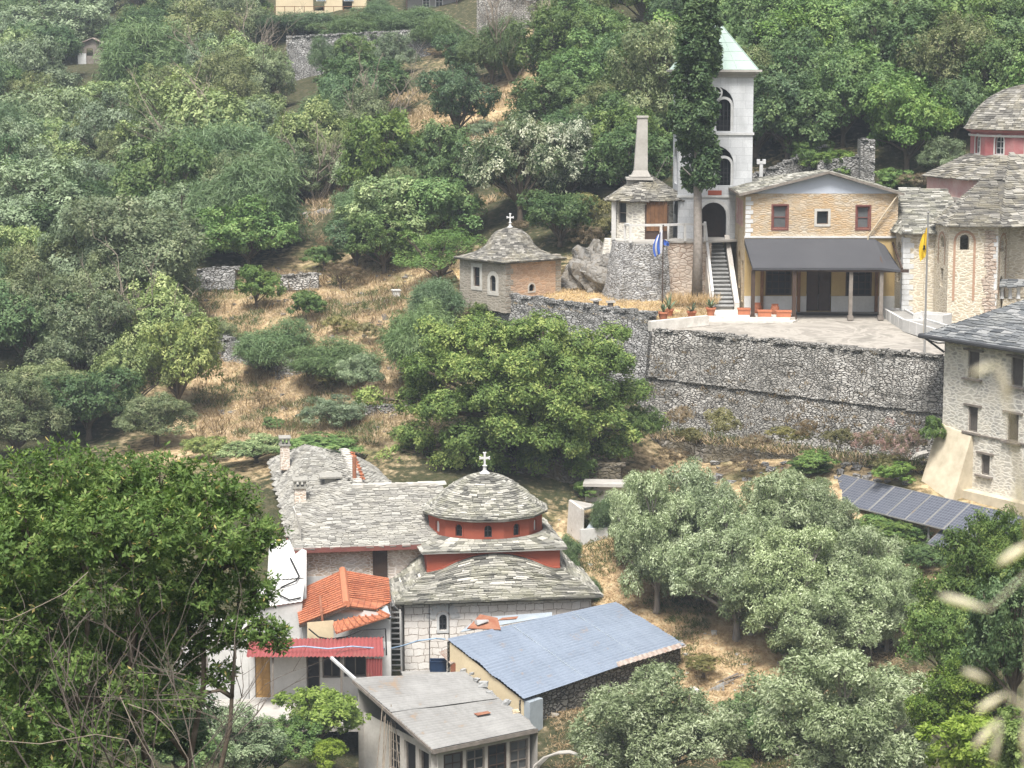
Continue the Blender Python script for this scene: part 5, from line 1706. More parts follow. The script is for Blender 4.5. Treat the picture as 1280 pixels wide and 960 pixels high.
# ------------------------------------------------------------------ red drummed church in the lower yard
aC = radians(8.3)
o = W(506, 846, 87.3)
f = Fr(o, aC)
ch = thing('red_church', 'stone church with oxide red drum, bell shaped slate dome and white cross', 'church', o, aC)
CW = f.at(739, 765)[0]; CD = 9.4
cx, cy = CW / 2, CD / 2
hs2 = 2.82
zE = f.at(620, 750, -.4)[1]
zRb = f.at(527, 716, cy - hs2)[1]; zRa = f.at(607, 692, cy - hs2)[1]; zRt = f.at(610, 688, cy - hs2)[1]
zDb = f.at(606, 679, cy - 2.45)[1]; zDt = f.at(606, 651, cy - 2.6)[1]; zAp = f.at(603, 591, cy)[1]
cxd = f.at(606, 650, cy)[0]
cx = cxd
win = f.rect(549, 768, 558.5, 788, True)
mb = MB()
facade(mb, (0, 0, -1), (1, 0, 0), CW, zE + 1, [(win[0], win[1] + 1, win[2], win[3] + 1, True)], .3)
facade(mb, (0, CD, -1), (0, -1, 0), CD, zE + 1, [(3, 2.2, 3.5, 3.4, True), (6.5, 2.2, 7, 3.4, True)]); facade(mb, (CW, 0, -1), (0, 1, 0), CD, zE + 1); facade(mb, (CW, CD, -1), (-1, 0, 0), CW, zE + 1)
mb.build('wall', M['churchstone'], ch)
window(ch, (0, 0, 0), (1, 0, 0), win, M['iron'], M['glass'], .04, .12, (1, 2), M['marble_trim'], .1)
mb = MB()
ar = outline(win[0] - .12, win[1] - .12, win[2] + .12, win[3] + .12, True, 9)
cxw, czw = (win[0] + win[2]) / 2, win[3] - (win[2] - win[0]) / 2
for i in range(9):
    a = pi * (i + .5) / 9
    Rm = Matrix.Rotation(-(a - pi / 2), 3, 'Y')
    mb.box((cxw + .5 * cos(a), -.01, czw + .5 * sin(a)), (.15, .05, .36), 0, rnd.random(), Rm, .01)
mb.build('arch_stones', M['marble_trim'], ch)
mb = MB()
for x in (1.02, 1.83): mb.bar((x, -.03, .0), (x, -.03, zE - .1), .025)
mb.build('iron_rod', M['iron'], ch)
mb = MB(); mb.box((CW / 2, CD / 2, zE - .07), (CW + .35, CD + .35, .16), 0, .5); mb.build('eaves_course', M['slate'], ch)
# hip roof that swells up into a low vault before each red lunette
ov_ = .42
eav = [V((-ov_, -ov_, zE)), V((CW + ov_, -ov_, zE)), V((CW + ov_, CD + ov_, zE)), V((-ov_, CD + ov_, zE))]
top = [V((cx - hs2, cy - hs2, zRb)), V((cx + hs2, cy - hs2, zRb)), V((cx + hs2, cy + hs2, zRb)), V((cx - hs2, cy + hs2, zRb))]
mb = MB()
for i in range(4):
    a0, a1, b0, b1 = eav[i], eav[(i + 1) % 4], top[i], top[(i + 1) % 4]
    def fn(a, t, a0=a0, a1=a1, b0=b0, b1=b1):
        p = a0.lerp(a1, a).lerp(b0.lerp(b1, a), t)
        k = max(0, 1 - ((a - .5) / .42) ** 2)
        p.z += (zRa - zRb) * k * (max(t, 0) ** 1.3) - .06 * sin(pi * t)
        return p
    slates_param(mb, fn, 0, 1, 22 if i % 2 == 0 else 19, (.2, .75), .045, .05, .09)
    for k in range(8):
        for j in range(14): mb.face([fn(j / 14, k / 8) - Z * .05, fn((j + 1) / 14, k / 8) - Z * .05, fn((j + 1) / 14, (k + 1) / 8) - Z * .05, fn(j / 14, (k + 1) / 8) - Z * .05], .1)
ro = mb.build('roof', M['slate'], ch)
mb = MB(); mb.box((cx, cy, (zRb - .3 + zRt) / 2), (hs2 * 2 - .02, hs2 * 2 - .02, zRt - zRb + .3), 0, .5)
rb = mb.build('red_base', M['redplaster'], ch)
# pale mortar line where the vault meets the red wall
mb = MB()
for i in range(18):
    a, b = i / 18, (i + 1) / 18
    zf = lambda a: zRb + (zRa - zRb) * max(0, 1 - ((a - .5) / .42) ** 2) + .05
    mb.bar((cx - hs2 + 2 * hs2 * a, cy - hs2 - .01, zf(a)), (cx - hs2 + 2 * hs2 * b, cy - hs2 - .01, zf(b)), .06, .07)
mb.build('mortar_fillet', M['redplaster'], rb)
mb = MB()
e_ = .2
for i in range(4):
    s_ = [(-1, -1), (1, -1), (1, 1), (-1, 1)]
    p, q = s_[i], s_[(i + 1) % 4]
    mb.bar((cx + p[0] * (hs2 + e_), cy + p[1] * (hs2 + e_), zRt + .0), (cx + q[0] * (hs2 + e_), cy + q[1] * (hs2 + e_), zRt + .0), .1, .06)
mb.build('eaves_band', M['conc'], rb)
mb = MB()
fs = lambda a, t: V((cx + (hs2 + e_ + .06) * (1 + (min(1 / max(abs(cos(a)), abs(sin(a))), 1.414) - 1) * (1 - t)) * (1 - t * .18) * cos(a) / 1., cy + (hs2 + e_ + .06) * (1 + (min(1 / max(abs(cos(a)), abs(sin(a))), 1.414) - 1) * (1 - t)) * (1 - t * .18) * sin(a), zRt + .05 + t * (zDb - zRt + .12)))
slates_param(mb, fs, 0, 2 * pi, 5, (.25, .6), .03)
for a in range(32): mb.face([fs(a * pi / 16, 0) - Z * .04, fs((a + 1) * pi / 16, 0) - Z * .04, fs((a + 1) * pi / 16, 1) - Z * .04, fs(a * pi / 16, 1) - Z * .04], .1)
mb.build('skirt_roof', M['slate'], rb)
# twelve sided drum; one face square to the viewer
RD = 2.5
a0 = -aC - pi / 2 + pi / 12 + radians(4)
mb = MB(); wn = []
for i in range(12):
    a, b = a0 + 2 * pi * i / 12, a0 + 2 * pi * (i + 1) / 12
    p, q = V((cx + RD * cos(a), cy + RD * sin(a), zDb - .25)), V((cx + RD * cos(b), cy + RD * sin(b), zDb - .25))
    L_ = (q - p).length
    op = (L_ / 2 - .16, .48, L_ / 2 + .16, 1.0, True)
    facade(mb, p, (q - p).normalized(), L_, zDt - zDb + .25, [op], .2)
    wn.append((p, (q - p).normalized(), op, i))
dr = mb.build('drum', M['redplaster'], ch)
for p, ex_, op, i in wn:
    white = i in (1, 9)
    window(dr, p, ex_, op, M['redplaster'] if white else M['iron'], M['blindwhite'] if white else M['glass'], .02, .03 if white else .08, (0, 0) if white else (1, 1), None if white else M['redplaster'], .05)
mb = MB(); mb.lathe([(RD, zDt - .12), (RD + .16, zDt - .05), (RD + .2, zDt + .02), (RD - .1, zDt + .04)], 12, (cx, cy, 0), a0, cap=False); mb.build('cornice', M['conc'], dr)
prof = (([0, .13, .3, .48, .64, .8, .92, 1], [1, .9, .78, .64, .49, .3, .13, .04]), ([0, .09, .25, .46, .66, .84, .945, 1], [0, .09, .25, .46, .66, .84, .945, 1]))
prof = (([0, .13, .3, .48, .64, .8, .92, 1], [1, .9, .78, .64, .49, .3, .13, .04]), ([0, .13, .3, .48, .64, .8, .92, 1], [0, .085, .25, .47, .68, .87, .955, 1]))
fd0 = dome_fn(cx, cy, RD + .27, zDt + .02, zAp, False, prof)
def fd(a, t):
    k = cos(pi / 12) / cos(((a - a0) % (pi / 6)) - pi / 12)
    k = 1 + (k - 1) * max(0, 1 - t * 2)
    p = fd0(a, t)
    return V((cx + (p.x - cx) * k, cy + (p.y - cy) * k, p.z))
mb = MB()
slates_param(mb, fd, 0, 2 * pi, 28, (.18, .5), .035, .035)
for k in range(10):
    for a in range(36): mb.face([fd(a * pi / 18, k / 10) - Z * .05, fd((a + 1) * pi / 18, k / 10) - Z * .05, fd((a + 1) * pi / 18, min((k + 1) / 10, .999)) - Z * .05, fd(a * pi / 18, min((k + 1) / 10, .999)) - Z * .05], .1)
dm = mb.build('dome', M['slate'], ch)
cross_part(dm, (cx, cy, zAp - .08), .95, M['marble_trim'], 'cross', -aC)
mb = MB(); mb.tube([(-ov_ - .1, -ov_ - .1, zE - .03), (-ov_ - .1, CD, zE - .03)], .09, 8); mb.tube([(-ov_ - .1, -ov_ - .1, zE - .03), (-.15, -.12, zE - .5), (-.12, -.1, 0)], .06, 8); mb.build('gutter', M['greymetal'], ch)

# ------------------------------------------------------------------ big slate roofed house left of the church
aH = radians(9)
ho = W(377, 705, 90.0)
f = Fr(ho, aH)
hz_ = thing('slate_house', 'rambling house with pale slate roofs, stone chimneys and red fascia', 'house', ho, aH)
zE = f.at(430, 684, -.45)[1]; zR = f.at(500, 607, 4.0)[1]
xr0 = f.at(443, 606, 4.0)[0]; X1 = f.at(560, 640, 2)[0]
mb = MB()
A0, A1 = V((-.45, -.45, zE)), V((X1, -.45, zE))
RA0, RA1 = V((xr0, 4.0, zR)), V((X1, 4.0, zR))
slates(mb, [A0, A1, RA1, RA0], .135, (.18, .5), .026, .05, .03)
LB = f.at(335, 600, 8.5)                                           # left rear eave
B0, B1 = V((-.5, 3.2, zE + .35)), V((LB[0] + .2, 12.5, LB[1] + .2))
pk = V((f.at(381, 556, 10.0)[0], 10.0, f.at(381, 556, 10.0)[1]))
bk = V((pk.x + 3.2, 12.8, B1.z))
vl = V((f.at(413, 582, 7.4)[0], 7.4, f.at(413, 582, 7.4)[1]))
p2 = V((f.at(431, 564, 8.4)[0], 8.4, f.at(431, 564, 8.4)[1]))
g1 = V((f.at(492, 607, 6.2)[0], 6.2, f.at(492, 607, 6.2)[1]))
for tri in ([A0, RA0, vl], [A0, vl, pk], [A0, pk, B1], [bk, B1, pk], [vl, p2, bk], [vl, bk, pk]): slates(mb, tri, .135, (.18, .5), .026, .04, .03)
slates(mb, [RA1, RA0, V((xr0, 8, zE)), V((X1, 8, zE))], .15, (.2, .5), .03)
ro = mb.build('roof', M['slate_pale'], hz_)
# second peaked wing
g2 = V((RA0.x + .2, 4.15, RA0.z + .02)); g3 = V((p2.x + 1.5, 11.5, p2.z - 1.2))
mb = MB()
for tri in ([vl, g2, p2], [g2, g1, p2], [g1, g3, p2]): slates(mb, tri, .15, (.2, .45), .035, .04, .03)
mb.build('peaked_roof', M['slate_pale'], hz_)
mb = MB()
for i in range(14): mb.box(p2.lerp(g2, i / 14) + Z * .06, (.3, .42, .12), .4, rnd.random(), None, .03)
for i in range(16): mb.box(RA0.lerp(RA1, i / 16) + Z * .05 + V((.15, 0, 0)), (.5, .32, .12), 0, rnd.random(), None, .03)
mb.build('ridge_mortar', M['mortar'], ro)
mb = MB()
for i in range(9): mb.box(p2.lerp(g2, .1 + i / 11) + V((.25, 0, .07)), (.16, .36, .1), .4, rnd.random(), None, .02)
mb.build('ridge_tile', M['tile'], ro)
mb = MB()
facade(mb, (0, 0, -2.6), (1, 0, 0), X1, zE + 2.55, [], .2)
mb.face([(X1, 0, -2.6), (X1, 8, -2.6), (X1, 8, zE - .05), (X1, 0, zE - .05)])
mb.build('front_wall', M['housestone'], hz_)
# left flank, rendered white, with windows looking left
mb = MB()
fl = V((0, 0, 0)); bl = V((B1.x + .45, 12.0, 0)); L_ = (bl - fl).length; exl = (fl - bl).normalized()
zl = min(B1.z, zE) - .2
ops = [(L_ - 3.6, -.1 + 4.2, L_ - 2.5, 1.6 + 4.2), (L_ - 6.2, 4.0, L_ - 5.2, 5.6), (L_ - 9, 3.9, L_ - 8, 5.4), (L_ - 3.6, 1.2, L_ - 2.6, 2.7), (L_ - 6.2, 1.1, L_ - 5.2, 2.6)]
facade(mb, bl + Z * -4.2, exl, L_, zl + 4.2, ops, .25)
mb.face([tuple(bl + Z * -4.2), tuple(bl + Z * zl), (6, 12.4, zl), (6, 12.4, -4.2)])
mb.face([tuple(bl + Z * zl), (0, 0, zl), tuple(bl + Z * (B1.z - .15))])
mb.build('left_wall', M['whitewash'], hz_)
for q in ops: window(hz_, bl + Z * -4.2, exl, q, M['darkwood'], M['glass'], .08, .08, (1, 1), M['mortar'], .12, True)
mb = MB(); mb.bar((-.45, -.5, zE - .08), (X1 - .3, -.5, zE - .08), .06, .2); mb.bar((-.5, -.45, zE - .06), (-.55, 3.4, zE + .1), .06, .16); mb.build('red_fascia', M['redtrim'], ro)
xq = f.at(381, 720)[0]
mb = MB(); mb.tube([(xq, -.42, zE - .1), (xq, -.1, zE - .35), (xq, -.1, -1.6), (xq - 1.2, -.15, -1.75)], .05, 8); mb.build('red_drainpipe', M['redtrim'], hz_)
q = f.rect(466, 684, 484, 722)
mb = MB(); mb.box(((q[0] + q[2]) / 2, -.05, (q[1] + q[3]) / 2), (q[2] - q[0], .1, q[3] - q[1]), 0, .5)
for i in range(7): mb.box((q[0] + (i + .5) * (q[2] - q[0]) / 7, -.11, (q[1] + q[3]) / 2), (.03, .04, q[3] - q[1]), 0, .5)
mb.build('dark_louvre', M['darkwood'], hz_)
mb = MB()
q = f.rect(384, 708, 462, 725)
mb.box(((q[0] + q[2]) / 2, -.015, q[1] - .25), (q[2] - q[0] + .6, .03, .9), 0, .5); mb.build('whitewash_band', M['white'], hz_)
# balcony on the left flank
mb = MB()
by = 1.9
bxx = B1.x * by / 12
mb.box((bxx - .55, by + .3, zE - 1.45), (1.1, 2.6, .12), 0, .5); mb.build('balcony_floor', M['redplaster'], hz_)
mb = MB()
for i in range(10): mb.bar((bxx - 1.05, by - .95 + i * .28, zE - 1.4), (bxx - 1.05, by - .95 + i * .28, zE - .55), .03)
mb.bar((bxx - 1.05, by - 1.0, zE - .55), (bxx - 1.05, by + 1.6, zE - .55), .05); mb.bar((bxx - 1.05, by - 1.0, zE - .55), (bxx, by - 1.0, zE - .55), .05)
mb.build('balcony_rail', M['redtrim'], hz_)
mb = MB(); mb.box((bxx - .02, by + .35, zE - .75), (.12, 2.3, 1.3), 0, .5); mb.build('red_panel', M['redplaster'], hz_)
def chimney(px, py, back, w_, hgt, label=None):
    u_, z_ = f.at(px, py, back)
    mb = MB(); mb.box((u_, back, z_ - .35), (w_, w_, .7 + hgt * .6), 0, .5); c = mb.build('chimney', M['housestone'], hz_)
    mb = MB()
    zt = z_ + hgt * .3
    mb.box((u_, back, zt + .03), (w_ * 1.25, w_ * 1.25, .07), 0, .5)
    for sx in (-1, 1):
        for sy in (-1, 1): mb.box((u_ + sx * w_ * .42, back + sy * w_ * .42, zt + .2), (w_ * .2, w_ * .2, .3), 0, .5)
    mb.box((u_, back, zt + .2), (w_ * .14, w_ * .9, .3), 0, .5)
    mb.slab([(u_ - w_ * .65, back - w_ * .65, zt + .37), (u_ + w_ * .65, back - w_ * .65, zt + .37), (u_ + w_ * .65, back + w_ * .65, zt + .42), (u_ - w_ * .65, back + w_ * .65, zt + .42)], .06)
    mb.build('chimney_cap', M['slate_pale'], c)
chimney(375, 616, 4.2, .5, .8)
chimney(356, 562, 9.0, .42, .7)
u_, z_ = f.at(413, 602, 5.6)
mb = MB(); mb.box((u_, 5.6, z_), (.5, .5, .5), 0, .5); mb.slab([(u_ - .5, 5.2, z_ + .28), (u_ + .5, 5.2, z_ + .28), (u_ + .5, 5.95, z_ + .36), (u_ - .5, 5.95, z_ + .36)], .08); mb.build('roof_vent', M['slate_pale'], ro)
u_, z_ = f.at(443, 592, 4.8)
mb = MB(); mb.tube([(u_, 4.8, z_ - .4), (u_, 4.8, z_ + .75)], .09, 8); mb.build('stove_pipe', M['rust'], ro)

# ------------------------------------------------------------------ low white house with orange tiles and red tin porch
oL = W(352, 876, 82.6); oL.z = W(352, 874, 82.6).z
lh = thing('white_house', 'low white plastered house with orange tile roofs and red tin porch', 'house', oL)
L = lambda px, py, Y: W(px, py, Y) - oL
f = Fr(oL)
rbk, rfr = L(428, 714, 89.4), L(433, 757, 83.6)
le_b, le_f = L(368, 741, 88.3), L(374, 780, 83.4)
re_b, re_f = L(486, 724, 89.3), L(489, 752, 85.4)
ri_f = L(470, 761, 84.2)
def tiles(mb, P, base=.35):
    """sheet of clay tiles: rolls running up the slope"""
    P = [V(p) for p in P]
    mb.slab(P, .06)
    return mb
mb = MB(); tiles(mb, [le_f, rfr, rbk, le_b]); r1_ = mb.build('left_tile_slope', M['tile'], lh)
mb = MB(); tiles(mb, [rfr, ri_f, re_f, re_b, rbk]); mb.build('right_tile_slope', M['tile'], lh)
def rolls(par, lo0, lo1, hi0, hi1, n):
    mb = MB()
    for i in range(n + 1):
        a, b = lo0.lerp(lo1, i / n), hi0.lerp(hi1, i / n)
        mb.tube([a + Z * .02, b + Z * .02], .035, 6)
    mb.build('tile_roll', M['tile'], par)
rolls(r1_, le_f, le_b, rfr, rbk, 16)
rolls(r1_, ri_f.lerp(re_f, 1), re_b, rfr.lerp(rbk, .25), rbk, 12)
mb = MB(); mb.tube([rbk + Z * .05, rfr + Z * .05], .15, 8); mb.build('ridge_cap', M['terracotta'], r1_)
mb = MB(); mb.bar(le_f - Z * .1, rfr - Z * .1, .08, .1); mb.bar(rfr - Z * .1, ri_f - Z * .1, .08, .1); mb.build('verge_board', M['darkwood'], r1_)
lt = [L(420, 791, 82.2), L(487, 769.5, 83.6), L(474, 763, 84.5), L(416, 777.5, 83.3)]
mb = MB(); tiles(mb, lt); r2_ = mb.build('lean_to_tiles', M['tile'], lh)
rolls(r2_, lt[0], lt[1], lt[3], lt[2], 9)
mb = MB(); mb.slab([L(470, 771, 83.9), L(489, 771, 83.9), L(484, 757, 84.9), L(473, 761, 84.9)], .03); mb.build('loose_flashing', M['zinc'], lh)
# walls
mb = MB()
gy = 83.9
mb.face([L(377, 873, gy), L(488, 873, gy), L(488, 775, gy), L(470, 765, gy), L(433, 760, gy), L(377, 783, gy)])
mb.face([L(377, 873, gy), L(377, 783, gy), L(371, 745, 88.2), L(371, 850, 88.2)])
mb.face([L(488, 873, gy), L(488, 860, 89), L(486, 726, 89), L(488, 756, gy)])
mb.build('upper_wall', M['white'], lh)
mb = MB(); mb.face([L(384, 802, 83.0), L(417, 800, 83.0), L(417, 775, 83.0), L(384, 778, 83.0)]); mb.face([L(384, 802, 83.0), L(384, 778, 83.0), L(384, 778, 83.9), L(384, 802, 83.9)]); mb.build('stained_plaster', M['cream'], lh)
fw = Fr(W(312, 874, 82.6)); fw.o.z = oL.z
offx = fw.o - oL
fr_ = lambda *a: fw.rect(*a)
d1 = fr_(319, 832, 338, 868); d2 = fr_(383, 826, 400, 862); d3 = fr_(403, 826, 426, 850)
mb = MB(); Wf = fw.at(489, 840)[0]; Hf = fw.at(400, 802)[1]
d1 = (d1[0], .05, d1[2], 1.95); d2 = (d2[0], .1, d2[2], 1.9); d3 = (d3[0], .85, d3[2], 1.9)
d4 = fr_(430, 824, 458, 850); d4 = (d4[0], .9, d4[2], 1.9)
facade(mb, offx, (1, 0, 0), Wf, Hf, [d1, d2, d3, d4], .22)
mb.face([offx + V((0, 0, 0)), offx + V((0, 0, Hf)), offx + V((-.5, 5, Hf)), offx + V((-.5, 5, 0))])
mb.build('front_wall', M['white'], lh)
mb = MB(); mb.box((offx.x + (d1[0] + d1[2]) / 2, .12, 1.0), (d1[2] - d1[0], .06, 1.9), 0, .5)
for sx in (-.24, .24):
    for zc in (.5, 1.35): mb.box((offx.x + (d1[0] + d1[2]) / 2 + sx * .62, .08, zc), (.22, .03, .62), 0, .5)
mb.build('panelled_door', M['ochrewood'], lh)
for q in (d2, d3, d4): window(lh, offx, (1, 0, 0), q, M['greywood'], M['dark'], .05, .1, (1, 0) if q is not d2 else (0, 0))
pt = [L(312, 800, 82.55), L(478, 797, 82.55), L(480, 821.5, 80.9), L(308, 822, 80.9)]
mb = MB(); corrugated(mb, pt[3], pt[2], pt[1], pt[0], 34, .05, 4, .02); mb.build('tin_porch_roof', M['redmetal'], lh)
for px in (341, 427, 466):
    mb = MB(); mb.bar(L(px, 872, 81.1), L(px, 822, 81.1), .08); mb.build('porch_post', M['greywood'], lh)
mb = MB(); corrugated(mb, L(458, 847, 81.0), L(478, 847, 81.0), L(478, 823, 81.0), L(458, 823, 81.0), 6, .04, 4); mb.build('red_tin_panel', M['redmetal'], lh)
mb = MB(); mb.bar(L(414, 822, 80.8), L(446, 851, 79.0), .1, .1); mb.build('white_pipe', M['marble_trim'], lh)
mb = MB()
mb.tube([L(386, 786, 82.8), L(398, 796, 82.5), L(412, 799, 82.5), L(432, 796, 82.5), L(452, 787, 82.6), L(482, 786, 82.6), L(483, 819, 82.6)], .03, 5)
mb.tube([L(463, 808, 82), L(470, 800, 82.4), L(480, 796, 82.6)], .025, 5)
mb.build('black_hose', M['black'], lh)
mb = MB(); mb.tube([L(400, 745, 84.2), L(402, 765, 83.3), L(404, 785, 83.2)], .05, 6); mb.build('rusty_flue', M['rust'], lh)
# yard slab in front
yd = thing('yard_slab', 'pale cement yard in front of the low white house', 'yard', W(380, 884, 81.0))
mb = MB(); mb.slab([L(270, 874, 82.6) + oL - yd.location, L(490, 873, 82.6) + oL - yd.location, L(495, 905, 79.6) + oL - yd.location, L(260, 905, 79.6) + oL - yd.location], .3); mb.build('slab', M['conc'], yd)
# rear left cream building half hidden by the big bush
o = W(228, 890, 84.0)
cb = thing('cream_annex', 'plain cream walled annex mostly hidden behind the foreground tree', 'house', o)
L = lambda px, py, Y: W(px, py, Y) - o
mb = MB()
mb.face([L(218, 905, 83.4), L(311, 893, 83.4), L(311, 795, 83.4), L(218, 790, 83.4)])
mb.face([L(311, 893, 83.4), L(313, 880, 88), L(313, 775, 88), L(311, 795, 83.4)])
mb.face([L(218, 790, 83.4), L(311, 795, 83.4), L(313, 775, 88), L(225, 770, 88)])
mb.face([L(218, 905, 83.4), L(218, 790, 83.4), L(225, 770, 88), L(225, 880, 88)])
mb.build('wall', M['white'], cb)
mb = MB(); mb.box(L(245, 835, 83.35), (.9, .06, 1.1), 0, .5); mb.build('shutter', M['greywood'], cb)
# white sheeted roof stepping down beside the house
o = W(350, 720, 87.5)
ws = thing('white_sheet_roof', 'white painted sheet roof with black cables beside the slate house', 'roof', o)
L = lambda px, py, Y: W(px, py, Y) - o
mb = MB()
corrugated(mb, L(334, 726, 86.2), L(381, 722, 86.6), L(362, 676, 90.2), L(337, 672, 90.0), 9, .025, 4)
mb.build('upper_sheet', M['white'], ws)
mb = MB(); corrugated(mb, L(312, 762, 84.6), L(378, 752, 85.2), L(381, 724, 86.6), L(326, 727, 86.2), 11, .025, 4); mb.build('lower_sheet', M['white'], ws)
mb = MB(); mb.slab([L(378, 760, 86.3), L(383, 760, 86.3), L(383, 688, 89.2), L(363, 680, 90.2)], .1); mb.face([L(312, 800, 84.7), L(376, 800, 85.2), L(378, 753, 85.25), L(312, 763, 84.7)]); mb.face([L(312, 800, 84.7), L(312, 763, 84.7), L(325, 727, 88), L(325, 790, 88)]); mb.build('side_wall', M['white'], ws)
mb = MB(); mb.tube([L(363, 698, 88.2), L(367, 706, 87.6), L(374, 720, 86.6), L(370, 726, 86.2), L(352, 734, 85.9), L(347, 738, 85.7), L(350, 744, 85.3), L(362, 750, 85.1), L(376, 747, 85.3)], .035, 5); mb.tube([L(336, 725, 86), L(332, 745, 85.2), L(330, 762, 84.5)], .02, 4); mb.build('black_cable', M['black'], ws)
# dark gap with a ladder between the house and the church
o = W(494, 842, 85.8)
ld_ = thing('ladder', 'grey metal ladder in the dark gap beside the church corner', 'ladder', o)
L = lambda px, py, Y: W(px, py, Y) - o
mb = MB()
mb.bar(L(489, 842, 85.2), L(488, 762, 86.4), .06); mb.bar(L(502, 842, 85.2), L(500, 762, 86.4), .06); mb.build('rail', M['greymetal'], ld_)
mb = MB()
for i in range(12): mb.bar(L(489, 838 - i * 6.6, 85.25 + i * .1), L(502, 838 - i * 6.6, 85.25 + i * .1), .05)
mb.build('rung', M['greymetal'], ld_)
# blue hose strung across
o = W(480, 805, 82)
hz2 = thing('hose', 'pale blue hose strung from the red tin porch to the church', 'hose', o)
mb = MB(); P = [(345, 811, 81.2), (380, 808, 81.2), (410, 811, 81.2), (440, 808, 81.3), (466, 810, 81.6), (486, 811, 83), (504, 807, 84.5), (522, 801, 85.5), (545, 798, 85.5), (556, 799, 84)]
mb.tube([W(*p) - o for p in P], .03, 6); mb.build('hose', M['bluehose'], hz2)

# ------------------------------------------------------------------ blue roofed shed
n0 = W(655, 874, 79.0)
aS = atan2(.76, .65)
sh = thing('blue_shed', 'stone shed under a wide pale blue corrugated metal roof', 'shed', n0)
L = lambda px, py, Y: W(px, py, Y) - n0
pn, pr, pf_, pl2 = V((0, 0, 0)), L(857, 806, 86.3), L(770, 753, 88.6), L(559, 802, 81.5)
pl2.z += .1
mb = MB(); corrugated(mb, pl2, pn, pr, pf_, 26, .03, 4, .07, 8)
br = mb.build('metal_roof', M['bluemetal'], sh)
mb = MB()
for v in (.35, .37, .71, .73):
    a, b = pn.lerp(pr, v), pl2.lerp(pf_, v)
    for i in range(27): mb.lathe([(.022, .01), (.02, .035), (0, .04)], 5, tuple(a.lerp(b, i / 26)))
mb.build('roofing_screw', M['zinc'], br)
mb = MB(); mb.bar(pn.lerp(pr, .36) + Z * .03, pl2.lerp(pf_, .36) + Z * .03, .02, .012); mb.bar(pn.lerp(pr, .72) + Z * .03, pl2.lerp(pf_, .72) + Z * .03, .02, .012); mb.build('lap_joint', M['zinc'], br)
mb = MB()
ins = lambda p, dz: p + Z * dz
mb.face([ins(pl2, -.12) + V((.1, 0, 0)), ins(pn, -.12) + V((0, .15, 0)), ins(pn, -1.25) + V((0, .15, 0)), ins(pl2, -2.2) + V((.1, 0, 0))]); mb.build('cream_wall', M['cream'], sh)
mb = MB()
e = (pr - pn); ee_ = V((e.x, e.y, 0)).normalized(); bk_ = V((-ee_.y, ee_.x, 0)) * .25
mb.face([pn + bk_ - Z * .1, pr + bk_ - Z * .1, pr + bk_ - Z * 3.2, pn + bk_ - Z * 3.2])
mb.face([pr + bk_ - Z * .1, pf_ - Z * .1, pf_ - Z * 3, pr + bk_ - Z * 3]); mb.face([pf_ - Z * .1, pl2 - Z * .1, pl2 - Z * 3, pf_ - Z * 3])
mb.build('stone_wall', M['shedstone'], sh)
mb = MB(); mb.box(pn + V((.28, .42, -.72)), (.75, .5, 1.2), aS * .0 + .85, .5); mb.build('zinc_corner', M['zinc'], sh)
mb = MB(); corrugated(mb, L(772, 834, 82.5), L(858, 808, 86.25), L(853, 803, 86.5), L(770, 828, 82.9), 14, .03, 4); mb.build('rusty_edge_sheet', M['rustmix'], sh)
# flashing against the church and the rusty flue cover
mb = MB(); mb.slab([L(575, 790, 83.2), L(690, 770, 86.2), L(690, 765, 86.4), L(598, 772, 85.5)], .03); mb.build('zinc_flashing', M['zinc'], sh)
mb = MB(); 
P = [L(584, 789, 83.2), L(626, 792, 83.3), L(622, 779, 84.0), L(600, 776, 84.4)]
mb.slab([p + Z * (.12 + .05 * i) for i, p in enumerate(P)], .04); mb.slab([L(622, 780, 83.9) + Z * .16, L(628, 777, 84.2) + Z * .16, L(648, 774, 84.8) + Z * .12, L(646, 777, 84.4) + Z * .12], .04); mb.build('rusty_sheet', M['rust'], sh)
mb = MB(); mb.box(P[0].lerp(P[2], .45) + Z * .26, (.5, .3, .1), .4, .5, jit=.06); mb.build('loose_stone', M['marble_trim'], sh)

# ------------------------------------------------------------------ grey corrugated shed
g0 = W(541, 938, 73.6)
gs = thing('grey_shed', 'lean-to shed with grey corrugated roof and old glazed windows', 'shed', g0)
L = lambda px, py, Y: W(px, py, Y) - g0
pn, pr = V((0, 0, 0)), L(672, 911, 76.0)
pl2, pf_ = L(441, 851, 78.6), L(582, 842, 80.8)
mb = MB(); md0, md1 = pn.lerp(pl2, .5), pr.lerp(pf_, .5)
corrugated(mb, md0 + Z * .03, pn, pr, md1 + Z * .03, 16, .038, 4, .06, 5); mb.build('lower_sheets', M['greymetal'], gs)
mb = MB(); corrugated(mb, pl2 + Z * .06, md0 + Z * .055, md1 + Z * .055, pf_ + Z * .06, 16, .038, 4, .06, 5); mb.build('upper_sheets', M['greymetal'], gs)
mb = MB(); mb.bar(pn - Z * .06, pr - Z * .06, .06, .14); mb.bar(pn - Z * .05, pl2 - Z * .02, .06, .12); mb.build('eaves_board', M['greywood'], gs)
mb = MB(); mb.box(pn.lerp(pr, .55).lerp(pf_, .32) + Z * .12, (.55, .3, .02), .5, .5, jit=.03); mb.build('rust_patch', M['rust'], gs)
ef = (pr - pn); lf = ef.xy.length; exf = V((ef.x, ef.y, 0)).normalized()
inw = -exf.cross(Z) * .3
hb = -2.7
mb = MB()
ops = [(.5 + i * .92, 1.2, 1.3 + i * .92, 2.35) for i in range(int((lf - .6) / .92))]
facade(mb, exf * .12 + inw + Z * hb, exf, lf - .25, -hb - .12, ops, .12)
mb.build('front_wall', M['whitewash'], gs)
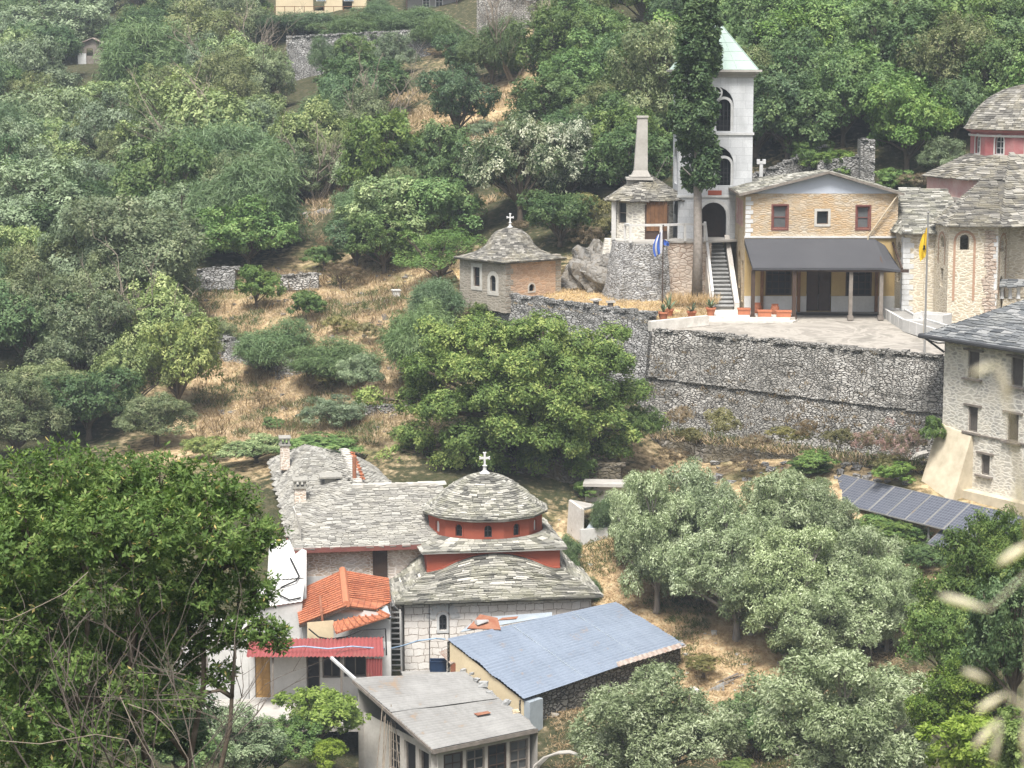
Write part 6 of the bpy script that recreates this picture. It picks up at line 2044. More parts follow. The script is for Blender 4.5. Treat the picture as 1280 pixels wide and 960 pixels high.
for i, q in enumerate(ops): window(gs, exf * .12 + inw + Z * hb, exf, q, M['greywood'] if i % 2 else M['darkwood'], M['glassgrey'] if i % 3 == 0 else M['glass'], .07, .02, (1, 2))
el = (pl2 - pn); ll = el.xy.length; exl = V((-el.x, -el.y, 0)).normalized()
ops2 = [(ll - 3.7, 1.0, ll - 2.9, 2.4), (ll - 2.6, .1, ll - 1.75, 2.35), (ll - 1.5, .1, ll - .8, 2.3)]
mb = MB()
st0 = V((pl2.x, pl2.y, hb)) - exl.cross(Z) * .3 
facade(mb, st0, exl, ll - .15, -hb - .1, ops2, .15)
mb.build('side_wall', M['whitewash'], gs)
window(gs, st0, exl, ops2[0], M['greywood'], M['glass'], .05, .05, (1, 3)); 
for q in ops2[1:]: window(gs, st0, exl, q, M['greywood'], M['dark'], .05, .1, (0, 0), name='doorway')
mb = MB(); mb.face([tuple(V((pl2.x, pl2.y, hb)) + V((.2, -.2, 0))), tuple(V((pf_.x, pf_.y, hb))), tuple(pf_ - Z * .1), tuple(pl2 - Z * .1 + V((.2, -.2, 0)))]); mb.face([tuple(V((pf_.x, pf_.y, hb))), tuple(V((pr.x, pr.y, hb))), tuple(pr - Z * .1), tuple(pf_ - Z * .1)]); mb.build('rear_wall', M['conc'], gs)
# bundle of canes leaning on the side wall
cn = thing('cane_bundle', 'bundle of thin canes leaning on the grey shed wall', 'canes', W(480, 950, 76.5))
q0 = cn.location
for k in range(8):
    mb = MB(); a = W(472 + k * 4 + rnd.uniform(-4, 4), 960, 75.8); b = W(478 + k * 2.2, 885 + rnd.uniform(-6, 20), 76.6)
    mb.tube([a - q0, b - q0], .018, 5); mb.build('cane', M['twig'], cn)
# ledge between the sheds with odd stones
lg = thing('stone_ledge', 'narrow mortar ledge between the grey and blue roofs', 'ledge', W(610, 868, 79.9))
q0 = lg.location
mb = MB(); mb.slab([W(668, 912, 76.4) - q0, W(662, 900, 77.6) - q0, W(575, 838, 81.3) - q0, W(586, 845, 80.6) - q0], .5); mb.build('ledge', M['concdark'], lg)
for k, (px, py, Y, s_, lb) in enumerate([(579, 839, 80.9, .26, 'whitish stone at the upper end of the ledge by the rusty porch'), (590, 843, 80.4, .22, 'second small stone on the ledge below the rusty porch'), (596, 851, 79.9, .3, 'rounded pale stone on the ledge just above the flat slabs'), (604, 858, 79.3, .5, 'flat pale slab lying on the ledge'), (612, 868, 78.8, .32, 'pale block on the ledge beside the cream wall'), (633, 880, 78.0, .4, 'squarish pale stone in the middle of the lower ledge'), (645, 893, 77.3, .42, 'tan broken stone on the lower end of the ledge'), (640, 904, 76.8, .3, 'lowest small stone on the ledge by the grey roof corner')]):
    s_ *= .72
    so_ = thing('loose_stone', lb, 'stone', W(px, py, Y), rnd.random() * 3, 'loose stones on the ledge')
    mb = MB(); mb.box((0, 0, s_ * .2), (s_, s_ * .7, s_ * .5), 0, .5, None, s_ * .13); mb.box((s_ * .1, 0, s_ * .42), (s_ * .7, s_ * .5, s_ * .2), .3, .5, None, s_ * .08); mb.build('stone', M['stairgrey'] if k != 6 else M['sidestone'], so_)
# small rusty porch and navy tub by the church wall
rp = thing('rusty_porch', 'small rusty corrugated canopy between the church and the blue roof', 'canopy', W(565, 833, 82.5))
q0 = rp.location
mb = MB(); corrugated(mb, W(563, 831, 81.2) - q0, W(582, 822, 81.6) - q0, W(566, 808, 83.0) - q0, W(548, 816, 82.8) - q0, 9, .04, 4); mb.build('tin_roof', M['rustmix'], rp)
mb = MB(); mb.slab([W(563, 840, 81.3) - q0, W(573, 838, 81.4) - q0, W(573, 827, 81.4) - q0, W(563, 831, 81.3) - q0], .05); mb.slab([W(573, 838, 81.5) - q0, W(582, 834, 82) - q0, W(582, 823, 82) - q0, W(573, 827, 81.5) - q0], .05); mb.build('front_panel', M['rust'], rp)
tb = thing('plastic_tub', 'navy blue plastic crate below the church window', 'crate', W(548, 838, 82.9))
q0 = tb.location
mb = MB(); w_, d_, h_ = .62, .42, .4
for c_, dd_ in (((0, 0, .02), (w_, d_, .04)), ((0, -d_ / 2, h_ / 2), (w_, .03, h_)), ((0, d_ / 2, h_ / 2), (w_, .03, h_)), ((-w_ / 2, 0, h_ / 2), (.03, d_ - .04, h_)), ((w_ / 2, 0, h_ / 2), (.03, d_ - .04, h_)), ((0, -d_ / 2, h_), (w_ + .06, .06, .05)), ((0, d_ / 2, h_), (w_ + .06, .06, .05))): mb.box(c_, dd_, 0, .5)
mb.build('body', M['bluetub'], tb)
lo = thing('low_roof_slab', 'cement ledge at the foot of the church wall beneath the navy crate', 'ledge', W(545, 842, 83.4))
mb = MB(); mb.box((0, 0, -.6), (2.6, 1.4, 1.1), aC, .5); mb.build('ledge', M['concdark'], lo)
# hoop at the bottom edge
hp = thing('metal_hoop', 'pale curved hoop frame at the bottom edge near the grey shed', 'hoop frame', W(690, 968, 76.5))
q0 = hp.location
for k, dY in enumerate((0, .35, .7)):
    mb = MB(); P = [(662 + k * 3, 975), (668 + k * 3, 957), (680 + k * 3, 947 - k), (695 + k * 2, 942 - k), (712, 941 - k), (730, 946)]
    mb.tube([W(x, y, 75.8 + dY) - q0 for x, y in P], .045, 7); mb.build('hoop', M['conc'], hp)
# debris at the end of the field
db = thing('tin_sheet', 'crumpled grey corrugated sheet leaning at the end of the field', 'metal sheet', W(892, 880, 83.5))
q0 = db.location
mb = MB(); corrugated(mb, W(878, 888, 83.2) - q0, W(906, 877, 83.6) - q0, W(905, 853, 84.6) - q0, W(880, 866, 84.2) - q0, 1, .0, 12); mb.v.clear(); mb.f.clear(); mb.r.clear()
a, b, c, d = (W(878, 888, 83.2) - q0, W(906, 877, 83.6) - q0, W(905, 853, 84.6) - q0, W(880, 866, 84.2) - q0)
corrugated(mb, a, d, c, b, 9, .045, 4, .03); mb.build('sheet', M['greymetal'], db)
pk_ = thing('timber_pile', 'pile of rotten grey planks at the end of the dry field', 'timber', W(920, 862, 84.8))
q0 = pk_.location
mb = MB()
for k in range(16):
    a = W(880 + rnd.uniform(0, 22), 866 - rnd.uniform(-8, 8), 84.4 + rnd.random()); b = a + V((rnd.uniform(.6, 2.0), rnd.uniform(-.3, .7), rnd.uniform(.1, .5)))
    mb.bar(a - q0, b - q0, rnd.uniform(.06, .16), .04, rnd.random())
mb.build('plank', M['greywood'], pk_)
for k, (px, py, s_, lb) in enumerate([(868, 866, .5, 'white broken slab left of the tin sheet'), (931, 834, .45, 'grey rubble lump on the field above the planks'), (802, 705 + 0, .5, 'flat whitish stone on the grass near the olive trunks')]):
    Y_ = (84.3, 86.2, 93.5)[k]
    so_ = thing('rubble_stone', lb, 'stone', W(px, py, Y_), rnd.random() * 3)
    mb = MB(); mb.box((0, 0, .08), (s_, s_ * .7, .2), 0, .5, None, .07); mb.build('stone', M['marble_trim'], so_)
for k, (px, y0, y1, Y_, lb) in enumerate([(1074, 806, 830, 84.0, 'shorter grey fence post between two olive trees'), (1088.5, 795, 830, 84.3, 'taller grey fence post between two olive trees')]):
    so_ = thing('fence_post', lb, 'post', W(px, y1 + 25, Y_), 0, 'grey posts between the olives')
    mb = MB(); mb.tube([(0, 0, -.5), W(px, y0, Y_) - so_.location], [.075, .06], 7); mb.build('post', M['greywood'], so_)
wr = thing('irrigation_pipe', 'thin grey pipe curving through ivy at bottom right', 'pipe', W(930, 920, 80))
mb = MB(); mb.tube([W(911, 898, 79.8) - wr.location, W(930, 912, 79.6) - wr.location, W(948, 928, 79.4) - wr.location, W(963, 948, 79.2) - wr.location, W(970, 965, 79.0) - wr.location], .035, 6); mb.build('pipe', M['conc'], wr)
# cable from the tall chimney over to the cypress
cb_ = thing('overhead_cable', 'thin cable running from the cypress down to the kiosk roof', 'cable', W(833, 198, 117))
mb = MB(); mb.tube([W(834, 196, 117) - cb_.location, W(820, 222, 118.2) - cb_.location, W(806, 250, 119.3) - cb_.location], .022, 5); mb.build('cable', M['conc'], cb_)

# ------------------------------------------------------------------ foliage
NR = np.random.default_rng(5)


def unit(v): return v / np.maximum(np.linalg.norm(v, axis=-1, keepdims=True), 1e-9)


def leaf_mesh(name, c, nrm, d, L, Wd, r, mat, fold=.18, blunt=False):
    """one folded rhomb per leaf: centres c, normals nrm, directions d, lengths, widths, colour value"""
    n = len(c)
    s = unit(np.cross(nrm, d))
    up = np.cross(d, s)
    L = np.broadcast_to(np.asarray(L, float), (n,))[:, None]; Wd = np.broadcast_to(np.asarray(Wd, float), (n,))[:, None]
    a = c - d * L / 2
    b = c + d * L / 2
    l = c + s * Wd / 2 - up * (fold * Wd) + d * L * .05
    q = c - s * Wd / 2 - up * (fold * Wd) + d * L * .05
    v = np.stack([a, l, b, q], 1).reshape(-1, 3).astype('f')
    me = bpy.data.meshes.new(name)
    me.vertices.add(4 * n); me.loops.add(4 * n); me.polygons.add(n)
    me.vertices.foreach_set('co', v.ravel())
    me.loops.foreach_set('vertex_index', np.arange(4 * n, dtype='i'))
    me.polygons.foreach_set('loop_start', np.arange(0, 4 * n, 4, dtype='i'))
    me.update(calc_edges=True)
    at = me.attributes.new('rnd', 'FLOAT', 'FACE')
    at.data.foreach_set('value', np.clip(r, 0, 1).astype('f'))
    me.materials.append(mat)
    return me


def sph(n):
    v = NR.normal(size=(n, 3))
    return unit(v)


def crown(name, lobes, tufts, per, leaf, mat, tr=.112, wid=.5, out=.95, droop=0., spread=.8, low=-.75, deep=.25, flat=.75, lv=.35, tv=.4):
    """lobes: (x,y,z,rx,ry,rz). Sprays of leaves sit on the outside of every lobe, thinner inside."""
    lb = np.asarray(lobes, float)
    area = (lb[:, 3] * lb[:, 4] + lb[:, 3] * lb[:, 5] + lb[:, 4] * lb[:, 5])
    cnt = np.maximum(4, (tufts * area / area.sum()).astype(int))
    C_, N_, R_, LR = [], [], [], []
    lobe_r = NR.random(len(lb))
    for k, (x, y, z, rx, ry, rz) in enumerate(lb):
        d = sph(cnt[k] * 2)
        d = d[d[:, 2] > low][:cnt[k]]
        n = len(d)
        rad = np.where(NR.random(n) < deep, NR.uniform(.45, .85, n), np.where(NR.random(n) < .1, NR.uniform(1.06, 1.3, n), NR.uniform(.86, 1.06, n)))
        p = np.array([x, y, z]) + d * rad[:, None] * np.array([rx, ry, rz])
        keep = np.ones(n, bool)
        for j, (x2, y2, z2, a, b, c) in enumerate(lb):
            if j != k:
                keep &= (((p - [x2, y2, z2]) / [a, b, c]) ** 2).sum(1) > .45
        p, d = p[keep], d[keep]
        nn = unit(d / np.array([rx, ry, rz]))
        C_.append(p); N_.append(nn); LR.append(np.full(len(p), lobe_r[k]))
    C_, N_, LR = np.concatenate(C_), np.concatenate(N_), np.concatenate(LR)
    T = len(C_)
    tr_ = tr * NR.uniform(.6, 1.4, T)
    tuft_r = NR.random(T)
    n = T * per
    ti = np.repeat(np.arange(T), per)
    off = sph(n) * (NR.random(n) ** .45)[:, None] * tr_[ti][:, None]
    # flatten each spray along its own outward axis
    on = (off * N_[ti]).sum(1, keepdims=True) * N_[ti]
    off = off - on * (1 - flat)
    c = C_[ti] + off
    c[:, 2] -= droop * NR.random(n) * tr_[ti]
    nr = unit(N_[ti] * out + np.array([0, 0, .55]) + NR.normal(size=(n, 3)) * .55 * spread)
    dd = NR.normal(size=(n, 3)) + N_[ti] * .8 + off / np.maximum(tr_[ti][:, None], 1e-6) * .8
    dd[:, 2] -= droop * 2.2
    dd = unit(dd - (dd * nr).sum(1, keepdims=True) * nr)
    L = leaf * NR.uniform(.65, 1.35, n)
    r = .5 + (tuft_r[ti] - .5) * tv * 1.6 + (LR[ti] - .5) * .35 + (NR.random(n) - .5) * lv * 1.6
    return leaf_mesh(name, c, nr, dd, L, L * wid, r, mat)


def branch_mesh(name, lobes, mat, fork=-.62, r0=.05, sub=2):
    """limbs from the fork out to every lobe, in the crown's own units"""
    mb = MB()
    top = V((0, 0, fork))
    for (x, y, z, rx, ry, rz) in lobes:
        e = V((x, y, z))
        s0 = top + V((rnd.uniform(-.03, .03), rnd.uniform(-.03, .03), rnd.uniform(-.1, .15)))
        m_ = s0.lerp(e, .5) + V((rnd.uniform(-.06, .06), rnd.uniform(-.06, .06), .05))
        mb.tube([s0, m_, e], [r0 * .6, r0 * .35, r0 * .14], 5)
        for k in range(sub):
            q = e + V((rnd.uniform(-1, 1) * rx, rnd.uniform(-1, 1) * ry, rnd.uniform(-.3, .8) * rz)) * .6
            mb.tube([m_.lerp(e, .4), q], [r0 * .2, r0 * .07], 4)
    me = mb.mesh(name)
    me.materials.append(mat)
    return me


def stem_mesh(name, mat):
    mb = MB()
    mb.tube([(0, 0, -.08), (.02, -.01, .35), (-.015, .02, .7), (0, 0, 1.12)], [1.35, 1., .85, .7], 8)
    me = mb.mesh(name)
    me.polygons.foreach_set('use_smooth', [True] * len(me.polygons))
    me.materials.append(mat)
    return me


STEM = {b: stem_mesh('stem', M[b]) for b in ('bark', 'barkgrey')}


def lobes_round(n, seed, r=.34, sq=.85, zmin=-.6, top=1.):
    g = np.random.default_rng(seed)
    out = [(0, 0, .05, .42, .42, .4)]
    while len(out) < n:
        d = g.normal(size=3); d /= np.linalg.norm(d)
        if d[2] < zmin: continue
        rr = r * g.uniform(.5, 1.3)
        k = g.uniform(.5, .98) - rr * .35
        out.append((d[0] * k * g.uniform(.9, 1.15), d[1] * k * g.uniform(.9, 1.15), d[2] * k * sq * top, rr, rr * g.uniform(.8, 1.1), rr * g.uniform(.5, .8)))
    return out


def twig(mb, p, d, L, r, depth):
    pts_ = [p]; q = V(p); dd = V(d)
    for i in range(5):
        dd = (dd + V((rnd.uniform(-.22, .22), rnd.uniform(-.22, .22), rnd.uniform(-.16, .14)))).normalized()
        q = q + dd * L / 5; pts_.append(V(q))
    mb.tube(pts_, [r * (1 - i / 7) for i in range(6)], 5)
    if depth:
        for i in range(rnd.randint(2, 4)):
            k = rnd.randint(1, 5)
            e = (dd + V((rnd.uniform(-.9, .9), rnd.uniform(-.7, .7), rnd.uniform(-.2, .7)))).normalized()
            twig(mb, pts_[k], e, L * rnd.uniform(.4, .7), r * .55, depth - 1)


PROTO = {}


def proto(kind, variants):
    PROTO[kind] = variants


def mk(kind, nv, mat, nl=15, tufts=620, per=22, leaf=.062, bark='bark', seed=1, r=.34, zmin=-.6, **kw):
    v = []
    for i in range(nv):
        lb = lobes_round(nl + i * 2, seed * 10 + i, r, zmin=zmin)
        v.append((crown(kind + '_crown', lb, tufts, per, leaf, M[mat], **kw), branch_mesh(kind + '_limbs', lb, M[bark]), bark))
    PROTO[kind] = v


mk('oak', 3, 'lf_oak', 30, 800, 30, .066, seed=1)
mk('vivid', 2, 'lf_vivid', 28, 780, 30, .064, seed=2, wid=.55)
mk('bay', 2, 'lf_bay', 30, 780, 30, .064, seed=3, wid=.5)
mk('grey', 2, 'lf_grey', 32, 850, 30, .06, seed=4, wid=.45, r=.3)
mk('holm', 2, 'lf_holm', 38, 1000, 32, .052, seed=5, wid=.45, r=.3)
mk('dark', 2, 'lf_dark', 28, 800, 30, .064, seed=6)
mk('feather', 3, 'lf_feather', 14, 620, 40, .15, seed=7, wid=.1, droop=.55, tr=.2, flat=1., r=.36, out=.3)
mk('pale', 1, 'lf_pale', 26, 1000, 30, .058, seed=8, r=.27, tv=.7, lv=.2)
mk('olive', 3, 'lf_olive', 44, 2300, 32, .046, 'barkgrey', seed=9, wid=.36, r=.25, tr=.09, out=.75, zmin=-1., spread=1.)
mk('locust', 1, 'lf_vivid', 18, 560, 24, .05, seed=10, wid=.4, flat=.4, r=.32)
mk('shrub', 2, 'lf_vivid', 11, 460, 28, .09, seed=11, r=.42, wid=.45, zmin=-.5)
mk('drybush', 2, 'lf_dry', 9, 200, 26, .12, seed=12, r=.42, wid=.16, zmin=-.2)
mk('pinkbush', 2, 'lf_pink', 10, 300, 26, .08, seed=13, r=.4, wid=.3, zmin=-.3, tv=.6)
mk('ybush', 1, 'lf_ybush', 8, 240, 24, .09, seed=14, r=.42, wid=.4, zmin=-.2)
mk('lime', 2, 'lf_lime', 16, 700, 28, .085, seed=15, r=.36, wid=.5)
mk('fig', 2, 'lf_mid', 36, 1300, 30, .055, seed=16, r=.3, wid=.5)
mk('bare', 1, 'lf_dry', 12, 120, 16, .06, 'barkgrey', seed=17, r=.34, wid=.12, sub=None) if False else None

CNT = [0]


def plant(kind, c, rx, rz, label, name='tree', cat='tree', group=None, base=None, ry=None, rot=None, var=None, part='crown'):
    """crown of half width rx and half height rz centred at c, its stem standing on the ground below"""
    vs = PROTO[kind]
    CNT[0] += 1
    me, tm, m_ = vs[(CNT[0] if var is None else var) % len(vs)]
    c = V(c)
    g = gz(c.x, c.y) if base is None else base
    g = min(g, c.z - rz * .55)
    o = thing(name, label, cat, (c.x, c.y, g), rnd.uniform(0, 6.28) if rot is None else rot, group)
    a = link(bpy.data.objects.new(part, me), o)
    a.location = (0, 0, c.z - g); a.scale = (rx, rx if ry is None else ry, rz)
    fz_ = max(c.z - g - .62 * rz, .05)
    b = link(bpy.data.objects.new('trunk' if cat == 'tree' else 'stem', STEM[m_]), o)
    b.scale = (rx * .05 + .02, rx * .05 + .02, fz_)
    if rx > 1.3:
        l = link(bpy.data.objects.new('limbs', tm), b)
        l.matrix_parent_inverse = Matrix.Identity(4)
        l.location = (0, 0, (c.z - g) / fz_)
        l.scale = (rx / b.scale.x, rx / b.scale.y, rz / fz_)
    return o


def at(px, py, wpx, hpx, Y, kind, label, name='tree', cat='tree', group=None, **kw):
    if kw.pop('fit', True):
        Yh = hit(px, py + hpx * .47, Y)
        Y = min(max(Yh, Y * .86), Y * 1.18)
    c = W(px, py, Y)
    k = Y / F
    return plant(kind, c, wpx / 2 * k, hpx / 2 * k, label, name, cat, group, **kw)


# --- single trees of the slope, one by one
T = [
    (70, 30, 150, 110, 285, 'grey', 'hazy rounded tree in the top left corner'),
    (212, 30, 110, 90, 262, 'dark', 'hazy dark tree at the top, right of the corner tree'),
    (262, 30, 100, 80, 250, 'dark', 'darkest hazy tree at the top edge, above the yellowish crown'),
    (300, 12, 70, 60, 245, 'oak', 'small hazy tree at the top edge left of the cream house'),
    (22, 95, 100, 90, 255, 'grey', 'grey green tree at the left edge below the corner tree'),
    (60, 165, 170, 140, 210, 'grey', 'broad grey green tree at the left edge, second down'),
    (140, 128, 120, 80, 228, 'bay', 'pale yellowish tree just below the little hut'),
    (235, 160, 150, 165, 186, 'bay', 'tallest bright yellow green broadleaf of the left slope'),
    (180, 190, 100, 110, 190, 'bay', 'smaller yellow green broadleaf left of the tallest one'),
    (292, 100, 110, 110, 200, 'holm', 'purplish grey bushy tree above the yellow green broadleaf'),
    (332, 95, 70, 100, 196, 'grey', 'slim grey tree left of the pale terrace wall piece'),
    (50, 260, 170, 160, 165, 'grey', 'large hazy grey green tree at the left edge, mid height'),
    (120, 300, 110, 120, 155, 'holm', 'hazy holm oak between the left edge and the big dusky dome'),
    (172, 318, 205, 190, 138, 'holm', 'big dusky olive green dome shaped tree of the left slope'),
    (35, 410, 140, 150, 126, 'dark', 'dark tree at the left edge under the dusky dome'),
    (100, 420, 160, 150, 122, 'holm', 'dusky tree below the big dome shaped one'),
    (310, 287, 135, 110, 146, 'vivid', 'fresh green spreading tree right of the dusky dome'),
    (245, 225, 120, 110, 165, 'oak', 'dark green tree below the bright yellow green broadleaf'),
    (455, 108, 125, 105, 178, 'dark', 'blackish green tree under the top pale terrace walls'),
    (408, 72, 46, 60, 186, 'feather', 'feathery growth hanging over the top terrace wall, left'),
    (448, 60, 70, 60, 188, 'oak', 'dark green tree in front of the middle of the top terrace wall'),
    (492, 66, 60, 64, 188, 'grey', 'grey green tree in front of the top terrace wall, right of the middle'),
    (400, 160, 120, 90, 168, 'feather', 'dark feathery tree left of the leaning dead branches'),
    (480, 195, 90, 120, 152, 'feather', 'tall feathery drooping tree with dead branches beside it'),
    (368, 215, 95, 90, 158, 'grey', 'grey olive coloured tree above the fresh green spreading tree'),
    (415, 200, 70, 90, 160, 'holm', 'narrow dusky tree between the grey olive one and the drooping one'),
    (445, 300, 80, 80, 142, 'dark', 'low dark tree on the brown bank in mid slope'),
    (540, 262, 130, 120, 140, 'vivid', 'fresh green tree behind the bright layered one'),
    (548, 318, 130, 90, 129, 'locust', 'bright layered light green tree left of the domed chapel'),
    (650, 205, 130, 160, 141, 'pale', 'cream blossomed tree directly above the domed chapel'),
    (712, 200, 100, 130, 139, 'pale', 'second cream blossomed crown right of the larger one'),
    (572, 125, 95, 110, 165, 'dark', 'dark tree left of the straw coloured clearing'),
    (615, 60, 90, 100, 190, 'feather', 'grey feathery tree in front of the old top wall'),
    (578, 70, 70, 80, 190, 'dark', 'dark tree right of the last pale wall piece near the top'),
    (700, 60, 110, 120, 170, 'oak', 'broad oak like tree right of the old top wall'),
    (755, 45, 110, 110, 166, 'oak', 'dark green crown between the old top wall and the cypress'),
    (800, 90, 110, 150, 158, 'dark', 'deep dark tree just left of the cypress'),
    (690, 135, 110, 100, 158, 'oak', 'dark oak above the cream blossomed trees'),
    (755, 150, 110, 100, 150, 'holm', 'dusky tree above the tall kiosk chimney on its left'),
    (795, 205, 120, 120, 138, 'dark', 'dark tree directly behind the kiosk chimney'),
    (700, 272, 100, 90, 130, 'dark', 'dark tree between the domed chapel and the kiosk'),
    (738, 262, 60, 70, 128, 'ybush', 'small yellowish tree at the left of the kiosk roof'),
    (965, 60, 130, 160, 152, 'vivid', 'fresh green tree right of the bell tower roof'),
    (1040, 40, 130, 150, 156, 'vivid', 'bright green tree at the top, second right from the bell tower'),
    (985, 145, 130, 130, 141, 'oak', 'dark green tree between the bell tower and the ruined pier'),
    (1055, 120, 110, 130, 144, 'oak', 'green tree directly above the ruined pier'),
    (1120, 60, 140, 150, 152, 'oak', 'broad tree at the top, above the ochre house gable on the right'),
    (1135, 150, 120, 140, 139, 'vivid', 'leafy tree between the ruined pier and the red drum'),
    (1200, 50, 140, 150, 150, 'oak', 'dark green tree at the top right above the dome'),
    (1265, 40, 120, 130, 152, 'oak', 'tree in the top right corner behind the dome'),
    (1195, 130, 90, 110, 137, 'oak', 'dark tree touching the left side of the big slate dome'),
    (1180, 195, 70, 60, 131, 'grey', 'small greyish tree at the left of the red drum base'),
    (222, 450, 110, 150, 111, 'bay', 'bright young tree at the left edge of the brown slope'),
    (160, 470, 100, 130, 112, 'bay', 'spindly yellow green tree left of the bright young one'),
    (110, 500, 130, 110, 114, 'dark', 'dark tree low on the left between the dusky trees'),
    (195, 520, 110, 80, 110, 'holm', 'low dusky tree at the foot of the bright young one'),
    (20, 520, 130, 120, 114, 'holm', 'lowest dusky tree at the left edge above the foreground crown'),
    (270, 420, 60, 60, 122, 'holm', 'dusky bushy tree where the slanting wall begins'),
    (480, 300, 100, 90, 138, 'oak', 'dark green tree left of the bright layered one'),
    (440, 260, 80, 80, 150, 'feather', 'feathery tree above the brown bank in mid slope'),
    (500, 250, 90, 90, 148, 'holm', 'dusky tree left of the fresh green one in mid slope'),
    (60, 490, 150, 110, 114, 'holm', 'dusky tree just above the big foreground crown on the left'),
    (515, 425, 110, 130, 110, 'feather', 'drooping feathery tree left of the big rounded green tree'),
    (545, 375, 80, 90, 116, 'feather', 'feathery tree below the bright layered one'),
    (255, 560, 60, 40, 106, 'bay', 'low crown peeping over the foreground bush by the brown slope'),
]
for a in T: at(*a[:6], a[6])
GRP_B = 'shrubs of the terraced slope'
B = [
    (320, 358, 66, 64, 125, 'shrub', 'round green shrub on the dry terrace left of centre'),
    (382, 380, 52, 46, 122, 'shrub', 'smaller green shrub below the round one on the dry terrace'),
    (345, 430, 100, 74, 118.5, 'feather', 'left mass of broom hanging over the slanting wall'),
    (402, 450, 130, 66, 116.5, 'feather', 'right mass of broom hanging over the slanting wall'),
    (425, 408, 44, 44, 118, 'ybush', 'pale yellow flowering bush above the hanging broom'),
    (462, 415, 40, 40, 116, 'ybush', 'yellowish bush right of the flowering one'),
    (330, 497, 42, 36, 113, 'drybush', 'dry reddish brown bush alone on the straw slope'),
    (420, 515, 84, 56, 108, 'grey', 'grey green bush at the foot of the straw slope'),
    (340, 530, 34, 22, 110, 'shrub', 'little green bush low on the straw slope'),
    (425, 345, 66, 36, 131, 'drybush', 'brown dead bracken mound under the dark thicket'),
    (405, 322, 60, 36, 134, 'shrub', 'low green bush above the dead bracken mound'),
    (470, 495, 50, 40, 108, 'drybush', 'dry tuft above the small pale retaining wall'),
    (450, 465, 60, 60, 113, 'grey', 'bush at the right end of the slanting wall'),
    (395, 560, 120, 40, 103.5, 'shrub', 'low green bush right behind the slate roof chimneys'),
    (320, 560, 90, 40, 104, 'bay', 'yellow green bush left of the rear chimney'),
    (900, 530, 60, 66, 101.6, 'ybush', 'tall straw green bush against the dark retaining wall'),
    (985, 545, 60, 36, 100.3, 'ybush', 'low greenish bush at mid length of the dark wall'),
    (1095, 550, 70, 70, 98.3, 'pinkbush', 'pink flowering bush left of the culvert'),
    (1138, 555, 56, 60, 97.6, 'pinkbush', 'second pinkish bush touching the stone building corner'),
    (1010, 540, 40, 34, 99.6, 'drybush', 'dry brown tuft between the two green wall bushes'),
    (850, 520, 40, 50, 102.6, 'drybush', 'dry brown growth on the wall beside the big green tree'),
    (1120, 590, 60, 36, 97.0, 'shrub', 'green weeds at the foot of the pink bushes'),
    (760, 640, 46, 66, 97.0, 'feather', 'dark feathery bush right behind the white tank'),
    (735, 612, 50, 30, 98.2, 'shrub', 'green creeper mound above the white tank'),
    (790, 665, 50, 60, 95.0, 'shrub', 'green weed clump between the white tank and the olives'),
    (1045, 205, 70, 46, 132.3, 'shrub', 'green bush growing in the ruined wall behind the gable'),
    (1010, 190, 60, 50, 133, 'oak', 'dark bush overhanging the sloping ruined wall'),
    (1115, 225, 50, 40, 131, 'shrub', 'light green bush right of the ruined pier'),
    (1150, 225, 60, 36, 130, 'drybush', 'brown bush left of the pale red base wall'),
    (735, 300, 50, 40, 124, 'drybush', 'dry grass clump on top of the limestone outcrop'),
    (755, 282, 40, 36, 124, 'ybush', 'yellowish weeds beside the kiosk plinth'),
    (710, 345, 40, 30, 121, 'drybush', 'dry brown bush at the right corner of the domed chapel'),
    (600, 395, 40, 40, 117.2, 'oak', 'dark bush below the left corner of the chapel'),
    (715, 690, 40, 66, 92.8, 'feather', 'dark green strip of broom along the right side of the church roof'),
    (735, 735, 36, 50, 91.0, 'feather', 'nearer clump of broom by the corner of the church roof'),
    (880, 830, 70, 40, 85.5, 'ybush', 'tall weeds at the right end of the blue roof'),
    (415, 475, 44, 30, 114, 'ybush', 'tuft of yellow weeds under the slanting wall'),
    (865, 545, 44, 40, 102.3, 'ybush', 'yellow green bush on the ledge of the dark wall, left of the tall one'),
    (945, 552, 50, 34, 101.0, 'drybush', 'dry brown bush on the ledge just right of the tall straw green one'),
    (1050, 548, 46, 44, 99.2, 'ybush', 'greenish bush on the ledge left of the pink flowering one'),
    (1110, 580, 50, 44, 97.6, 'ybush', 'tall weeds under the pink flowering bush'),
    (930, 580, 60, 30, 101.2, 'drybush', 'dry growth low on the footing wall in the middle'),
    (1020, 575, 60, 30, 99.4, 'shrub', 'green growth low on the footing wall toward the panels'),
    (840, 575, 60, 34, 102.4, 'drybush', 'brown dry bush at the wall foot beside the big green tree'),
    (1165, 540, 36, 50, 97.2, 'shrub', 'green bush in the corner of wall and stone building'),
    (800, 525, 50, 60, 103.2, 'oak', 'dark bush in the shade between big tree and wall'),
]
for a in B:
    wall_ = 780 < a[0] and 500 < a[1] < 600
    at(*a[:4], a[4] - (.9 if wall_ else 0), a[5], a[6], 'shrub', 'shrub', GRP_B, part='foliage', fit=not wall_, base=1e9 if wall_ else None)
for px, py, w_, h_, Y, k, lb in [(370, 28, 110, 44, 222, 'feather', 'curtain of grey green creeper below the cream house'), (440, 36, 110, 46, 219, 'feather', 'hanging creeper between the two pale top wall pieces'), (505, 28, 110, 52, 217, 'feather', 'dense creeper below the dark veranda'), (555, 40, 70, 60, 214, 'feather', 'creeper right of the tall pale top wall piece'), (470, 14, 60, 34, 221, 'feather', 'bushy creeper between the two top houses')]:
    at(px, py, w_, h_, Y, k, lb, 'creeper', 'creeper', 'creepers on the top terrace', part='foliage')

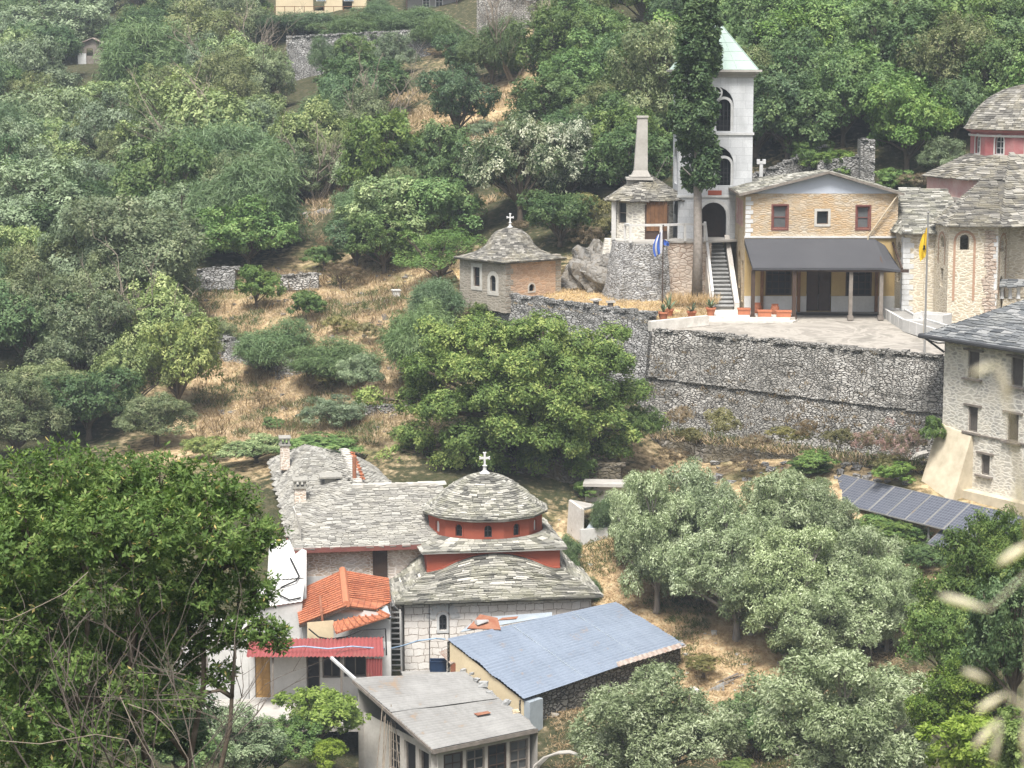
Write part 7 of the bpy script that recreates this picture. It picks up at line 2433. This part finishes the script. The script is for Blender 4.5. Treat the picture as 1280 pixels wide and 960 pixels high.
# --- big rounded tree below the chapel
def big_tree(name, label, c, lobes, tufts, per, leaf, mat, bark='bark', tr=.5, wid=.5, cat='tree', r0=.25, group=None, **kw):
    c = V(c)
    g = min(gz(c.x, c.y), c.z - 1)
    o = thing(name, label, cat, (c.x, c.y, g), 0, group)
    me = crown(name + '_crown', lobes, tufts, per, leaf, M[mat], tr=tr, wid=wid, **kw)
    a = link(bpy.data.objects.new('crown', me), o); a.location = (0, 0, c.z - g)
    b = link(bpy.data.objects.new('trunk', STEM[bark]), o); b.scale = (r0, r0, (c.z - g) * .6)
    tm = branch_mesh(name + '_limbs', lobes, M[bark], -(c.z - g) * .4, r0)
    l = link(bpy.data.objects.new('limbs', tm), o); l.location = (0, 0, c.z - g)
    return o


def px_lobes(c, items, Y, depth=.8):
    """lobes given as picture outlines at known distances, turned into metres round c"""
    out = []
    for px, py, rp, dY in items:
        p = W(px, py, Y + dY) - V(c)
        r = rp * (Y + dY) / F
        out.append((p.x, p.y, p.z, r, r, r * .8))
    return out


c = W(660, 500, 102.5)
it = [(556, 428, 34, 0), (600, 412, 34, -.5), (640, 418, 30, .3), (680, 408, 34, -.3), (722, 428, 36, 0), (758, 452, 36, -.4), (788, 490, 32, 0), (792, 528, 28, .3), (765, 555, 30, -.5), (718, 566, 32, -1), (668, 572, 32, -1), (618, 578, 30, -.8), (560, 575, 36, -.3), (520, 545, 32, .3), (520, 500, 32, .3), (530, 462, 32, .4),
      (575, 460, 36, -1.6), (618, 452, 34, -2.2), (662, 450, 34, -2.0), (705, 462, 34, -2.), (742, 486, 34, -1.6), (760, 520, 30, -1.4), (560, 505, 38, -2.), (606, 496, 38, -2.9), (652, 490, 36, -3.2), (700, 505, 36, -2.8), (732, 530, 32, -2.), (580, 545, 36, -2.4), (632, 540, 36, -3.2), (682, 545, 34, -2.8), (545, 600, 28, -.6), (505, 585, 28, 0),
      (640, 430, 36, 2.2), (580, 440, 40, 2.2), (720, 450, 36, 2.4), (640, 520, 70, 1.2)]
L0 = px_lobes(c, it, 102.5)
L1 = []
g = np.random.default_rng(8)
for (x, y, z, a, b, d) in L0:
    L1.append((x, y, z, a * .78, b * .78, d * .62))
    for _ in range(2): L1.append((x + g.normal() * a * .6, y + g.normal() * a * .6, z + g.normal() * a * .55, a * g.uniform(.35, .6), a * g.uniform(.35, .6), a * g.uniform(.22, .4)))
big_tree('broad_tree', 'big rounded bright green tree in the middle of the picture', c, L1, 4600, 40, .15, 'lf_fig', tr=.34, wid=.5, tv=.55, r0=.28)

# --- olives of the lower field
for i, (px, py, w_, h_, Y, lb) in enumerate([
    (822, 660, 112, 175, 94.5, 'tall olive tree at the left front of the clump'),
    (875, 650, 120, 180, 96.0, 'olive tree at the back of the clump below the dark wall'),
    (922, 700, 140, 170, 91.5, 'olive tree in the middle front of the clump'),
    (960, 655, 140, 160, 94.5, 'olive tree at the back right of the clump near the solar panels'),
    (985, 725, 150, 180, 90.0, 'widest olive tree at the right of the clump'),
    (1035, 760, 150, 130, 87.5, 'low olive tree at the front right of the clump'),
    (1075, 715, 110, 150, 89.5, 'small olive tree at the right end of the clump'),
    (1030, 655, 110, 130, 93.0, 'olive tree touching the left end of the solar panels'),
    (995, 625, 100, 90, 96.5, 'rearmost olive tree right under the dark wall'),
    (800, 640, 80, 120, 95.5, 'slender olive tree right beside the white tank'),
    (1110, 740, 90, 130, 87.5, 'olive tree at the far right of the clump by the dark bush'),
    (812, 900, 200, 170, 79.0, 'lone rounded olive tree in front of the blue roof'),
    (1055, 890, 220, 200, 80.5, 'large rounded olive tree at the bottom right of centre'),
]):
    at(px, py + 8, w_ * 1.12, h_ * 1.2, Y, 'olive', lb, 'olive_tree', 'olive tree', 'olive trees of the lower field', var=i)
# ivy and green growth near them
for px, py, w_, h_, Y, k, lb in [(945, 905, 110, 90, 79.5, 'oak', 'dark ivy bush between the two nearest olive trees'), (1000, 800, 70, 60, 85.5, 'oak', 'dark low bush under the front right olive'), (1130, 740, 60, 110, 86.5, 'oak', 'dark bush behind the right olive tree by the straw patch'), (1110, 660, 100, 44, 91.5, 'vivid', 'bramble patch in front of the solar panels'), (1110, 668, 90, 40, 92.6, 'oak', 'dark growth in the shade under the solar panels, left'), (1165, 690, 90, 50, 90.5, 'oak', 'dark growth in the shade under the solar panels, right'), (1140, 790, 60, 80, 84, 'drybush', 'dry brown growth between the olive and the green tree'), (1150, 870, 70, 90, 78, 'drybush', 'dry stalks beside the bottom right olive tree'), (1010, 585, 60, 24, 99, 'vivid', 'green weeds along the wall foot behind the olives'), (920, 958, 50, 30, 76.5, 'lime', 'light green weed at the bottom edge between olives')]:
    at(px, py, w_, h_, Y, k, lb, 'bush', 'bush', 'bushes of the lower field', part='foliage')

# --- right hand dark green trees
for i, (px, py, w_, h_, Y, k, lb) in enumerate([
    (1222, 725, 140, 190, 62, 'fig', 'tall dark green tree at the right edge over the solar panels'),
    (1190, 800, 120, 170, 60, 'fig', 'dark green tree at the right, below the tallest one'),
    (1205, 880, 130, 150, 57, 'fig', 'dark green lower tree above the yellow green corner bush'),
    (1270, 800, 130, 210, 56, 'oak', 'large leaved tree cut by the right edge'),
    (1262, 690, 90, 130, 61, 'fig', 'upper green tree cut by the right edge'),
    (1225, 940, 160, 140, 51, 'lime', 'bright yellow green bush in the bottom right corner'),
    (1285, 930, 110, 140, 50, 'lime', 'second yellow green bush cut by the right edge'),
]): at(px, py, w_, h_, Y, k, lb, 'broadleaf_tree', 'tree', None, fit=False)
for px, py, w_, h_, Y, k, lb in [(50, 880, 300, 260, 33.5, 'dark', 'dark leafy bush at the bottom left corner behind the bare twigs'), (180, 905, 200, 170, 34, 'dark', 'second dark bush at the bottom behind the bare twigs')]: at(px, py, w_, h_, Y, k, lb, 'dark_bush', 'bush', None, fit=False, part='foliage')

# --- cypress
cp_o = W(871, 374, 116.0)
cy = thing('cypress', 'tall dark cypress with bare grey trunk in front of the bell tower', 'cypress', cp_o)
H0 = W(871, 226, 116).z - cp_o.z
lbs = []
g = np.random.default_rng(3)
ztop = 22.5
for k in range(95):
    t_ = g.random()
    z_ = H0 + .4 + t_ * (ztop - H0)
    w_ = (1.42 if t_ < .35 else 1.42 - (t_ - .35) * 1.55) * min(1, .7 + t_ * 1.9) * (1 - max(0, t_ - .55) * 1.45)
    a = g.uniform(0, 6.28); rr = g.uniform(.2, .8) * w_
    lbs.append((rr * cos(a), rr * sin(a), z_, .46 if t_ < .6 else .34, .46 if t_ < .6 else .34, .95))
me = crown('cypress_crown', lbs, 5200, 28, .2, M['lf_cyp'], tr=.24, wid=.5, low=-1, out=.5)
a = link(bpy.data.objects.new('crown', me), cy)
mb = MB()
mb.tube([(0, 0, -.3), (.03, 0, H0 * .5), (-.05, 0, H0 + .5), (0, 0, ztop * .8)], [.3, .24, .2, .05], 10)
for k in range(16): mb.tube([(0, 0, H0 - .6 + k * .5), (rnd.uniform(-.9, .9), rnd.uniform(-.9, .9), H0 + .2 + k * .5)], [.06, .02], 5)
mb.build('trunk', M['barkgrey'], cy, True)

# --- lime green shrub in the yard and small plants
for px, py, w_, h_, Y, k, lb in [(398, 892, 122, 100, 76.5, 'lime', 'lime green shrub in the yard before the low white house'), (345, 930, 110, 90, 74.5, 'vivid', 'green shrub at the bottom edge left of the lime one'), (415, 940, 60, 50, 74, 'lime', 'lower lime green clump beside the grey shed'), (290, 925, 130, 110, 72, 'grey', 'grey green bush at the bottom under the foreground tree'), (220, 930, 130, 90, 70, 'oak', 'dark bush at the bottom behind the bare twigs')]:
    at(px, py, w_, h_, Y, k, lb, 'yard_shrub', 'shrub', 'shrubs in the yard', part='foliage', fit=False, base=1e9)

# --- the wood filling the slope behind
def clear(px, py):
    for x0, y0, x1, y1 in ((250, 325, 520, 560), (600, 105, 660, 150), (392, 240, 470, 300), (620, 150, 640, 165), (330, -20, 680, 48), (362, 40, 402, 92), (517, 38, 548, 80), (80, 44, 150, 92)):
        if x0 < px < x1 and y0 < py < y1: return True
    return False
placed = []
GW = 'trees of the wooded slope'
LBW = {'oak': 'dark green broadleaf tree of the thick wood covering the slope', 'holm': 'dusky holm oak of the thick wood covering the slope', 'grey': 'grey green tree of the thick wood covering the slope', 'bay': 'yellow green tree of the thick wood covering the slope', 'dark': 'blackish green tree of the thick wood covering the slope', 'feather': 'feathery broom like tree of the thick wood on the slope', 'vivid': 'fresh green tree of the thick wood covering the slope'}
g = np.random.default_rng(21)
tries = 0
for Y0, Y1, n, dm in ((118, 165, 95, 3.3), (160, 215, 115, 4.4), (210, 330, 75, 6.8)):
    c0 = 0
    for _ in range(2600):
        if c0 >= n: break
        Y = g.uniform(Y0, Y1); px = g.uniform(-90, 1370)
        x = (px - 640) / F * Y
        z = gz(x, Y)
        q = proj((x, Y, z))
        if q[1] < -110 or clear(*q): continue
        if any(clear(*proj((x + e_, Y, z + u_))) for u_ in (1.5, 3.5, 5.5, 7.5) for e_ in (-2, 0, 2)): continue
        if 560 < px < 720 and q[1] > 225: continue
        if 720 <= px < 1300 and Y < 136: continue
        if px < 560 and Y < 150 and px > 250 and q[1] > 330: continue
        if q[1] > 545: continue
        if any((x - a) ** 2 + (Y - b) ** 2 < dm * dm for a, b in placed): continue
        placed.append((x, Y))
        right = px > 680
        kinds = ['oak', 'oak', 'dark', 'vivid', 'vivid', 'holm'] if right else ['grey', 'holm', 'dark', 'oak', 'grey', 'feather', 'bay', 'holm']
        k = kinds[g.integers(len(kinds))]
        r = g.uniform(2.3, 3.9) * (1.0 if Y < 200 else 1.35)
        hh = r * g.uniform(.85, 1.35)
        plant(k, (x, Y, z + hh * .78), r, hh, LBW[k], 'tree', 'tree', GW)
        c0 += 1
# low scrub between the trees of the slope
GS = 'low scrub on the slope'
c0 = 0
for _ in range(4000):
    if c0 >= 120: break
    Y = g.uniform(110, 210); px = g.uniform(0, 1280); x = (px - 640) / F * Y
    z = gz(x, Y); q = proj((x, Y, z))
    if q[1] < 0 or (px > 560 and q[1] > 290) or (px > 700 and Y < 135): continue
    inn = clear(*q)
    if inn and g.random() < .5: continue
    if q[1] > 540: continue
    k = ['shrub', 'drybush', 'feather', 'grey', 'drybush'][g.integers(5)] if not inn else ['drybush', 'drybush', 'ybush', 'shrub'][g.integers(4)]
    r = g.uniform(.8, 1.7) if not inn else g.uniform(.3, .8)
    plant(k, (x, Y, z + r * .45), r, r * .7, {'drybush': 'dry brown bush in the scrub between the trees of the slope', 'shrub': 'low green bush in the scrub between the trees of the slope', 'feather': 'feathery low bush in the scrub between the trees of the slope', 'grey': 'grey green low bush in the scrub between the trees of the slope', 'ybush': 'yellowish low bush in the scrub between trees of the slope'}[k], 'scrub_bush', 'bush', GS, part='foliage')
    c0 += 1

# bare grey trees standing among the green ones
for k, (px, py, hpx, Y, lb) in enumerate([(640, 100, 90, 190, 'bare grey tree in front of the old wall at the top'), (470, 185, 70, 152, 'leaning dead grey branches in the feathery thicket'), (705, 60, 60, 168, 'dead branches showing in the broad oak'), (300, 120, 70, 196, 'bare purplish grey tree above the yellow green broadleaf'), (250, 240, 80, 166, 'dead trunk below the bright yellow green broadleaf'), (400, 250, 60, 156, 'dead grey bush on the rocky bank'), (183, 440, 60, 112, 'spindly half bare tree in front of the dusky dome'), (1090, 30, 70, 150, 'dead branch among the trees at the top right')]):
    Yh = min(max(hit(px, py, Y), Y * .9), Y * 1.1)
    c = W(px, py, Yh)
    o = thing('dead_tree', lb, 'dead tree', (c.x, c.y, min(c.z, gz(c.x, c.y))), 0, 'dead trees of the slope')
    mb = MB()
    H_ = hpx * Yh / F
    z0_ = c.z - o.location.z
    for q in range(5): twig(mb, V((rnd.uniform(-.3, .3), -1.2, 0)), V((rnd.uniform(-.6, .6), rnd.uniform(-.5, .1), 1)).normalized(), H_ * rnd.uniform(.9, 1.4) + z0_, .09, 3)
    mb.build('branches', M['twig'], o)

# ------------------------------------------------------------------ foreground tree at the left with long leathery leaves
YF = 30.0
c = W(150, 720, YF)
it = [(20, 610, 62, 0), (80, 590, 55, -.3), (140, 600, 58, 0), (200, 600, 55, .2), (255, 605, 48, 0), (300, 625, 36, .2), (30, 680, 70, -.8), (110, 660, 66, -1.1), (190, 660, 62, -1.), (260, 670, 56, -.6), (305, 690, 30, -.2), (-40, 640, 80, 0), (-30, 740, 80, -.4),
      (40, 745, 56, -.6), (120, 735, 50, -1.), (190, 725, 46, -.8), (250, 735, 44, -.5), (300, 780, 40, -.3), (335, 785, 28, -.3), (265, 790, 36, 0), (215, 790, 36, -.2), (20, 830, 56, -.3), (90, 810, 40, .3), (150, 790, 36, .5), (-20, 890, 60, 0), (60, 890, 44, .2), (275, 840, 26, 0), (235, 835, 26, .4), (345, 800, 22, -.2),
      (290, 700, 45, -.2), (322, 738, 34, -.1), (250, 745, 50, .1), (205, 765, 50, .4), (328, 665, 34, .1), (160, 830, 55, .6), (230, 800, 40, .5), (20, 800, 50, -1.1), (95, 830, 46, -1.), (160, 860, 40, -.9), (30, 890, 60, -1.1), (110, 915, 52, -1.0), (195, 900, 36, -.7), (0, 960, 60, -1.), (70, 970, 56, -1.), (150, 970, 46, -.8), (235, 870, 30, -.4), (30, 880, 70, .6), (110, 880, 60, .8), (180, 870, 50, 1.), (100, 800, 60, 1.4), (180, 780, 60, 1.4), (0, 800, 80, 1.2), (90, 660, 100, 1.2), (190, 650, 90, 1.2), (10, 700, 110, 1.2)]
lb = px_lobes(c, it, YF)
g0 = gz(c.x, c.y)
ft_ = thing('evergreen_bush', 'large foreground evergreen with long glossy leaves filling the lower left', 'tree', (c.x, c.y, g0))
# leaves set in rosettes round the twig ends
lbn = np.array(lb)
area = (lbn[:, 3] ** 2)
cnt = (9000 * area / area.sum()).astype(int)
P, N_ = [], []
for k, (x, y, z, rx, ry, rz) in enumerate(lb):
    d = sph(cnt[k]); rad = NR.uniform(.35, 1.08, cnt[k]) ** .6
    p = np.array([x, y, z]) + d * rad[:, None] * np.array([rx, ry, rz])
    P.append(p); N_.append(unit(d + np.array([0, 0, .7]) + NR.normal(size=d.shape) * .35))
P, N_ = np.concatenate(P), np.concatenate(N_)
per = 15
ti = np.repeat(np.arange(len(P)), per)
n = len(ti)
t1 = unit(np.cross(N_, sph(len(P)))); t2 = np.cross(N_, t1)
ang = np.tile(np.arange(per) * 2.4, len(P)) + NR.uniform(-.3, .3, n)
el = NR.uniform(-.15, .9, n)
d = (t1[ti] * np.cos(ang)[:, None] + t2[ti] * np.sin(ang)[:, None]) * np.cos(el)[:, None] + N_[ti] * np.sin(el)[:, None]
L = .085 * NR.uniform(.7, 1.25, n)
along = NR.uniform(-.16, .02, n)
cc = P[ti] + N_[ti] * along[:, None] + d * (L * .55)[:, None]
nr = unit(N_[ti] * .9 - d * np.sin(el)[:, None] + NR.normal(size=(n, 3)) * .25)
nr = unit(nr - (nr * d).sum(1, keepdims=True) * d)
r = .45 + (NR.random(len(P))[ti] - .5) * .55 + (NR.random(n) - .5) * .5
r = np.where(NR.random(n) < .985, np.minimum(r, .88), 1.)
me = leaf_mesh('evergreen_leaves', cc, nr, d, L, L * .36, r, M['lf_arb'], .12)
a = link(bpy.data.objects.new('crown', me), ft_); a.location = V(c) - ft_.location
mb = MB()
limbs = []
for tx, ty, dY, r_ in ((-40, 690, .2, .1), (30, 640, 0, .11), (110, 640, .3, .12), (190, 645, 0, .11), (255, 640, .1, .1), (300, 720, -.1, .085), (70, 760, -.4, .08)):
    e = W(tx, ty, YF + dY) - c
    b0 = V((-.2 + (tx - 150) * .003, .2, g0 - c.z - .3))
    m1 = b0.lerp(e, .38) + V((rnd.uniform(-.7, .7), rnd.uniform(-.2, .2), -.2)); m2 = b0.lerp(e, .7) + V((rnd.uniform(-.4, .4), rnd.uniform(-.2, .2), .05))
    P5 = [b0, m1, m2, e]
    mb.tube(P5, [r_ * .7, r_ * .55, r_ * .38, r_ * .15], 8)
    limbs.append(P5)
for k, (x, y, z, rx, ry, rz) in enumerate(lb):
    e = V((x, y, z))
    cand = [(q.lerp(q2, t_) - e).length and (q.lerp(q2, t_)) for P5 in limbs for q, q2 in zip(P5[1:], P5[2:]) for t_ in (.2, .6)]
    s0 = min(cand, key=lambda q: (q - e).length + max(0, q.z - e.z) * 2)
    mm = s0.lerp(e, .5) + V((rnd.uniform(-.15, .15), rnd.uniform(-.1, .1), .08))
    mb.tube([s0, mm, e], [.035, .025, .01], 6)
    for j in range(4):
        s_ = mm.lerp(e, rnd.random())
        q = e + V((rnd.uniform(-1, 1) * rx, rnd.uniform(-1, 1) * ry, rnd.uniform(-.6, .8) * rz)) * .85
        mb.tube([s_, s_.lerp(q, .5) + V((0, 0, .05)), q], [.014, .009, .004], 5)
b = mb.build('trunk', M['bark'], ft_, True); b.location = V(c) - ft_.location
# bare twiggy bush in front of it
c = W(250, 900, 27.0)
g1 = gz(c.x, c.y)
tw_ = thing('bare_bush', 'tangle of bare grey twigs along the bottom left', 'bush', (c.x, c.y, g1))
mb = MB()
for k in range(13):
    px = rnd.uniform(30, 330)
    a = W(px, rnd.uniform(965, 1010), 27 + rnd.uniform(-.6, .8)) - V((c.x, c.y, g1))
    twig(mb, a, V((rnd.uniform(-.5, .7), rnd.uniform(-.3, .3), 1)).normalized(), rnd.uniform(1.0, 2.3), rnd.uniform(.008, .015), 2)
mb.build('twigs', M['twigdark'], tw_)
mb = MB()
for k in range(30):
    px, py = rnd.uniform(0, 300), rnd.uniform(820, 1000)
    a = W(px, py, 28.3 + rnd.uniform(-.3, .8)) - V((c.x, c.y, g1))
    twig(mb, a, V((rnd.uniform(-1, 1), rnd.uniform(-.3, .3), rnd.uniform(-.1, 1))).normalized(), rnd.uniform(.5, 1.3), rnd.uniform(.006, .012), 1)
mb.build('dark_twigs', M['twigdark'], tw_)
for k, (lbx, P) in enumerate([('long pale arching stem at the far left bottom', [(-10, 772, 26.5), (10, 776, 26.5), (50, 757, 26.6), (80, 742, 26.8), (110, 715, 27)]), ('pale curving dead stem at the bottom, left of centre', [(150, 870, 26.5), (170, 915, 26.5), (190, 950, 26.5), (200, 980, 26.5)]), ('arching dead stem crossing the bare twigs low down', [(-10, 925, 26.2), (50, 930, 26.2), (120, 918, 26.3), (160, 925, 26.3), (170, 945, 26.3)]), ('slanting dead stem reaching up to the right', [(160, 880, 26.5), (190, 890, 26.4), (215, 915, 26.4), (235, 948, 26.4)])]):
    s_ = thing('dead_cane', lbx, 'cane', W(*P[-1]), 0, 'dead stems in the foreground')
    mb = MB(); mb.tube([W(*p) - s_.location for p in P] + ([W(P[-1][0] + 4, 1010, P[-1][2]) - s_.location] if k else []), .006, 6); mb.build('stem', M['twig'], s_, True)

# ------------------------------------------------------------------ grass tufts of the field, lawn and slope
def tufts(name, label, pts3, h, mat, per=9, spread=.12, lean=.7, wd=.012):
    P = np.asarray(pts3, float)
    n = len(P) * per
    ti = np.repeat(np.arange(len(P)), per)
    base = P[ti] + np.c_[NR.normal(size=(n, 2)) * spread, np.zeros(n)]
    d = unit(np.c_[NR.normal(size=(n, 2)) * lean, np.ones(n)])
    L = h * NR.uniform(.5, 1.4, n)
    nr = unit(np.cross(d, sph(n)))
    me = leaf_mesh(name, base + d * (L * .45)[:, None], nr, d, L, L * .0 + wd * NR.uniform(.7, 1.6, n), NR.random(n) * .6 + NR.random(len(P))[ti] * .4, M[mat], 0.)
    o = link(bpy.data.objects.new(name, me))
    return tag(o, label, 'grass', None, 'stuff')


def scatter(px0, py0, px1, py1, n, Y0, Y1, thr=None, inv=False):
    out = []
    for _ in range(n * 6):
        if len(out) >= n: break
        Y = rnd.uniform(Y0, Y1); px = rnd.uniform(px0, px1); x = (px - 640) / F * Y
        if thr is not None:
            v = mnoise.noise(V((x * .35, Y * .35, 7)))
            if (v < thr) != inv: continue
        out.append((x, Y))
    z = np.concatenate([field(CFZ, c) for c in np.array_split(np.array(out), 8)])
    r = []
    for (x, y), zz in zip(out, z):
        q = proj((x, y, zz))
        if py0 < q[1] < py1: r.append((x, y, zz + mnoise.fractal(V((x * .22, y * .22, 3.)), 1., 2., 4) * .28))
    return r


tufts('straw_grass', 'flattened dry straw over the lower field', scatter(690, 670, 1160, 960, 9000, 76, 98), .2, 'straw', 8, .14, 1.5, .02)
tufts('green_weeds', 'green weeds in patches over the lower field', scatter(690, 650, 1160, 960, 3800, 76, 98, .12), .22, 'grass', 10, .12, .8, .022)
tufts('slope_straw', 'tall straw coloured grass of the terraced slope', scatter(240, 330, 560, 565, 9000, 104, 136), .26, 'straw', 8, .18, 1.1, .024)
tufts('slope_weeds', 'green weeds on the terraced slope', scatter(240, 330, 560, 565, 1800, 104, 136, .18), .34, 'grass', 9, .14, .7, .03)
tufts('dry_thistles', 'taller brown stalks scattered over the terraced slope', scatter(240, 330, 560, 565, 420, 104, 136), .75, 'lf_dry', 9, .16, .45, .03)
tufts('clearing_straw', 'straw grass of the upper clearings', scatter(380, 100, 680, 300, 3500, 140, 180, .0), .5, 'straw', 8, .2, .8, .045)
pt_ = []
for _ in range(5200):
    s_, t_ = rnd.random(), rnd.random()
    a = (wA.lerp(wB, s_)).lerp(V((10.9, 117.5, 13.35)).lerp(lawn_a, 1 - s_), t_) if rnd.random() < .6 else (V((6.9, 110, 13)).lerp(V((9.5, 110.4, 13.0)), s_)).lerp(V((6.6, 117, 13.3)).lerp(V((10.9, 117.3, 13.34)), s_), t_)
    pt_.append(tuple(a))
tufts('lawn_straw', 'short dry grass of the upper lawn', pt_, .16, 'straw', 8, .12, 1.0, .02)
pt_ = [tuple(W(rnd.uniform(835, 893), 374, 115.9) + V((0, rnd.uniform(-1.2, .6), -.15))) for _ in range(160)]
tufts('tall_dry_grass', 'taller dry grass round the cypress foot', pt_, .55, 'straw', 9, .12, .5, .022)

# ------------------------------------------------------------------ wild oats hanging close to the lens
def oat(P, label, spk, stem):
    """one grass stalk rooted in the bank in front of the lens, with its husks"""
    gx, gy = stem[-1][0], stem[-1][1]
    zg = gz(gx, gy) - .03
    o = thing('wild_oat', label, 'grass stalk', (gx, gy, zg), 0, 'wild oat stalks close to the lens')
    mb = MB(); mb.tube([V(p) - o.location for p in stem[:-1]] + [V((0, 0, 0))], [.0006, .0008, .001, .001][:len(stem) - 1] + [.0015], 5); mb.build('stem', M['oat'], o)
    for a, b, w_ in spk:
        a, b = V(a), V(b)
        mb = MB()
        d = b - a
        mb.tube([a + d * t_ - o.location for t_ in (0, .2, .5, .8, 1)], [.0004, w_ * .8, w_, w_ * .5, .0002], 8)
        mb.build('husk', M['oat'], o, True)
YO = 1.05
Q = lambda px, py, dY=0: W(px, py, YO + dY)
oat(0, 'wild oat stalk whose husks hang at the upper right edge', [(Q(1246, 706), Q(1292, 676), .0024), (Q(1172, 744, .03), Q(1236, 762), .0023)], [Q(1236, 762), Q(1300, 700), Q(1350, 800), (.30, 1.1, 0)])
oat(0, 'wild oat stalk with three husks low at the right edge', [(Q(1203, 838), Q(1238, 852), .0021), (Q(1220, 890), Q(1258, 866), .0019), (Q(1216, 936), Q(1250, 898), .0019), (Q(1240, 958), Q(1252, 900), .0017)], [Q(1258, 866), Q(1300, 900), Q(1340, 1000), (.29, 1.12, 0)])
oat(0, 'wild oat stalk blurred in front of the stone building', [(Q(1212, 468, -.15), Q(1246, 454, -.15), .0014), (Q(1262, 500, -.15), Q(1250, 455, -.15), .0014), (Q(1268, 640, -.1), Q(1275, 590, -.1), .0014), (Q(1278, 940), Q(1285, 890), .0018)], [Q(1246, 454, -.15), Q(1262, 520, -.15), Q(1290, 700, -.1), (.27, 1.05, 0)])

# loose stones and rubble lying about on the terraces
def rubble(name, label, pts3, s0, s1, m):
    mb = MB()
    for q in pts3:
        s_ = rnd.uniform(s0, s1)
        mb.box((q[0], q[1], q[2] + s_ * .1), (s_ * rnd.uniform(.7, 1.4), s_, s_ * rnd.uniform(.35, .7)), rnd.random() * 3, rnd.random(), None, s_ * .2)
    o = mb.build(name, m)
    return tag(o, label, 'rubble', None, 'stuff')


rubble('rubble', 'scattered pale stones on the terraced slope', scatter(240, 330, 560, 560, 300, 104, 138), .07, .32, M['rock'])
rubble('rubble', 'small stones scattered on the lower field', scatter(690, 640, 1000, 900, 130, 78, 98), .06, .22, M['conc'])
rubble('rubble', 'fallen stones at the foot of the dark retaining wall', scatter(800, 560, 1150, 610, 160, 96, 104), .1, .4, M['bastion'])

pt_ = []
for _ in range(330):
    u_, v_ = rnd.random(), rnd.random() ** .6
    q = wC.lerp(wD, u_) + nn * (.12 + .85 * v_) - Z * (6.6 * v_)
    if mnoise.noise(V((u_ * 9, v_ * 3, 4))) > -.05: pt_.append(tuple(q))
tufts('wall_weeds', 'small dry weeds growing in the joints of the dark retaining wall', pt_, .26, 'lf_dry', 10, .1, .8, .03)
pt_ = []
for _ in range(900):
    u_ = rnd.random()
    q = wC.lerp(wD, u_) + nn * (1.15 + .9 * rnd.random()) - Z * (4.75 + .3 * rnd.random())
    pt_.append(tuple(q))
tufts('ledge_grass', 'dry grass on the ledge of the footing wall', pt_[::2], .34, 'straw', 9, .16, .8, .024)
tufts('ledge_weeds', 'green weeds on the ledge of the footing wall', pt_[::5], .5, 'grass', 9, .14, .6, .03)

# ------------------------------------------------------------------ camera, light, air
cd = bpy.data.cameras.new('camera')
cd.sensor_width = 36; cd.lens = F / 1280 * 36
cd.clip_start = .05; cd.clip_end = 2000
cd.dof.use_dof = True; cd.dof.focus_distance = 85; cd.dof.aperture_fstop = 13
cam = link(bpy.data.objects.new('camera', cd))
cam.location = (0, 0, CZ)
cam.rotation_euler = (pi / 2 - TH, 0, 0)
S.camera = cam
w = bpy.data.worlds.new('World'); S.world = w; w.use_nodes = True
nt = w.node_tree
bg = nt.nodes['Background']
sky = nt.nodes.new('ShaderNodeTexSky'); sky.sky_type = 'NISHITA'; sky.sun_disc = False
SUN_EL, SUN_AZ = radians(62), radians(-52)      # azimuth from +Y towards +X
SUN_AZ = radians(-168)
sky.sun_elevation = SUN_EL; sky.sun_rotation = SUN_AZ
sky.air_density = 1.; sky.dust_density = 4.; sky.ozone_density = 1.
hs = nt.nodes.new('ShaderNodeHueSaturation'); hs.inputs['Saturation'].default_value = .5
nt.links.new(sky.outputs[0], hs.inputs['Color']); nt.links.new(hs.outputs[0], bg.inputs[0])
bg.inputs[1].default_value = .1
ld = bpy.data.lights.new('sun', 'SUN'); ld.energy = 3.0; ld.angle = radians(18); ld.color = (1, .975, .94)
sun = link(bpy.data.objects.new('sun', ld))
d = V((sin(SUN_AZ) * cos(SUN_EL), cos(SUN_AZ) * cos(SUN_EL), sin(SUN_EL)))
sun.rotation_euler = (-d).to_track_quat('-Z', 'Y').to_euler()
S.view_settings.view_transform = 'Standard'; S.view_settings.look = 'None'
S.view_settings.exposure = 1.1; S.view_settings.gamma = 1
S.cycles.use_denoising = True
S.cycles.max_bounces = 5; S.cycles.diffuse_bounces = 2; S.cycles.glossy_bounces = 2; S.cycles.transmission_bounces = 3; S.cycles.volume_bounces = 0; S.cycles.transparent_max_bounces = 4
S.cycles.caustics_reflective = False; S.cycles.caustics_refractive = False
HAZE = 1
if HAZE:
    mb = MB()
    mb.box((0, 190, 26), (420, 480, 56), 0, .5)
    mb.v[:] = [(x, y, (-8 if z < 20 else 0) + z) for x, y, z in mb.v]
    t = NT('summer haze')
    pv = t.n('VolumePrincipled', Color=(.78, .89, 1.), Density=.0003, Anisotropy=-.3)
    t.t.links.new(pv, t.out.inputs[1])
    hz = mb.build('haze', t.m)
    tag(hz, 'thin bluish summer haze', 'haze', None, 'stuff')
